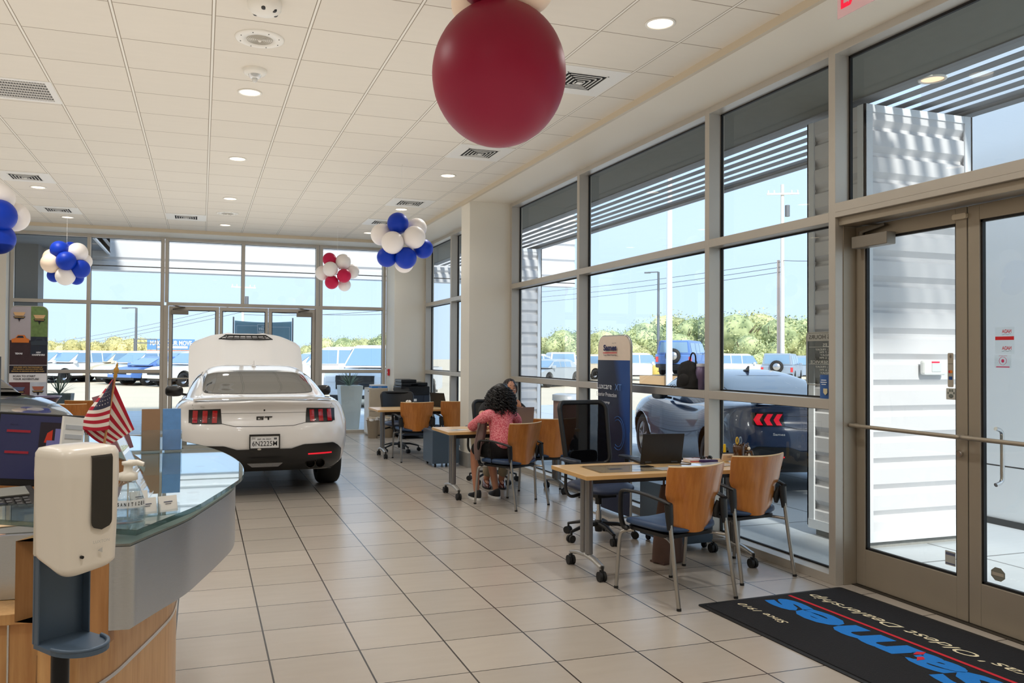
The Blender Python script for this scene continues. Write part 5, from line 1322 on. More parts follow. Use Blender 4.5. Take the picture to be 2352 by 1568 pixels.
# business card holders
CARDI = mat('card_ink', (90, 96, 120), .6)
def card_holder(label, x, y, rz, n=2):
    o = empty('card_holder', label, 'card holder', (x, y, GZ), rz)
    for i in range(n):
        xx = (i-(n-1)/2)*.058
        m = MB(); m.M = Matrix.Translation((xx, 0, 0))
        m.box(-.028, .028, -.018, .022, 0, .002).box(-.028, .028, .012, .014, .0, .045).box(-.028, -.026, -.016, .02, 0, .028).box(.026, .028, -.016, .02, 0, .028).box(-.028, .028, -.018, -.016, 0, .012)
        m.build('holder', CLEAR, o)
        cs = MB().box(-.0255, .0255, -.004, .003, -.002, .042).build('cards', PAPER, o, loc=(xx, -.002, .005), rot=(R(-14), 0, 0))
        text('NAME\nSALES', CARDI, cs, frame_M((0, -.0048, .026), (1, 0, 0), (0, 0, 1)), width=.02, height=.009)
        cs.children[0].name = 'card_print'
        bpy.data.objects.remove(cs.children[0])
        MB().box(-.012, .012, -.0052, -.0042, .024, .0265).box(-.008, .008, -.0052, -.0042, .019, .0205).build('card_print', CARDI, cs)
    return o
card_holder('clear holder with two stacks of white business cards near the counter edge', -.110, 2.43, R(24))
card_holder('clear holder with one stack of business cards behind the sanitiser bottle', -.165, 2.55, R(30), 1)
# slanted acrylic sign
o = empty('acrylic_sign', 'slanted clear acrylic sign holder leaning back on the counter', 'sign holder', (-.155, 2.76, GZ), R(87))
m = MB(); m.M = Matrix.Rotation(R(-24), 4, 'X'); m.box(-.07, .07, 0, .004, .002, .25); m.build('acrylic_panel', CLEAR, o)
m = MB(); m.M = Matrix.Rotation(R(-24), 4, 'X'); m.box(-.066, .066, .0015, .0025, .006, .245); m.build('insert_sheet', PAPER, o)
MB().box(-.07, .07, -.01, .08, 0, .003).build('foot', CLEAR, o)
# brochure stand with tan and blue leaflets
o = empty('brochure_holder', 'clear two-pocket holder with tan and blue leaflets on the glass top', 'brochure holder', (-.165, 3.98, GZ), R(4)); o.scale = (.78, .78, .84)
for i, (x, mm, h) in enumerate(((-.062, mat('tan_leaflet', (150, 118, 90), .5), .225), (.052, mat('blue_leaflet', (96, 150, 214), .5, noise=.2, nscale=30), .225))):
    m = MB(); m.box(x-.055, x+.055, -.05, -.047, 0, .12).box(x-.055, x+.055, .03, .033, 0, .15).box(x-.055, x-.052, -.05, .033, 0, .11).box(x+.052, x+.055, -.05, .033, 0, .11).box(x-.055, x+.055, -.05, .033, 0, .003)
    m.build('pocket', CLEAR, o)
    MB().box(-.05, .05, -.012, .008, 0, h).build('leaflets', mm, o, loc=(x, -.022, .006), rot=(R(-11), 0, 0), bev=.002)
o = MB().box(-.05, .05, -.006, .004, 0, .27).build('leaflet', mat('mauve_leaflet', (150, 104, 116), .5), None, loc=(-.335, 4.02, GZ+.002), rot=(R(-8), R(-16), R(20))); tag(o, 'tall dark mauve leaflet leaning left of the tan leaflets', 'leaflet')
# narrow tilted display card left of the flag
o = empty('display_card', 'narrow tilted white display card with pale stripes left of the flag', 'display card', world_at(153, 1030, 2.9)-Vector((0, 0, .14)), R(60))
m = MB(); m.M = Matrix.Rotation(R(8), 4, 'Y'); m.box(-.05, .05, -.004, .004, 0, .24); m.build('card', PAPER, o)
m = MB(); m.M = Matrix.Rotation(R(8), 4, 'Y')
for i in range(7): m.box(-.04, .04, -.0055, -.004, .02+i*.03, .034+i*.03)
m.build('pale_stripes', mat('pale_grey_ink', (196, 200, 206), .6), o)
z_ = o.location.z-.985
if z_ > 0: MB().box(-.03, .05, -.03, .03, -z_+.002, 0).build('stand_block', CLEAR, o)
# flag on a stick
o = empty('american_flag', 'small American flag on a gold-tipped wooden stick on the reception counter', 'flag', (0, 0, 0))
DF = 2.55
S0, S1 = world_at(235, 1045, DF), world_at(267, 850, DF)
o.location = (S0.x, S0.y, GZ); off = Vector(o.location)
MB().tube([S0-off+(S0-S1)*.02-Vector((0, 0, max(0, S0.z-GZ-.012))), S0-off, S1-off], [.0035, .0035, .003], 8).build('stick', mat('flag_stick', (196, 140, 96), .5), o)
t_ = (S1-S0).normalized(); q = Vector((0, 0, 1)).rotation_difference(t_).to_matrix()
MB().lathe([(.0035, -.022), (.006, -.016), (.004, -.010), (.007, -.004), (.0075, .002), (.003, .010), (.0035, .014), (.0001, .024)], S1-off, 14, M=q).build('gold_tip', mat('gold_plastic', (206, 160, 84), .3, .5), o)
MB().lathe([(.0001, 0), (.03, 0), (.03, .006), (.006, .012), (.005, .03)], (S0-off).to_tuple()[:2]+(0.0,), 18).build('base', BLK, o)
FLW, FLR, FLB = mat('flag_white', (240, 232, 226), .8), mat('flag_red', (186, 28, 56), .8), mat('flag_blue', (58, 58, 84), .8)
Spx = lambda v: (259-10*v, 868+118*v)
def flagpt(u, v):
    sx, sy = Spx(v)
    Fx, Fy = interp([(0, 258.5), (.25, 232), (.5, 205), (.75, 192), (1, 190)], v), interp([(0, 870), (.25, 905), (.5, 938), (.75, 962), (1, 985)], v)
    Ex, Ey = interp([(0, 309), (.5, 280), (1, 246)], v), interp([(0, 986), (.5, 1005), (1, 1024)], v)
    if u < .5: k = u/.5; x, y = sx+(Fx-sx)*k, sy+(Fy-sy)*k; y += 4*sin(pi*k); d = -.018*sin(k*pi)-.004
    else: k = (u-.5)/.5; x, y = Fx+(Ex-Fx)*k, Fy+(Ey-Fy)*k; y += 6*sin(pi*k)*v; d = .012+.02*k+.006*sin(k*9)
    return world_at(x, y, DF+d)-off
NU_, NV_ = 40, 39; vs_ = [flagpt(i/NU_, j_/NV_) for j_ in range(NV_+1) for i in range(NU_+1)]
m = MB()
for j_ in range(NV_):
    for i in range(NU_):
        mi = 1 if (j_//3) % 2 == 0 else 0
        if i/NU_ < .40 and j_ < 21: mi = 2
        b0 = j_*(NU_+1)+i; m.add([vs_[b0], vs_[b0+1], vs_[b0+NU_+2], vs_[b0+NU_+1]], [(0, 1, 2, 3)], mi, True)
st = []
for r_ in range(6):
    for k in range(5):
        u, v = .04+.072*k+(.03 if r_ % 2 else 0), .06+.078*r_; p = flagpt(u, v); pu = (flagpt(u+.01, v)-p); pv = (flagpt(u, v+.01)-p)
        if pu.length < 1e-5 or v < .08: continue
        a_, b_v = pu.normalized(), pv.normalized(); s = min(.0042, .25*(flagpt(.4, v)-flagpt(0, v)).length/5); nn = Vector((fwd.x, fwd.y, 0))*-.0015
        star = [p+nn+(a_*cos(R(90+36*w_))+Vector((0, 0, 1))*sin(R(90+36*w_)))*s*(1 if w_ % 2 == 0 else .45) for w_ in range(10)]
        m.add(star, [tuple(range(10))], 0)
m.build('flag_cloth', [FLW, FLR, FLB], o)
# ---- touch-free dispenser on a stand
c = world_at(176, 1170, 1.62)
o = empty('sanitizer_dispenser', 'white touch-free sanitiser dispenser on a stand with grey drip tray, closest object at left', 'dispenser', (c.x, c.y, 0), R(38))
WG = mat('dispenser_white', (226, 220, 210), .28, coat=.3)
zt_, zb_d = 1.376, 1.166
def shell(u, v):
    """front casing: rounded box that narrows toward the bottom, domed top and front"""
    a = 2*pi*u; n = 4.5; ca, sa = cos(a), sin(a); rx = abs(ca)**(2/n)*(1 if ca >= 0 else -1); ry = abs(sa)**(2/n)*(1 if sa >= 0 else -1)
    w = .058*interp([(0, .0), (.04, .80), (.10, .93), (.25, .95), (.75, 1.0), (.90, .99), (.965, .90), (1, 0)], v)/1
    d = .056*interp([(0, .0), (.04, .80), (.10, .92), (.75, 1.0), (.90, .97), (.965, .84), (1, 0)], v)
    z = zb_d+(zt_-zb_d)*interp([(0, .02), (.04, .02), (.10, .05), (.9, .93), (.965, .985), (1, 1.0)], v)
    if sa < 0: z += -.020*(v < .3)*(1-v/.3)*0
    return Vector((rx*w, ry*d, z+.016*ry*(1-v*2)+.006*rx*(1-v*2) if v < .5 else z))
MB().grid(shell, 72, 40, closeu=True).build('casing', WG, o, recalc=True)
MB().box(-.050, .050, .040, .052, zb_d+.012, zt_-.02).build('back_plate', mat('dispenser_side', (206, 198, 184), .35), o, bev=.004)
bw_ = MB()
def win(u, v):
    z = 1.228+.150*(v if v < .84 else .84+(v-.84)*.80); hw_ = .0195*min(1, (max(0, 1-((.10-v)/.10)**2) if v < .10 else 1)**.5+1e-3)
    y = -.0568 if v < .84 else -.0568+.036*((v-.84)/.16)**1.6
    return Vector(((2*u-1)*hw_+.012, y-.0012, z if v < .86 else z))
bw_.grid(win, 8, 30).build('black_window', BLKG, o)
MB().cyl((-.022, -.0575, 1.186), (-.022, -.053, 1.186), .0028, n=12).build('sensor_eye', BLK, o)
PG = mat('faint_grey_print', (186, 186, 184), .5)
text('LUXTON', PG, o, frame_M((.012, -.0572, 1.208), (1, 0, 0), (0, 0, 1)), width=.030, height=.005)
MB().cyl((.012, -.0572, 1.192), (.012, -.056, 1.192), .005, n=3).build('drop_mark', PG, o)
BG = mat('blue_grey_bracket', (78, 96, 116), .4, .25, noise=.06)
MB().box(-.046, .046, .050, .056, 1.022, zt_-.04).box(-.046, -.043, .036, .05, 1.022, zb_d+.02).box(.043, .046, .028, .05, 1.022, zb_d+.02).build('bracket', BG, o, bev=.0015)
tr = [(.046, .052), (-.046, .052)]+[(-.046-.004*sin(pi*i/12)+(.092+.01)*0-0, .052-.0) for i in range(0)]+[(-.048*cos(pi*i/14), -.008-.062*sin(pi*i/14)) for i in range(15)]
MB().prism(tr, 1.016, 1.024).build('drip_tray', BG, o, bev=.002)
MB().tube([(-.046*cos(pi*i/14), -.008-.058*sin(pi*i/14), 1.026) for i in range(15)], .004, 6).build('tray_lip', BG, o)
MB().cyl((0, .045, .02), (0, .045, 1.016), .0155, n=20).build('pole', mat('black_tube', (22, 24, 30), .3, .4), o)
MB().lathe([(.0001, 0), (.15, 0), (.15, .008), (.03, .022), (.018, .05)], (0, .045, 0), 32).build('floor_base', BLK, o)
# ------------------------------------------------------------------ people
def skin_mesh(nodes, edges, root, sub=2):
    keys = list(nodes); me = bpy.data.meshes.new('k'); me.from_pydata([nodes[k][0] for k in keys], [(keys.index(a), keys.index(b)) for a, b in edges], [])
    ob = bpy.data.objects.new('k', me); COL.objects.link(ob); md = ob.modifiers.new('s', 'SKIN'); md.use_smooth_shade = True; md.branch_smoothing = .6
    sv = me.skin_vertices[0].data
    for i, k in enumerate(keys):
        r_ = nodes[k][1]; sv[i].radius = r_ if isinstance(r_, tuple) else (r_, r_); sv[i].use_root = (k == root)
    s = ob.modifiers.new('u', 'SUBSURF'); s.levels = sub; s.render_levels = sub
    dg = bpy.context.evaluated_depsgraph_get(); m2 = bpy.data.meshes.new_from_object(ob.evaluated_get(dg)); bpy.data.objects.remove(ob)
    return m2
def mesh_into(mb, me, org, mi=0, keep=None):
    vs = [v.co-org for v in me.vertices]; fs = [tuple(p.vertices) for p in me.polygons]
    if keep: fs = [f for f in fs if keep(sum((me.vertices[i].co for i in f), Vector())/len(f))]
    mb.add(vs, fs, mi, True)
def chain(names): return list(zip(names, names[1:]))
def head_into(mb, c, f, up, s=1.0, eyes=True):
    """head with brow, nose, lips, chin, ears; f = facing, mi 0 skin, 1 white, 2 dark, 3 lips"""
    f = Vector(f).normalized(); up = Vector(up).normalized(); r = f.cross(up).normalized(); up = r.cross(f)
    c = Vector(c)
    def P(x, y, z): return c+(r*x+f*y+up*z)*s
    def hd(u, v):
        a = 2*pi*u; t = pi*v; z = -cos(t)*.115; st = sin(t)
        w = .076; d = .094; x = cos(a)*st*w; y = sin(a)*st*d
        low = max(0, -z/.115)
        x *= 1-.28*low**1.5; 
        if y > 0: y *= 1-.10*low; y += .010*math.exp(-((z+.085)/.02)**2)*abs(sin(a))
        else: y *= 1-.30*low**1.2
        if y > .05:  # features
            y += .020*math.exp(-(x/.012)**2-((z+.012)/.022)**2)+.004*math.exp(-(x/.03)**2-((z-.035)/.012)**2)
            y -= .008*(math.exp(-((x-.030)/.014)**2-((z-.018)/.012)**2)+math.exp(-((x+.030)/.014)**2-((z-.018)/.012)**2))
            y += .004*math.exp(-(x/.022)**2-((z+.055)/.008)**2)
        return P(x, y, z)
    mb.grid(hd, 48, 36, closeu=True, mi=0)
    for sx in (-1, 1):
        mb.sphere(P(sx*.076, -.005, -.002), .03*s, 10, 8, mi=0, sc=(.35, .6, 1.0))
        mb.sphere(P(sx*.030, .074, .018), .0125*s, 12, 8, mi=1); mb.sphere(P(sx*.030, .0815, .018), .0065*s, 10, 6, mi=2)
        mb.tube([P(sx*.016, .088, .040), P(sx*.030, .090, .044), P(sx*.046, .080, .040)], .003*s, 6, mi=2)
    mb.tube([P(-.022, .083, -.056), P(-.008, .0925, -.053), P(0, .093, -.054), P(.008, .0925, -.053), P(.022, .083, -.056)], .0038*s, 6, mi=3)
def hand_into(mb, w, d, n, mi=0, curl=.5, side=1, s=1.0):
    """w wrist, d finger direction, n palm normal (down)"""
    w, d, n = Vector(w), Vector(d).normalized(), Vector(n).normalized(); r = d.cross(n).normalized()*side; n = n-d*n.dot(d); n.normalize()
    mb.tube([w, w+d*.03*s, w+d*.065*s, w+d*.088*s], [.022*s, .030*s, .036*s, .032*s], 12, sy=.42 if abs(n.z) > .5 else 1, sx=1 if abs(n.z) > .5 else .5, mi=mi)
    for i, (o_, l) in enumerate(((-.028, .066), (-.0095, .076), (.0095, .070), (.027, .054))):
        b = w+d*.078*s+r*o_*s; a = curl*(1+.12*i); p1 = b+(d*cos(a*.4)+n*sin(a*.4))*l*.45*s; p2 = p1+(d*cos(a)+n*sin(a))*l*.32*s; p3 = p2+(d*cos(a*1.6)+n*sin(a*1.6))*l*.25*s
        mb.tube([b-d*.02*s, b, p1, p2, p3], [.008*s, .0088*s, .0082*s, .0075*s, .0055*s], 8, mi=mi)
    b = w+d*.022*s-r*.024*s; mb.tube([b, b-r*.018*s+d*.022*s+n*.006*s, b-r*.026*s+d*.045*s+n*.014*s, b-r*.024*s+d*.062*s+n*.02*s], [.012*s, .0105*s, .0095*s, .0065*s], 8, mi=mi)
SKW = mat('skin_warm', (190, 132, 104), .5, noise=.04); SKM = mat('skin_tan', (196, 140, 110), .5, noise=.04); EYE = mat('eye_white', (232, 230, 226), .3); EYD = mat('eye_dark', (30, 20, 16), .3); LIP = mat('lip_tone', (158, 82, 76), .5)
HAIRM = mat('black_hair', (12, 9, 9), .42, bump=.3, nscale=60)
# ---------------- woman
O = Vector((2.96, 7.93, 0)); W_ = {
 'pel': ((2.955, 7.935, .545), (.135, .105)), 'wai': ((2.95, 7.935, .68), (.115, .088)), 'che': ((2.955, 7.97, .83), (.128, .09)), 'uch': ((2.965, 8.005, .92), (.10, .075)), 'nec': ((2.98, 8.03, .99), .045), 'hd0': ((2.99, 8.06, 1.05), .045),
 'ls0': ((2.85, 7.965, .935), .058), 'ls': ((2.80, 7.96, .915), .050), 'lm': ((2.745, 8.06, .85), .043), 'le': ((2.71, 8.19, .785), .038), 'lf': ((2.79, 8.30, .772), .033), 'lw': ((2.87, 8.37, .762), .024),
 'rs0': ((3.08, 8.045, .93), .058), 'rs': ((3.13, 8.065, .905), .050), 'rm': ((3.21, 8.14, .85), .043), 're': ((3.26, 8.25, .79), .038), 'rf': ((3.20, 8.35, .775), .033), 'rw': ((3.13, 8.42, .762), .024),
 'lh': ((2.88, 7.95, .545), (.085, .08)), 'lt': ((2.83, 8.13, .55), .078), 'lk': ((2.80, 8.33, .535), .058), 'lc': ((2.80, 8.315, .35), .052), 'la': ((2.80, 8.27, .11), .034), 'lhe': ((2.80, 8.255, .05), .03), 'lto': ((2.775, 8.40, .03), .026),
 'rh': ((3.04, 7.98, .545), (.085, .08)), 'rt': ((3.01, 8.16, .55), .078), 'rk': ((2.98, 8.35, .535), .058), 'rc': ((3.0, 8.34, .35), .052), 'ra': ((3.03, 8.30, .11), .034), 'rhe': ((3.03, 8.285, .05), .03), 'rto': ((3.02, 8.43, .03), .026)}
WE = chain(['pel', 'wai', 'che', 'uch', 'nec', 'hd0'])+chain(['uch', 'ls0', 'ls', 'lm', 'le', 'lf', 'lw'])+chain(['uch', 'rs0', 'rs', 'rm', 're', 'rf', 'rw'])+chain(['pel', 'lh', 'lt', 'lk', 'lc', 'la', 'lhe', 'lto'])+chain(['pel', 'rh', 'rt', 'rk', 'rc', 'ra', 'rhe', 'rto'])
wo = empty('person', 'person with curly black hair in pink knit sweater seated with back to the camera', 'person', (O.x, O.y, 0))
O0 = Vector((O.x, O.y, 0))
WB = dict(W_)
for k_, f_ in (('wai', .85), ('che', .78), ('uch', .70), ('ls0', .75), ('rs0', .75), ('ls', .85), ('rs', .85)):
    p_, q_ = W_[k_]; q_ = q_ if isinstance(q_, tuple) else (q_, q_); WB[k_] = (p_, (q_[0]*f_, q_[1]*f_))
mb = MB(); mesh_into(mb, skin_mesh(WB, WE, 'pel'), O0)
head_into(mb, Vector((2.99, 8.095, 1.125))-O0, (.12, 1, -.12), (0, .1, 1)); 
hand_into(mb, Vector(W_['lw'][0])-O0, (.7, .6, -.05), (0, 0, -1), side=1, curl=.3); hand_into(mb, Vector(W_['rw'][0])-O0, (-.75, .55, -.05), (0, 0, -1), side=-1, curl=.3)
mb.build('body', [SKW, EYE, EYD, LIP], wo)
def grow(N_, keys, e, ext={}):
    d = {}
    for k in keys:
        p, r_ = N_[k]; r_ = r_ if isinstance(r_, tuple) else (r_, r_); g = ext.get(k, e); d[k] = (p, (r_[0]+g, r_[1]+g))
    return d
PINK, nt_, out_ = _nt('pink_knit'); b_ = N(nt_, 'ShaderNodeBsdfPrincipled'); b_.inputs['Roughness'].default_value = .9
tc_ = N(nt_, 'ShaderNodeTexCoord'); mp_ = N(nt_, 'ShaderNodeMapping'); mp_.inputs['Scale'].default_value = (60, 60, 110); vo = N(nt_, 'ShaderNodeTexNoise'); vo.inputs['Scale'].default_value = 1.2; vo.inputs['Detail'].default_value = 2; L(nt_, tc_.outputs['Object'], mp_.inputs[0]); L(nt_, mp_.outputs[0], vo.inputs['Vector'])
cr_ = N(nt_, 'ShaderNodeValToRGB'); cr_.color_ramp.elements[0].color = srgb(206, 70, 92); cr_.color_ramp.elements[1].color = srgb(240, 156, 162); cr_.color_ramp.elements[0].position = .38; cr_.color_ramp.elements[1].position = .6; L(nt_, vo.outputs['Fac'], cr_.inputs[0]); L(nt_, cr_.outputs[0], b_.inputs['Base Color'])
bp_ = N(nt_, 'ShaderNodeBump'); bp_.inputs['Strength'].default_value = .6; bp_.inputs['Distance'].default_value = .006; L(nt_, vo.outputs['Fac'], bp_.inputs['Height']); L(nt_, bp_.outputs[0], b_.inputs['Normal']); L(nt_, b_.outputs[0], out_.inputs[0])
kt = ['pel', 'wai', 'che', 'uch', 'nec', 'ls0', 'ls', 'lm', 'le', 'lf', 'rs0', 'rs', 'rm', 're', 'rf']
te = [e for e in WE if e[0] in kt and e[1] in kt]
mb = MB(); mesh_into(mb, skin_mesh(grow(W_, kt, .014, {'pel': .024, 'nec': .014, 'uch': .032, 'che': .022}), te, 'che'), O0, keep=lambda c: c.z > .545); mb.build('knit_sweater', PINK, wo)
ks = ['pel', 'lh', 'lt', 'lk', 'rh', 'rt', 'rk']; se = [e for e in WE if e[0] in ks and e[1] in ks]
g2 = grow(W_, ks, .016); g2['lt'] = (W_['lt'][0], (.095, .09)); g2['rt'] = (W_['rt'][0], (.095, .09)); g2['pel'] = ((2.955, 7.935, .55), (.148, .118))
mb = MB(); mesh_into(mb, skin_mesh(g2, se, 'pel'), O0, keep=lambda c: c.z < .66); mb.build('black_skirt', mat('black_cloth', (12, 12, 14), .85, noise=.1), wo)
for a, b, c_ in (('la', 'lhe', 'lto'), ('ra', 'rhe', 'rto')):
    h_, t_ = Vector(W_[b][0])-O0, Vector(W_[c_][0])-O0; d = (t_-h_); d.z = 0; d.normalize(); s_ = Vector((-d.y, d.x, 0))
    base_ = Vector((h_.x, h_.y, 0))
    def shoe(u, v, hi=.07, mi=0):
        q = 2*pi*u; L_, Wd = .135, .046; x = cos(q); y = sin(q); k = v
        ln = L_*(x if x > 0 else x*.9); wd = Wd*y*(1-.15*x)*(1-.35*k**2)
        z = .022+(.055+.035*(x < 0)*abs(x)-.02*max(0, x))*sin(k*pi/2)
        return base_+d*(ln*(1-.35*k**2)+.055-.03*k)+s_*wd+Vector((0, 0, z))
    MB().grid(shoe, 24, 8, closeu=True).build('sneaker', mat('black_sneaker', (16, 16, 18), .6), wo)
    sk = wo.children[-1] if wo.children else None
    pl = [(base_+d*(.14*(cos(q) if cos(q) > 0 else cos(q)*.9)+.055)+s_*(.049*sin(q)*(1-.15*cos(q)))) for q in [2*pi*i/24 for i in range(24)]]
    MB().prism([(p.x, p.y) for p in pl], 0.001, .026).build('white_sole', mat('white_rubber', (232, 232, 230), .5), wo)
# curly hair : a core with many ringlets
rnd = random.Random(12); hm = MB(); hc = Vector((2.985, 8.055, 1.125))-O0
for i in range(26):
    a = rnd.uniform(0, 6.28); z = rnd.uniform(-.15, .09); rr = .065+.03*max(0, -z/.17); hm.sphere(hc+Vector((cos(a)*rr, sin(a)*rr*.9-.012-.02*(z < -.05), z)), rnd.uniform(.026, .038), 9, 6)
hm.sphere(hc+Vector((0, -.01, .03)), .092, 16, 12); hm.sphere(hc+Vector((0, -.035, -.08)), .085, 14, 10)
for i in range(620):
    a = rnd.uniform(0, 6.28); zt0 = rnd.uniform(-.02, .115)-.02
    if sin(a) > .55 and zt0 < .06: continue
    r0 = sqrt(max(.0, .105**2-max(0, zt0)**2))+.004; Lh = rnd.uniform(.06, .15)*(1.25 if sin(a) < .3 else .8); c0 = hc+Vector((cos(a)*r0, sin(a)*r0*.95-.01, zt0)); out = Vector((cos(a), sin(a), 0)); sd = Vector((-sin(a), cos(a), 0)); ph = rnd.uniform(0, 6.28); hr = rnd.uniform(.011, .019); pts = []
    for k in range(15):
        t = k/14; sp_ = .048*sin(min(1, t*1.3)*pi/2)*rnd.uniform(.85, 1.1); p = c0+out*sp_-Vector((0, 0, Lh*t))+out*hr*cos(ph+t*19)+sd*hr*sin(ph+t*19); pts.append(p)
    hm.tube(pts, [.0058*(1-.3*k/14) for k in range(15)], 4, mi=0)
hm.build('curly_hair', HAIRM, wo)
# coat hanging beside her
o = MB().sheet(lambda u, v: Vector(((u-.5)*(.13+.10*v)+.03*sin(v*7)*.4, .03*sin(u*11+v*3)+.04*v, -.36*v-.03*sin(u*6)*v)), 16, 14, .012).build('draped_coat', mat('taupe_cloth', (120, 100, 96), .85, noise=.12, bump=.3), None, loc=(2.775, 8.02, .84), rot=(0, 0, R(55))); tag(o, 'taupe coat hanging between the arm and back of the person in pink', 'coat')
# ---------------- man
O = Vector((3.30, 9.22, 0)); M_ = {
 'pel': ((3.27, 9.25, .56), (.15, .115)), 'wai': ((3.31, 9.24, .70), (.135, .105)), 'che': ((3.37, 9.19, .85), (.15, .105)), 'uch': ((3.41, 9.14, .94), (.115, .08)), 'nec': ((3.44, 9.10, 1.01), .052), 'hd0': ((3.465, 9.07, 1.06), .05),
 'rs0': ((3.27, 9.20, .945), .066), 'rs': ((3.21, 9.19, .92), .058), 'rm': ((3.14, 9.07, .84), .049), 're': ((3.10, 8.94, .785), .042), 'rf': ((3.17, 8.86, .778), .037), 'rw': ((3.25, 8.79, .772), .027),
 'ls0': ((3.56, 9.16, .955), .066), 'ls': ((3.62, 9.15, .93), .058), 'lm': ((3.655, 9.00, .85), .049), 'le': ((3.655, 8.83, .785), .042), 'lf': ((3.61, 8.87, .865), .037), 'lw': ((3.56, 8.92, .935), .027),
 'rh': ((3.18, 9.24, .55), (.09, .085)), 'rt': ((3.18, 9.05, .56), .085), 'rk': ((3.19, 8.86, .54), .062), 'rc': ((3.19, 8.93, .33), .055), 'ra': ((3.18, 9.02, .12), .04), 'rhe': ((3.18, 9.04, .06), .034), 'rto': ((3.15, 8.89, .035), .03),
 'lh': ((3.37, 9.22, .55), (.09, .085)), 'lt': ((3.40, 9.03, .56), .085), 'lk': ((3.40, 8.83, .54), .062), 'lc': ((3.37, 8.88, .33), .055), 'la': ((3.34, 8.95, .12), .04), 'lhe': ((3.34, 8.97, .06), .034), 'lto': ((3.31, 8.82, .035), .03)}
mo = empty('person', 'person in black short-sleeved shirt leaning on one elbow behind the grey laptop', 'person', (O.x, O.y, 0))
mb = MB(); mesh_into(mb, skin_mesh(M_, WE, 'pel'), O)
head_into(mb, Vector((3.475, 9.05, 1.135))-O, (-.12, -1, -.22), (0, -.15, 1), 1.03)
hand_into(mb, Vector(M_['rw'][0])-O, (.75, -.5, -.05), (0, 0, -1), side=-1, curl=.35); hand_into(mb, Vector(M_['lw'][0])-O, (-.6, .25, .55), (-.3, .75, .1), side=1, curl=1.3)
mb.build('body', [SKM, EYE, EYD, LIP], mo)
BSH = mat('black_shirt', (18, 18, 20), .85, noise=.1)
kt = ['pel', 'wai', 'che', 'uch', 'nec', 'ls0', 'ls', 'lm', 'rs0', 'rs', 'rm']; te = [e for e in WE if e[0] in kt and e[1] in kt]
mb = MB(); mesh_into(mb, skin_mesh(grow(M_, kt, .014, {'nec': .008}), te, 'che'), O, keep=lambda c: c.z > .55); mb.build('black_shirt', BSH, mo)
ks = ['pel', 'lh', 'lt', 'lk', 'lc', 'la', 'rh', 'rt', 'rk', 'rc', 'ra']; se = [e for e in WE if e[0] in ks and e[1] in ks]
mb = MB(); mesh_into(mb, skin_mesh(grow(M_, ks, .018, {'la': .022, 'ra': .022}), se, 'pel'), O, keep=lambda c: c.z < .66); mb.build('khaki_trousers', mat('khaki_cloth', (158, 146, 122), .85, noise=.08), mo)
for b, c_ in (('lhe', 'lto'), ('rhe', 'rto')):
    h_, t_ = Vector(M_[b][0])-O, Vector(M_[c_][0])-O; d = (t_-h_); d.z = 0; d.normalize(); s_ = Vector((-d.y, d.x, 0)); base_ = Vector((h_.x, h_.y, 0))
    def shoe(u, v):
        q = 2*pi*u; x = cos(q); y = sin(q); k = v
        z = .02+(.065+.04*(x < 0)*abs(x)-.025*max(0, x))*sin(k*pi/2)
        return base_+d*(.145*(x if x > 0 else x*.85)*(1-.35*k**2)+.06-.03*k)+s_*(.047*y*(1-.15*x)*(1-.35*k**2))+Vector((0, 0, z))
    MB().grid(shoe, 24, 8, closeu=True).build('leather_shoe', mat('brown_leather', (84, 30, 24), .25, coat=.5), mo)
    pl = [(base_+d*(.15*(cos(q) if cos(q) > 0 else cos(q)*.87)+.06)+s_*(.05*sin(q)*(1-.15*cos(q)))) for q in [2*pi*i/24 for i in range(24)]]
    MB().prism([(p.x, p.y) for p in pl], .001, .022).build('shoe_sole', mat('dark_sole', (24, 18, 16), .7), mo)
hm = MB(); hc = Vector((3.475, 9.05, 1.135))-O
def cap(u, v):
    a = 2*pi*u; t = v*pi*.62; front = max(0, -sin(a)); t2 = t*(1-.36*front**2)
    r_ = 1.0+.03*sin(a*9+v*7)*v; return hc+Vector((cos(a)*sin(t2)*.088*r_, sin(a)*sin(t2)*.104*r_+.010, cos(t2)*.128+.002))
hm.grid(cap, 48, 14, closeu=True)
rnd = random.Random(3)
for i in range(240):
    u, v = rnd.random(), rnd.uniform(.05, .92); p = cap(u, v); q = cap(u, min(1, v+.12)); hm.tube([p, (p+q)/2+Vector((rnd.uniform(-.004, .004),)*3), q+Vector((rnd.uniform(-.006, .006), rnd.uniform(-.006, .006), 0))], [.004, .004, .002], 4)
hm.build('short_dark_hair', mat('dark_brown_hair', (34, 20, 18), .5, bump=.3), mo)
# ------------------------------------------------------------------ entrance mat
MATB = mat('mat_charcoal', (11, 12, 19), .95, noise=.25, nscale=120, bump=.5); MBLU = mat('mat_blue', (16, 120, 206), .95, noise=.15, nscale=120); MRED = mat('mat_red', (206, 34, 52), .95, noise=.1, nscale=120); MCRM = mat('mat_cream', (236, 224, 190), .95)
o = empty('entrance_mat', 'charcoal entrance mat with blue logo lettering in front of the glass doors', 'mat', (3.53, 3.47, 0), R(2.2))
MB().rbox(0, 0, 0, .006, 1.14, 1.83, .02).build('rubber_border', RUB, o); MB().rbox(0, 0, .005, .010, 1.08, 1.77, .015).build('carpet_pile', MATB, o)
def matF(x, y): return frame_M((x-3.53, y-3.47, .0105), (0, 1, 0), (-1, 0, 0))
text('Sames', MBLU, o, matF(3.44, 3.52), width=1.56, height=.27, bold=.042, shear=.12, label='bold blue letters')
MB().box(.085, .107, -.80, .86, .0108, .0118).build('red_line', MRED, o)
text("Texas' Oldest Dealership", MCRM, o, matF(3.775, 3.50), width=1.60, height=.105, shear=.35, bold=.004, label='cream italic letters')
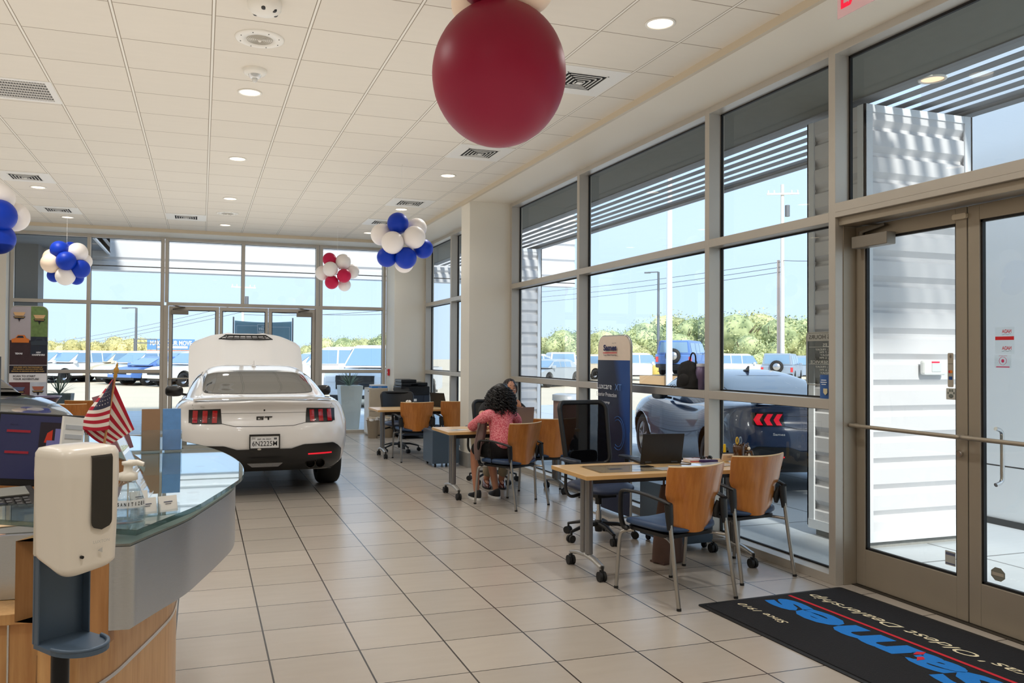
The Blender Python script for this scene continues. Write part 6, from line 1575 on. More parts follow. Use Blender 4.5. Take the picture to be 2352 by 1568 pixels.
text('Since 1910', MCRM, o, matF(3.215, 4.10), width=.40, height=.05, shear=.35, bold=.006)
MB().prism([(0, 0), (.05, -.02), (.09, .0), (.05, .022)], .0115, .0125, M=Matrix.Translation((-.045, -.19, 0))).prism([(0, 0), (.05, -.02), (.08, .0), (.05, .018)], .0115, .0125, M=Matrix.Translation((-.10, -.26, 0)) @ Matrix.Rotation(R(20), 4, 'Z')).build('red_flames', MRED, o)
MB().prism([(-.045, .0), (-.02, -.018), (0, -.012), (.02, -.018), (.045, 0), (.015, .03), (0, .05), (-.015, .03)], .0112, .012, M=Matrix.Translation((-.09, -.21, 0)) @ Matrix.Rotation(R(-60), 4, 'Z')).build('dark_emblem', MATB, o)

# ------------------------------------------------------------------ tall navy banner by the glass wall
NAVY, nt_, out_ = _nt('navy_banner_print')
b_ = N(nt_, 'ShaderNodeBsdfPrincipled'); b_.inputs['Roughness'].default_value = .45
tc_ = N(nt_, 'ShaderNodeTexCoord'); sp_ = N(nt_, 'ShaderNodeSeparateXYZ'); L(nt_, tc_.outputs['Object'], sp_.inputs[0])
ma_ = N(nt_, 'ShaderNodeMath', operation='MULTIPLY_ADD'); L(nt_, sp_.outputs[1], ma_.inputs[0]); ma_.inputs[1].default_value = -1.5; ml_ = N(nt_, 'ShaderNodeMath', operation='MULTIPLY_ADD'); L(nt_, sp_.outputs[2], ml_.inputs[0]); ml_.inputs[1].default_value = .35; ml_.inputs[2].default_value = .0; L(nt_, ml_.outputs[0], ma_.inputs[2])
cr_ = N(nt_, 'ShaderNodeValToRGB'); L(nt_, ma_.outputs[0], cr_.inputs[0]); e = cr_.color_ramp.elements; e[0].position = .55; e[0].color = srgb(8, 22, 52); e[1].position = .72; e[1].color = srgb(14, 66, 136)
L(nt_, cr_.outputs[0], b_.inputs['Base Color']); L(nt_, b_.outputs[0], out_.inputs[0])
o = empty('banner_stand', 'tall navy banner stand with rounded cream top behind the mesh office chair', 'banner', (3.83, 7.13, 0)); hb, H_ = .325, 1.735
def bpt(y, z): return Vector((-.018*cos(y/hb*1.3)-.004*sin(z*9+y*6), y, z))
def sheet_z(z0, z1, nm, mm, par):
    def fn(u, v):
        z = z0+(z1-z0)*v; w = hb if z < H_-.11 else hb-.11+sqrt(max(0, .11**2-(z-(H_-.11))**2)); return bpt((1-2*u)*w, z)
    return MB().sheet(fn, 20, 26, .006).build(nm, mm, par)
sheet_z(.03, 1.50, 'navy_print', NAVY, o); sheet_z(1.50, H_-.001, 'cream_top', mat('banner_cream', (232, 216, 200), .6, noise=.05), o)
fr_ = [(0.006, -hb, .03), (0.006, -hb, H_-.11)]+[(0.006, -hb+.11-.11*cos(R(a)), H_-.11+.11*sin(R(a))) for a in range(15, 91, 15)]+[(0.006, hb-.11+.11*sin(R(a)), H_-.11+.11*cos(R(a))) for a in range(0, 91, 15)]+[(0.006, hb, .03)]
MB().tube(fr_, .012, 8, closed=True, caps=False).build('tube_frame', SILV, o); MB().box(-.16, .17, -.20, .20, 0, .012).build('foot_plate', SILV, o)
BF = lambda y, z: frame_M((-.034, y-7.13, z), (0, -1, 0), (0, 0, 1)); NV_I = mat('navy_ink', (22, 30, 80), .6); WI = mat('white_ink', (226, 232, 240), .6)
text('Sames', NV_I, o, BF(7.155, 1.622), width=.27, height=.062, bold=.05); MB().box(-.037, -.033, -.115, .165, 1.568, 1.575).build('red_rule', MRED, o); text("Texas' Oldest Dealership", NV_I, o, BF(7.155, 1.548), width=.27, height=.022)
text('since 1910', NV_I, o, BF(7.07, 1.666), width=.08, height=.010)
text('Luxcare', WI, o, BF(7.27, 1.245), width=.31, height=.062); text('XT', mat('pale_blue_ink', (86, 130, 196), .6), o, BF(6.985, 1.24), width=.13, height=.062); text('Exterior Protection', WI, o, BF(7.225, 1.162), width=.42, height=.04)
for i, (w_, s_) in enumerate(((.25, 'Bird droppings'), (.16, 'Tree sap'), (.14, 'UV rays'), (.20, 'Acid rain'), (.24, 'Road salt'), (.18, 'Oxidation'))):
    if i == 0: text(s_, WI, o, BF(7.28, 1.082), width=w_, height=.03); MB().cyl((-.036, .30, 1.082), (-.034, .30, 1.082), .009, n=12).build('bullet', WI, o)
    else: MB().box(-.036, -.034, .28-w_, .28, 1.085-i*.075, 1.095-i*.075).build('faded_line', mat('faint_navy_ink', (60, 76, 110), .6), o)
m = MB()
for r_ in (.16, .13): m.tube([(-.033+.004*0, -.14+r_*cos(a)*.8, .80+r_*sin(a)) for a in [R(60+10*k) for k in range(25)] if -.14+r_*cos(a)*.8 > -hb+.01], .003, 4, caps=False)
m.build('ring_graphic', mat('ring_blue', (40, 96, 170), .6), o)

# ------------------------------------------------------------------ on the nearest table
TZ = .731
o = empty('laptop', 'open black laptop on the nearest table, back of its lid to the camera', 'laptop', (3.29, 5.385, TZ), R(-8))
MB().box(-.165, .165, 0, .225, 0, .018).build('base', BLK, o, bev=.004)
m = MB(); m.box(-.145, .145, .04, .14, .018, .0195); m.build('keyboard', mat('key_grey', (40, 40, 44), .5, noise=.4, nscale=150), o); MB().box(-.05, .05, .15, .215, .018, .0187).build('touchpad', mat('touchpad_grey', (70, 70, 74), .3), o)
ld = MB().box(-.165, .165, -.004, .004, 0, .225).build('lid', BLK, o, loc=(0, .0, .012), rot=(R(14), 0, 0), bev=.003)
MB().box(-.155, .155, .0042, .0052, .012, .215).build('screen', mat('dim_screen', (90, 100, 120), .2, emit=(110, 120, 140), estr=.4), ld)
MB().cyl((-.13, 0, .012), (-.08, 0, .012), .009, n=10).build('hinge', mat('hinge_grey', (60, 62, 66), .4, .5), o)
MB().cyl((.08, 0, .012), (.13, 0, .012), .009, n=10).build('hinge', mat('hinge_grey', (60, 62, 66), .4, .5), o)
o = MB().tube(spline([(3.44, 5.37, TZ+.012), (3.50, 5.33, TZ+.006), (3.47, 5.27, TZ+.005), (3.40, 5.30, TZ+.005)], 6), .003, 6).build('power_cable', BLK, None); tag(o, 'short black cable looping out of the laptop side on the nearest table', 'cable')
PRT = mat('printed_photo', (206, 188, 160), .35, noise=.18, nscale=14)
o = empty('acrylic_desk_mat', 'clear desk mat with a printed photo sheet at the near-left table corner', 'desk mat', (2.86, 5.22, TZ), R(-2))
MB().box(-.22, .26, -.16, .14, 0, .002).build('print_sheet', PRT, o); MB().box(-.25, .28, -.18, .16, .0025, .004).build('clear_cover', glass_mat('clear_film_cover', (.98, .98, .97), ior=1.15, refl=.6), o); MB().box(-.23, .27, .145, .158, .0052, .007).build('dark_edge', BLK, o)
MB().box(-.10, .0, -.04, .02, .0021, .0024).box(.05, .12, -.12, -.06, .0021, .0024).build('dark_print', CARDI, o)
o = MB().lathe([(.0001, .004), (.035, .004), (.045, 0), (.052, .0035), (.052, 0)], (0, 0, 0), 28).build('cable_grommet', BLK, None, loc=(3.08, 5.255, TZ)); o.scale = (1.3, .8, 1); tag(o, 'black oval cable grommet in the nearest table top', 'grommet')
for i, (x, y, a, w_, d_, lb) in enumerate(((3.42, 5.14, -12, .34, .20, 'glossy white sheet on the nearest table between the two front chairs'), (3.62, 5.22, 8, .30, .21, 'second white sheet on the nearest table, under the small boxes'), (3.20, 5.12, 4, .21, .13, 'small pale sheet beside the cable grommet'))):
    o = MB().box(-w_/2, w_/2, -d_/2, d_/2, 0, .0012).build('paper_sheet', mat('glossy_paper', (232, 236, 240), .15, coat=.6), None, loc=(x, y, TZ+.0006+.0014*i), rot=(0, 0, R(a))); tag(o, lb, 'paper')
o = empty('notebook', 'closed white notebook with red edge behind the laptop corner', 'notebook', (3.66, 5.46, TZ), R(-6)); MB().box(-.09, .09, -.06, .06, .002, .014).build('pages', PAPER, o); MB().box(-.092, .092, -.062, .062, 0, .002).box(-.092, .092, -.062, .062, .014, .016).build('cover', mat('notebook_cover', (216, 206, 214), .5), o); MB().box(-.092, .092, -.0635, -.062, .0, .005).build('red_edge', MRED, o)
# pencil tray with small boxes
o = empty('card_box', 'small cream and black card box tilted on the far table corner', 'box', (3.86, 5.34, TZ+.012), 0, rot=(R(24), 0, R(-12))); MB().box(-.055, .04, -.008, .012, 0, .05).build('cream_face', mat('cream_card', (214, 192, 168), .6), o); MB().box(-.056, .062, .012, .03, -.004, .052).build('black_back', BLK, o); MB().box(.042, .062, -.009, .012, -.003, .051).build('blue_edge', mat('blue_card', (60, 96, 150), .5), o); text('CARD', CARDI, o, frame_M((-.008, -.009, .034), (1, 0, 0), (0, 0, 1)), width=.03)
o = MB().rbox(0, 0, 0, .016, .15, .05, .02).build('glasses_case', mat('purple_case', (48, 26, 84), .4), None, loc=(3.70, 5.37, TZ), rot=(0, 0, R(-4))); tag(o, 'long purple glasses case on the nearest table', 'case')
o = empty('sunglasses', 'dark brown sunglasses lying behind the purple case', 'sunglasses', (3.72, 5.43, TZ+.012), R(8))
for s in (-1, 1): MB().sphere((s*.034, 0, .008), .03, 14, 8, sc=(1, .25, .7)).build('lens', BLKG, o); MB().tube([(s*.062, 0, .014), (s*.066, .06, .012), (s*.06, .11, 0)], .0028, 6).build('temple', mat('tortoise', (84, 36, 26), .2), o)
MB().tube([(-.01, 0, .014), (0, -.002, .018), (.01, 0, .014)], .0028, 6).build('bridge', mat('tortoise', (84, 36, 26), .2), o)
o = MB().cyl((0, 0, 0), (0, 0, .115), .0105, n=16).cyl((0, 0, .115), (0, 0, .125), .009, n=12).build('yellow_highlighter', mat('highlighter_yellow', (240, 196, 20), .4), None, loc=(3.895, 5.44, TZ+.0)); tag(o, 'upright yellow highlighter in front of the window post', 'highlighter')
o = MB().lathe([(.02, 0), (.045, .0), (.05, .012), (.045, .028), (.02, .03)], n=20).build('tape_dispenser', BLK, None, loc=(3.925, 5.49, TZ+.03), rot=(R(90), 0, R(30))); o.location.z = TZ+.051; tag(o, 'small black tape dispenser next to the yellow highlighter', 'tape dispenser')
FUR = mat('glossy_brown_resin', (66, 38, 16), .15, coat=1, noise=.3, nscale=30); FURL = mat('resin_white', (236, 230, 214), .2, coat=.6)
o = empty('pen_holder_figurine', 'glossy brown animal figurine pen holder on the far corner of the nearest table', 'figurine', (3.93, 5.27, TZ), R(-20))
MB().lathe([(.0001, 0), (.038, 0), (.046, .03), (.044, .07), (.048, .12), (.042, .14), (.035, .125), (.03, .06)], (-.02, 0, 0), 20).sphere((.032, -.005, .045), .034, 14, 10, sc=(.9, .8, 1.3)).sphere((.028, -.01, .118), .027, 14, 10).tube([(.03, -.02, .085), (.062, -.035, .09), (.07, -.03, .06)], .011, 8).tube([(.05, .0, .03), (.07, -.02, .012), (.075, -.035, .008)], .012, 8).sphere((.012, 0, .143), .009, 8, 6).sphere((.044, 0, .143), .009, 8, 6).build('body', FUR, o)
MB().sphere((.045, -.020, .046), .02, 12, 8, sc=(.8, .7, 1.4)).sphere((.042, -.030, .112), .014, 10, 8).build('pale_belly', FURL, o); MB().sphere((.034, -.033, .125), .005, 8, 6).sphere((.047, -.028, .126), .005, 8, 6).build('eyes', BLKG, o); MB().sphere((-.045, -.045, .045), .013, 10, 8).build('yellow_pompom', mat('highlighter_yellow', (240, 196, 20), .4), o)
o = empty('scissors', 'yellow-handled scissors standing in the brown figurine', 'scissors', (3.905, 5.275, TZ+.11), R(10))
for s in (-1, 1):
    MB().tube([(s*.018+.016*cos(a)*(.7), 0, .058+.026*sin(a)) for a in [2*pi*i/18 for i in range(18)]], .0045, 8, closed=True, caps=False).build('handle', mat('scissor_yellow', (226, 186, 40), .3) if s < 0 else mat('scissor_blue', (130, 150, 170), .3), o)
    MB().bar((s*.012, 0, .035), (-s*.006, 0, -.06), .008, .003).build('blade', CHROME, o)
# brown bag under / behind the near chair, wheel cover
o = empty('brown_bag', 'brown fabric bag leaning behind the nearest orange chair', 'bag', (3.34, 5.36, 0), R(15))
MB().grid(lambda u, v: Vector(((.14-.075*v**2)*cos(2*pi*u)*(1+.04*sin(6*pi*u)), (.09-.05*v)*sin(2*pi*u), .012+.56*v)), 30, 14, closeu=True).build('bag_body', mat('brown_fabric', (92, 70, 62), .85, noise=.15, bump=.4), o); MB().tube(spline([(-.05, 0, .55), (-.03, .01, .64), (.03, .01, .64), (.05, 0, .55)], 5), .008, 6).build('strap', mat('brown_fabric', (92, 70, 62), .85), o)
MB().box(-.12, .12, -.07, .07, 0, .014).build('bag_base', mat('brown_fabric', (92, 70, 62), .85), o)

# ------------------------------------------------------------------ on the window rails
o = empty('backpack', 'black backpack standing on the window rail behind the open laptop', 'backpack', (4.135, 6.31, 1.2525), 0)
def bp(u, v):
    a = 2*pi*u; n = 3; ca, sa = cos(a), sin(a); rx = abs(ca)**(2/n)*(1 if ca >= 0 else -1); ry = abs(sa)**(2/n)*(1 if sa >= 0 else -1)
    w = interp([(0, .0), (.02, .155), (.3, .155), (.7, .135), (.88, .10), (1, 0)], v); d = .052*interp([(0, 0), (.02, 1), (.6, 1), (.9, .6), (1, 0)], v); z = interp([(0, 0.001), (.02, .002), (.9, .235), (1, .255)], v)
    return Vector((ry*d*(1+.05*sin(5*a+v*4)), rx*w*(1+.03*sin(v*14+a)), z))
MB().grid(bp, 40, 24, closeu=True).build('pack_body', mat('black_nylon', (14, 13, 14), .75, noise=.2, bump=.4), o)
MB().tube(spline([(0, -.02, .24), (0, -.04, .30), (0, -.075, .32), (0, -.11, .29), (0, -.115, .20)], 5), .007, 8).build('grab_handle', BLK, o); MB().sphere((-.045, 0, .08), .06, 14, 8, sc=(.35, 1.5, 1.0)).build('front_pocket', mat('black_nylon', (14, 13, 14), .75), o)
o = empty('tumbler', 'purple insulated tumbler on the window rail against the post', 'tumbler', (4.125, 6.095, 1.2525)); MB().lathe([(.0001, 0), (.028, 0), (.030, .09), (.041, .11), (.042, .205), (.0001, .205)], n=24).build('cup', mat('purple_tumbler', (112, 96, 128), .4, .3), o); MB().lathe([(.043, .2), (.043, .222), (.03, .228), (.0001, .228)], n=24).build('lid', mat('clear_lid', (196, 196, 206), .2), o); MB().tube(spline([(0, .04, .18), (0, .075, .17), (0, .07, .10), (0, .04, .11)], 5), .006, 8).build('handle', mat('purple_tumbler', (112, 96, 128), .4, .3), o)
o = empty('folded_glasses', 'tiny folded eyeglasses on the window rail left of the backpack', 'glasses', (4.12, 6.54, 1.2525))
for s in (-1, 1): MB().tube([(0, s*.024+.018*cos(a), .016+.014*sin(a)) for a in [2*pi*i/14 for i in range(14)]], .0022, 5, closed=True, caps=False).build('rim', BLK, o)
MB().bar((0, -.045, .02), (.03, .04, .004), .003, .003).build('temple', BLK, o)
o = MB().sheet(lambda u, v: Vector((.004*sin(v*6), (.5-u)*.105, (v-1)*.27)), 4, 10, .001).build('taped_list', mat('lavender_paper', (214, 206, 232), .7), None, loc=(4.165, 6.03, 1.175)); tag(o, 'long lavender list taped to the lower pane left of the window post', 'paper')
m = MB()
for i in range(20): m.box(-.0035, -.0025, -.035, .035-.012*((i*7) % 4), -.03-.0115*i, -.026-.0115*i)
m.build('list_print', CARDI, o, loc=(.0, 0, 0))
# business hours sign
HS = mat('sign_silver', (176, 172, 166), .5); HP = glass_mat('smoked_decal', (.52, .54, .55)); o = empty('business_hours_sign', 'business hours decal on the glass beside the entrance doors, read from behind', 'sign', (4.226, 4.682, 1.53), 0)
m = MB(); hw_, hh_ = .226, .190
MB().box(-.001, .001, -hw_+.01, hw_-.01, -hh_+.01, hh_-.05).build('smoked_panel', HP, o)
MB().tube([(0, x, z) for x, z in rrect(2*hw_, 2*hh_, .03, 4)], .005, 4, closed=True, caps=False).build('border', HS, o); MB().box(-.0015, .0015, -hw_, hw_, hh_-.062, hh_-.004).build('header_band', HS, o)
XF = lambda y, z: frame_M((-.002, y, z), (0, 1, 0), (0, 0, 1)); DK = mat('dark_letter', (60, 56, 52), .5); PLt = mat('pale_letter', (206, 204, 198), .5)
def back_text(s, z, h, mm, w): 
    t_ = text(s, mm, o, frame_M((-.0035, 0, z), (0, 1, 0), (0, 0, 1)), width=w, height=h, bold=.01)
back_text('BUSINESS HOURS', hh_-.033, .030, DK, .40); back_text('SALES', .098, .024, PLt, .12)
for s_, z, w in (('MONDAY - FRIDAY', .066, .27), ('9 AM - 7 PM', .046, .18), ('SATURDAY', .026, .17), ('9 AM - 6 PM', .006, .18)): back_text(s_, z, .014, PLt, w)
back_text('PARTS & SERVICE', -.024, .022, PLt, .37)
for s_, z, w in (('MONDAY - FRIDAY', -.058, .27), ('7 AM - 6 PM', -.080, .18), ('SATURDAY', -.102, .17), ('8 AM - 2 PM', -.124, .18)): back_text(s_, z, .014, PLt, w)
MB().box(-.004, -.002, -.20, .20, .083, .0855).box(-.004, -.002, -.20, .20, -.041, -.0385).build('rules', PLt, o)
o = empty('blue_leaflet', 'small blue folded leaflet standing on the window rail below the hours sign', 'leaflet', (4.135, 4.62, 1.2525), R(8)); MB().sheet(lambda u, v: Vector((-.012*sin(pi*u), (.5-u)*.085, .165*v)), 8, 6, .0015).build('leaflet_sheet', mat('leaflet_blue', (50, 92, 156), .4), o)
MB().box(-.0145, -.0125, -.022, .022, .125, .131).box(-.0145, -.0125, -.026, .026, .110, .116).box(-.0145, -.0125, -.018, .018, .096, .101).build('white_print', WI, o); MB().prism([(-.017, .02), (.017, .02), (.017, -.01), (0, -.026), (-.017, -.01)], 0, .001, M=frame_M((-.0145, -.014, .05), (0, -1, 0), (0, 0, 1))).build('shield_print', mat('shield_gold', (206, 196, 160), .5), o)
# door stickers
DX_ = 4.2595
def decal(name, y, z, w, h, m_, lb, cat='sticker', r_=.004):
    o = empty(name, lb, cat, (DX_, y, z)); MB().prism(rrect(w, h, r_, 4), 0, .0006, M=frame_M((0, 0, 0), (0, -1, 0), (0, 0, 1))).build('backing', m_, o); return o
STK = mat('sticker_taupe', (172, 164, 150), .5); S_R = mat('sticker_red', (212, 30, 40), .5)
IN = lambda y, z: frame_M((-.0012, y, z), (0, -1, 0), (0, 0, 1)); BK = lambda y, z: frame_M((-.0012, y, z), (0, 1, 0), (0, 0, 1))
o = decal('payment_cards_sticker', 3.72, 1.468, .040, .205, STK, 'tall taupe payment-cards sticker on the first glass door', r_=.008)
text('VISA', mat('visa_ink', (20, 26, 60), .5), o, BK(0, .028), width=.024, height=.008, bold=.03); MB().box(-.001, -.0007, -.016, .016, .036, .038).build('dark_rule', BLK, o)
MB().cyl((-.0008, .005, -.010), (-.0014, .005, -.010), .009, n=18).build('red_disc', S_R, o); MB().cyl((-.0008, -.005, -.010), (-.0016, -.005, -.010), .009, n=18).build('orange_disc', mat('sticker_orange', (226, 130, 40), .5), o)
MB().box(-.0012, -.0007, -.012, .012, -.058, -.038).build('blue_square', mat('sticker_blue', (30, 74, 140), .5), o); text('AMEX', WI, o, BK(0, -.048), width=.018, height=.006); text('DISCOVER', mat('visa_ink', (20, 26, 60), .5), o, BK(0, -.078), width=.028, height=.005, bold=.02)
m = MB()
for k in range(4): m.tube([(-.001, .010-(.004+.004*k)*cos(R(a)), .082+(.004+.004*k)*sin(R(a))) for a in range(-50, 51, 20)], .0008, 4)
m.build('contactless_waves', BLK, o)
o = decal('paw_sticker', 3.717, 1.325, .068, .068, mat('sticker_pale', (190, 192, 186), .5), 'pale square paw-print sticker under the payment-cards sticker')
m = MB()
for y, z, r_ in ((-.020, .006, .0065), (-.008, .020, .0075), (.008, .020, .0075), (.020, .006, .0065)): m.sphere((-.0012, y, z), r_, 12, 6, sc=(.08, .85, 1.25))
m.sphere((-.0012, 0, -.012), .015, 14, 6, sc=(.08, 1.1, .85)); m.build('paw_print', mat('paw_grey', (104, 112, 106), .5), o)
o = decal('member_sticker', 3.372, 1.640, .115, .150, glass_mat('clear_film', (.97, .98, .98)), 'red association member sticker on the second glass door')
for z in (.052, -.042): text('NADA', S_R, o, BK(-.012, z), width=.056, height=.020, bold=.03); MB().tube([(-.001, -.040+.056*i/8, z-.017+.002*sin(i*1.5)) for i in range(9)], .0009, 4).build('wave_rule', DK, o)
MB().box(-.0012, -.0006, -.056, .056, .003, .023).build('red_band', S_R, o); text('MEMBER', WI, o, BK(-.012, .013), width=.06, height=.011, bold=.02); o.children[-1].location.x = -.0006
o = decal('emblem_sticker', 3.383, 1.523, .10, .072, glass_mat('clear_film', (.97, .98, .98)), 'round pink emblem sticker below the member sticker'); P_I = mat('pink_ink', (206, 60, 110), .5)
MB().tube([(-.001, .022*cos(a), .003+.022*sin(a)) for a in [2*pi*i/24 for i in range(24)]], .0012, 4, closed=True, caps=False).box(-.0012, -.0006, -.040, .040, -.034, -.028).sphere((-.001, 0, .003), .010, 10, 6, sc=(.08, 1, 1)).build('emblem_print', P_I, o); text('MEMBER', P_I, o, BK(0, .031), width=.05, height=.005)
o = decal('square_notice', 3.726, .342, .072, .085, mat('notice_paper', (176, 176, 170), .5), 'small square notice low on the first glass door'); MB().box(-.0012, -.0006, -.032, .032, .018, .034).box(-.0012, -.0006, -.032, .032, -.036, -.028).build('dark_bands', CARDI, o)
o = empty('octagon_sticker', 'grey octagonal security sticker low on the second glass door', 'sticker', (DX_, 3.418, .325)); MB().prism([(.046*cos(R(22.5+45*i)), .040*sin(R(22.5+45*i))) for i in range(8)], 0, .0008, M=frame_M((0, 0, 0), (0, -1, 0), (0, 0, 1))).build('backing', mat('octagon_grey', (120, 122, 112), .5), o); MB().box(-.0014, -.0008, -.036, .036, -.009, .009).build('pale_band', STK, o); text('SECURITY', DK, o, BK(0, 0), width=.06, height=.010, bold=.02); o.children[-1].location.x = -.0006
# pull handle outside second door
o = MB().tube(spline([(4.285, 3.45, .82), (4.33, 3.45, .84), (4.335, 3.45, .90), (4.335, 3.45, 1.06), (4.33, 3.45, 1.12), (4.285, 3.45, 1.14)], 5), .012, 8).build('door_pull', CHROME, None); o.parent = None; tag(o, 'chrome pull handle outside the second glass door', 'handle')

# ------------------------------------------------------------------ middle and far tables
o = empty('laptop', 'grey laptop standing open on the middle table in front of the person in black', 'laptop', (3.43, 8.62, TZ), R(-4)); GLP = mat('laptop_grey', (132, 124, 128), .35, .4)
MB().box(-.165, .165, 0, .22, 0, .016).build('base', GLP, o, bev=.003); MB().box(-.145, .145, .04, .14, .016, .0175).build('keyboard', BLK, o); ld = MB().box(-.165, .165, -.003, .003, 0, .215).build('lid', GLP, o, loc=(0, 0, .012), rot=(R(9), 0, 0), bev=.002); MB().box(-.155, .155, .0032, .004, .01, .205).build('screen', BLKG, ld)
o = MB().box(-.10, .10, -.07, .07, 0, .0012).build('paper_sheet', mat('glossy_paper', (232, 236, 240), .15, coat=.6), None, loc=(2.64, 8.42, TZ), rot=(0, 0, R(10))); tag(o, 'white sheet on the left end of the middle table', 'paper')
o = empty('laptop', 'black laptop lid seen edge-on at the right of the farthest table', 'laptop', (3.52, 12.22, TZ), R(-62)); MB().box(-.16, .16, 0, .22, 0, .016).build('base', BLK, o, bev=.003); ld = MB().box(-.16, .16, -.004, .004, 0, .22).build('lid', BLK, o, loc=(0, 0, .012), rot=(R(16), 0, 0), bev=.003); MB().box(-.15, .15, .0045, .0055, .01, .21).build('screen', BLKG, ld)
o = empty('desk_flower', 'small white artificial flower on the farthest table', 'flower', (3.05, 12.32, TZ)); m = MB()
for k in range(9): a = 2*pi*k/9; m.sphere((.03*cos(a), .02*sin(a), .085+.014*sin(k*2.3)), .016, 8, 6, sc=(1, .5, .8))
m.build('petals', PAPER, o); MB().lathe([(.0001, 0), (.022, 0), (.026, .05), (.012, .075)], n=14).build('vase', mat('pale_vase', (206, 210, 216), .3), o)
# copier
CPB, CPD = mat('copier_body', (40, 48, 62), .4), mat('copier_dark', (14, 15, 18), .35)
o = empty('photocopier', 'large black office photocopier in the far corner', 'photocopier', (3.72, 14.86, 0), 0)
MB().box(-.26, .28, -.32, .32, .06, .80).build('body', CPB, o, bev=.008)
for i, (a, b) in enumerate(((.08, .24), (.25, .42), (.43, .60))): d_ = MB().box(-.24, .16, -.335, -.32, a, b).build('paper_drawer', CPB, o, bev=.004); MB().box(-.10, .02, -.342, -.334, b-.05, b-.025).build('handle', CPD, d_)
MB().box(.17, .275, -.33, -.32, .08, .79).build('side_door', CPB, o, bev=.003); MB().box(-.26, .28, -.32, .32, .80, .96).build('scanner_deck', CPD, o, bev=.01)
MB().box(-.24, .26, -.26, .32, .965, 1.03).box(-.24, .05, -.24, .30, 1.03, 1.085).build('document_feeder', CPD, o, bev=.012)
MB().add([(-.40, -.40, .86), (-.12, -.40, .90), (-.12, -.27, .97), (-.40, -.27, .93), (-.40, -.40, .83), (-.12, -.40, .87), (-.12, -.27, .94), (-.40, -.27, .90)], [(0, 1, 2, 3), (7, 6, 5, 4), (0, 4, 5, 1), (1, 5, 6, 2), (2, 6, 7, 3), (3, 7, 4, 0)]).build('control_panel', CPD, o, bev=.004)
MB().add([(-.34, -.385, .8745), (-.20, -.385, .8945), (-.20, -.29, .9455), (-.34, -.29, .9255)], [(0, 1, 2, 3)]).build('touch_screen', mat('teal_screen', (90, 150, 150), .2, emit=(90, 150, 150), estr=.4), o)
MB().box(-.06, .03, -.3365, -.334, .69, .735).build('paper_label', PAPER, o); MB().box(-.06, .03, -.3365, -.334, .655, .68).build('dark_label', CPD, o); MB().box(-.06, .08, -.26, -.20, .98, 1.0).build('output_paper', PAPER, o)
m = MB()
for x in (-.2, .22):
    for y in (-.26, .26): m.cyl((x-.015, y, .03), (x+.015, y, .03), .03, n=12)
m.build('casters', RUB, o)
o = empty('beige_cabinet', 'beige metal cabinet left of the photocopier', 'cabinet', (3.17, 15.48, 0)); CB = mat('cabinet_beige', (196, 184, 164), .5)
MB().box(-.16, .20, -.24, .24, .02, .905).build('body', CB, o, bev=.004); MB().box(-.163, -.16, -.23, .23, .05, .88).build('side_panel', mat('cabinet_white', (226, 226, 222), .5), o); MB().box(-.15, .19, -.25, -.24, .04, .46).build('door', CB, o, bev=.003); MB().box(-.15, .19, -.25, -.24, .47, .89).build('door', CB, o, bev=.003); MB().box(-.168, -.16, -.21, -.14, .84, .86).build('latch', BLK, o)
o = empty('paper_ream_box', 'blue and white paper ream box on top of the beige cabinet', 'box', (3.22, 15.42, .906), R(4)); MB().box(-.15, .15, -.11, .11, 0, .035).build('blue_box', mat('ream_blue', (40, 120, 200), .5), o); MB().box(-.145, .14, -.10, .12, .036, .062).build('loose_sheets', PAPER, o); text('PAPER', WI, o, frame_M((0, -.1105, .017), (1, 0, 0), (0, 0, 1)), width=.07, height=.014)
for i, (x, y, w_, lb) in enumerate(((3.02, 14.92, .12, 'beige waste basket with white liner in front of the beige cabinet'), (3.30, 14.98, .14, 'second beige waste basket next to the photocopier'))):
    o = empty('waste_basket', lb, 'waste bin', (x, y, 0)); MB().lathe([(.0001, .002), (w_*.72, .002), (w_, .36), (w_*1.05, .36), (w_*1.05, .375), (w_*.95, .375), (w_*.93, .34)], n=20).build('bin_body', mat('bin_beige', (186, 172, 150), .55), o)
    MB().grid(lambda u, v: Vector(((w_*1.04+.012*v*sin(u*40))*cos(2*pi*u), (w_*1.04+.012*v*sin(u*40))*sin(2*pi*u), .378-.05*v+.01*sin(u*25))), 40, 3, closeu=True).build('liner', mat('liner_white', (226, 224, 220), .5), o)
o = empty('fire_alarm_pull', 'small red fire alarm pull station on the far white pier', 'fire alarm', (3.472, 15.60, 1.20)); MB().box(-.035, 0, -.045, .045, -.065, .065).build('housing', mat('alarm_red', (200, 24, 36), .4), o, bev=.006); MB().box(-.044, -.034, -.03, .03, -.01, .012).build('white_handle', PAPER, o)

# ------------------------------------------------------------------ left-hand waiting area
P_S, P_G, P_D, P_O, P_N, P_M, P_W, P_K = (mat('poster_sky', (176, 170, 178), .5, noise=.12, nscale=4), mat('poster_foliage', (112, 140, 84), .5, noise=.55, nscale=16), mat('poster_dirt', (58, 38, 46), .5, noise=.45, nscale=14), mat('poster_orange', (214, 120, 50), .5), mat('poster_navy', (34, 44, 62), .5, noise=.3, nscale=12), mat('poster_maroon', (100, 50, 58), .5, noise=.4, nscale=9), mat('poster_white', (226, 228, 236), .5), mat('poster_black', (24, 22, 38), .5))
GOLD = mat('poster_gold', (232, 188, 110), .5)
o = empty('poster_stand', 'tall rounded poster stand with two landscape scenes by the left back window', 'poster', (-2.70, 15.10, 0)); hw_, H_ = .275, 2.30
def prect(x0, x1, z0, z1, nm, mm, y=-.012): return MB().box(x0, x1, y, y+.002, z0, z1).build(nm, mm, o)
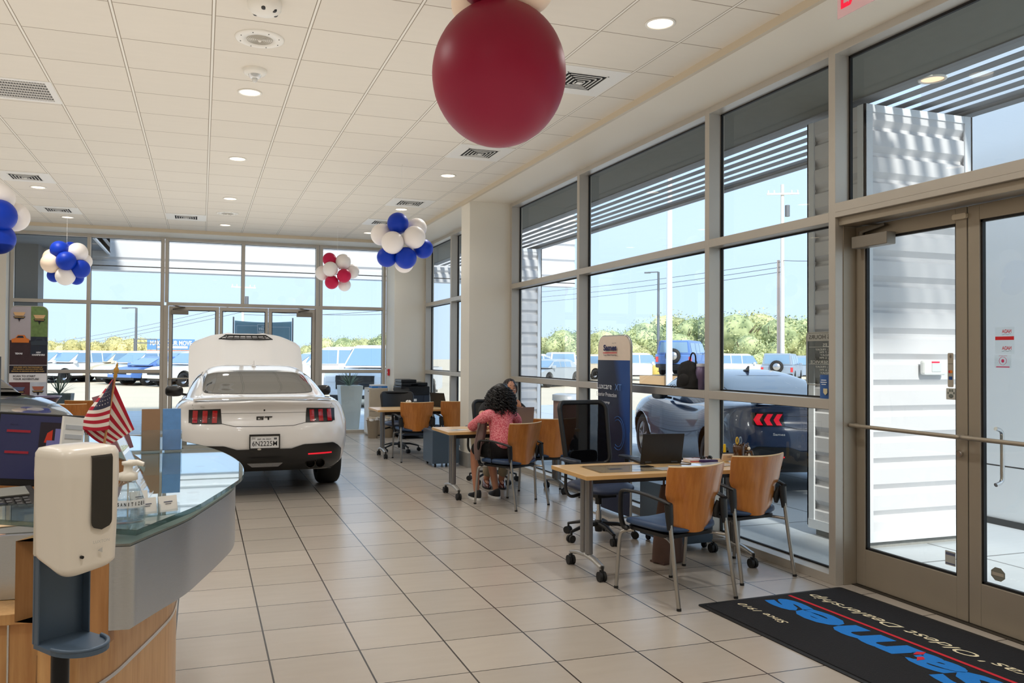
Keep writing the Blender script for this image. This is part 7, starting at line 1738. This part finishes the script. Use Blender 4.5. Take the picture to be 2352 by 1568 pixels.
poly = [(-hw_, .25), (hw_, .25)]+[(hw_-.09+.09*cos(R(a)), H_-.09+.09*sin(R(a))) for a in range(0, 91, 15)]+[(-hw_+.09-.09*sin(R(a)), H_-.09+.09*cos(R(a))) for a in range(0, 91, 15)]
FRM = Matrix(((1, 0, 0, 0), (0, 0, -1, 0), (0, 1, 0, 0), (0, 0, 0, 1)))
MB().prism(poly, -.008, .008, M=FRM).build('fabric_panel', P_S, o)
gp = [(.03, 1.74), (hw_, 1.74)]+[(hw_-.09+.09*cos(R(a)), H_-.09+.09*sin(R(a))) for a in range(0, 91, 15)]+[(.03, H_)]
MB().prism(gp, .009, .0105, M=FRM).build('foliage_scene', P_G, o)
prect(-hw_, hw_, 1.33, 1.74, 'ground_scene', P_D, -.0115); prect(.03, hw_, 1.50, 1.80, 'dark_ground', P_N, -.0135)
def poster_car(x, z, s, mm):
    MB().prism([(x-.10*s, z), (x+.10*s, z), (x+.105*s, z+.045*s), (x+.07*s, z+.06*s), (x+.05*s, z+.10*s), (x-.03*s, z+.10*s), (x-.06*s, z+.06*s), (x-.105*s, z+.045*s)], .016, .017, M=FRM).build('printed_vehicle', mm, o); MB().prism([(x-.05*s, z+.062*s), (x+.042*s, z+.062*s), (x+.03*s, z+.09*s), (x-.025*s, z+.09*s)], .0172, .0176, M=FRM).build('printed_glass', P_N, o)
poster_car(-.12, 1.70, 1.25, P_O); poster_car(.16, 1.66, 1.2, mat('poster_darkcar', (48, 60, 74), .5))
def badge(x, z, top):
    MB().prism([(x-.09, z+.07), (x+.09, z+.07), (x+.06, z+.01), (x-.06, z+.01)], .016, .0165, M=FRM).build('badge_panel', top, o); MB().prism([(x-.09, z), (x+.09, z), (x+.065, z-.035), (x+.02, z-.035), (x, z-.09), (x-.02, z-.035), (x-.065, z-.035)], .016, .0165, M=FRM).build('badge_tail', P_K, o); MB().box(x-.07, x+.07, -.0172, -.0166, z-.016, z-.008).build('badge_rule', GOLD, o)
badge(-.14, 2.13, mat('badge_sand', (216, 176, 130), .5)); badge(.155, 2.09, mat('badge_sand', (216, 176, 130), .5))
PF = lambda x, z: frame_M((x, -.0165, z), (1, 0, 0), (0, 0, 1))
text('TEXAS', P_W, o, PF(-.14, 1.52), width=.11, height=.03, bold=.05); text('NEW', P_W, o, PF(.15, 1.54), width=.07, height=.028, bold=.05); text('HAMPSHIRE', P_W, o, PF(.15, 1.50), width=.19, height=.028, bold=.05)
prect(-hw_, hw_, 1.195, 1.325, 'navy_band', P_K, -.0115); prect(-hw_, hw_, 1.325, 1.332, 'white_rule', P_W)
for i, s_ in enumerate(('INCLUDED WITH THE PURCHASE OF', 'ANY BRONCO, BRONCO SPORT FIRST', 'EDITION, OR BRONCO SPORT BADLANDS')): text(s_, GOLD, o, PF(0, 1.297-.034*i), width=.42+.03*i, height=.018, bold=.02)
prect(-hw_, hw_, 1.05, 1.195, 'white_band', P_W, -.0115); text('SCAN TO START', P_K, o, PF(-.055, 1.15), width=.33, height=.028, bold=.03); text('YOUR ADVENTURE', P_K, o, PF(-.03, 1.102), width=.38, height=.028, bold=.03)
prect(-hw_, .03, .25, 1.05, 'maroon_scene', P_M, -.0115); prect(.03, hw_, .25, 1.05, 'snow_scene', mat('poster_snow', (196, 206, 224), .5, noise=.25, nscale=12), -.0115)
badge(-.13, .90, mat('badge_slate', (90, 104, 140), .5)); badge(.15, .91, mat('badge_rust', (176, 104, 84), .5))
MB().tube([(-hw_, 0, .0), (-hw_, 0, H_-.09)]+[(-hw_+.09-.09*cos(R(a)), 0, H_-.09+.09*sin(R(a))) for a in range(15, 91, 15)]+[(hw_-.09+.09*sin(R(a)), 0, H_-.09+.09*cos(R(a))) for a in range(0, 91, 15)]+[(hw_, 0, 0)], .010, 8).box(-hw_-.03, -hw_+.03, -.15, .15, 0, .012).box(hw_-.03, hw_+.03, -.15, .15, 0, .012).build('tube_frame', SILV, o)
o = empty('fruit_bowl', 'wide flared purple bowl on the left light wood table', 'bowl', (-2.27, 13.98, .7315)); MB().lathe([(.0001, 0), (.12, 0), (.14, .01), (.205, .10), (.235, .135), (.222, .135), (.19, .10), (.12, .02), (.0001, .015)], n=36).build('bowl_shell', mat('purple_glaze', (46, 28, 84), .2, coat=.6), o); MB().lathe([(.236, .133), (.238, .139), (.224, .139), (.222, .133)], n=36).build('pale_rim', mat('pale_glaze', (206, 206, 226), .3), o)
o = empty('blue_display_box', 'blue printed display box at the far left behind the orange chair', 'box', (-3.12, 14.0, .7315), R(-8)); MB().box(-.20, .16, -.08, .08, 0, .19).build('carton', mat('carton_blue', (28, 100, 160), .5, noise=.2), o, bev=.003); MB().box(-.20, .16, -.083, -.08, .10, .17).build('orange_print', mat('carton_orange', (176, 120, 80), .5), o)
c = world_at(-3, 870, 8.6); o = empty('black_sign_frame', 'tall black sign frame cut off by the left frame edge', 'sign frame', (c.x-.22, c.y, 0)); MB().box(.20, .235, -.02, .02, .02, 1.50).box(-.235, -.20, -.02, .02, .02, 1.50).box(-.20, .20, -.02, .02, 1.465, 1.50).box(-.20, .20, -.02, .02, .6, .635).build('frame', BLK, o, bev=.004); MB().box(-.25, .25, -.18, .18, 0, .02).build('foot', BLK, o, bev=.004); MB().box(-.20, .20, -.004, .004, .635, 1.465).build('poster_panel', mat('warm_poster', (150, 140, 124), .5), o)
# ------------------------------------------------------------------ light
wd = bpy.data.worlds.new('sky'); SC.world = wd; wd.use_nodes = True; nt = wd.node_tree; nt.nodes.clear()
o = nt.nodes.new('ShaderNodeOutputWorld'); bg = nt.nodes.new('ShaderNodeBackground')
tc = nt.nodes.new('ShaderNodeTexCoord'); sp = nt.nodes.new('ShaderNodeSeparateXYZ'); cr = nt.nodes.new('ShaderNodeValToRGB')
L(nt, tc.outputs['Generated'], sp.inputs[0]); L(nt, sp.outputs[2], cr.inputs[0]); L(nt, cr.outputs[0], bg.inputs[0]); L(nt, bg.outputs[0], o.inputs[0])
cr.color_ramp.elements[0].color = srgb(201, 225, 253); cr.color_ramp.elements[1].color = srgb(180, 212, 250)
cr.color_ramp.elements[1].position = .8; bg.inputs[1].default_value = 1.42
sun = bpy.data.lights.new('sun', 'SUN'); sun.energy = 4.4; sun.angle = R(6); sun.color = (1, .955, .88)
so = bpy.data.objects.new('sun', sun); COL.objects.link(so); so.rotation_euler = Vector((-.16, -1, .74)).to_track_quat('Z', 'Y').to_euler()
def area(name, loc, rot, sx, sy, e, col=(1, .97, .93)):
    l = bpy.data.lights.new(name, 'AREA'); l.shape = 'RECTANGLE'; l.size = sx; l.size_y = sy; l.energy = e; l.color = col
    o = bpy.data.objects.new(name, l); COL.objects.link(o); o.location = loc; o.rotation_euler = rot; return o
def spot(name, loc, e, ang=150, r=.07, col=(1, .975, .94), rot=(0, 0, 0)):
    l = bpy.data.lights.new(name, 'SPOT'); l.energy = e; l.spot_size = R(ang); l.spot_blend = 1; l.shadow_soft_size = r; l.color = col
    o = bpy.data.objects.new(name, l); COL.objects.link(o); o.location = loc; o.rotation_euler = rot; return o
for x in (-4.4, -2.05, .354, 2.79):
    for y in (-2.2, .5, 2.6, 4.605, 6.966, 9.393, 11.844, 14.307):
        spot('downlight_lamp', (x, y, 3.69), 82)
area('ceiling_fill', (-1.2, 6.0, 2.45), (pi, 0, 0), 8.5, 17, 262)  # unseen fill lamp added to brighten the ceiling from below; no fixture there
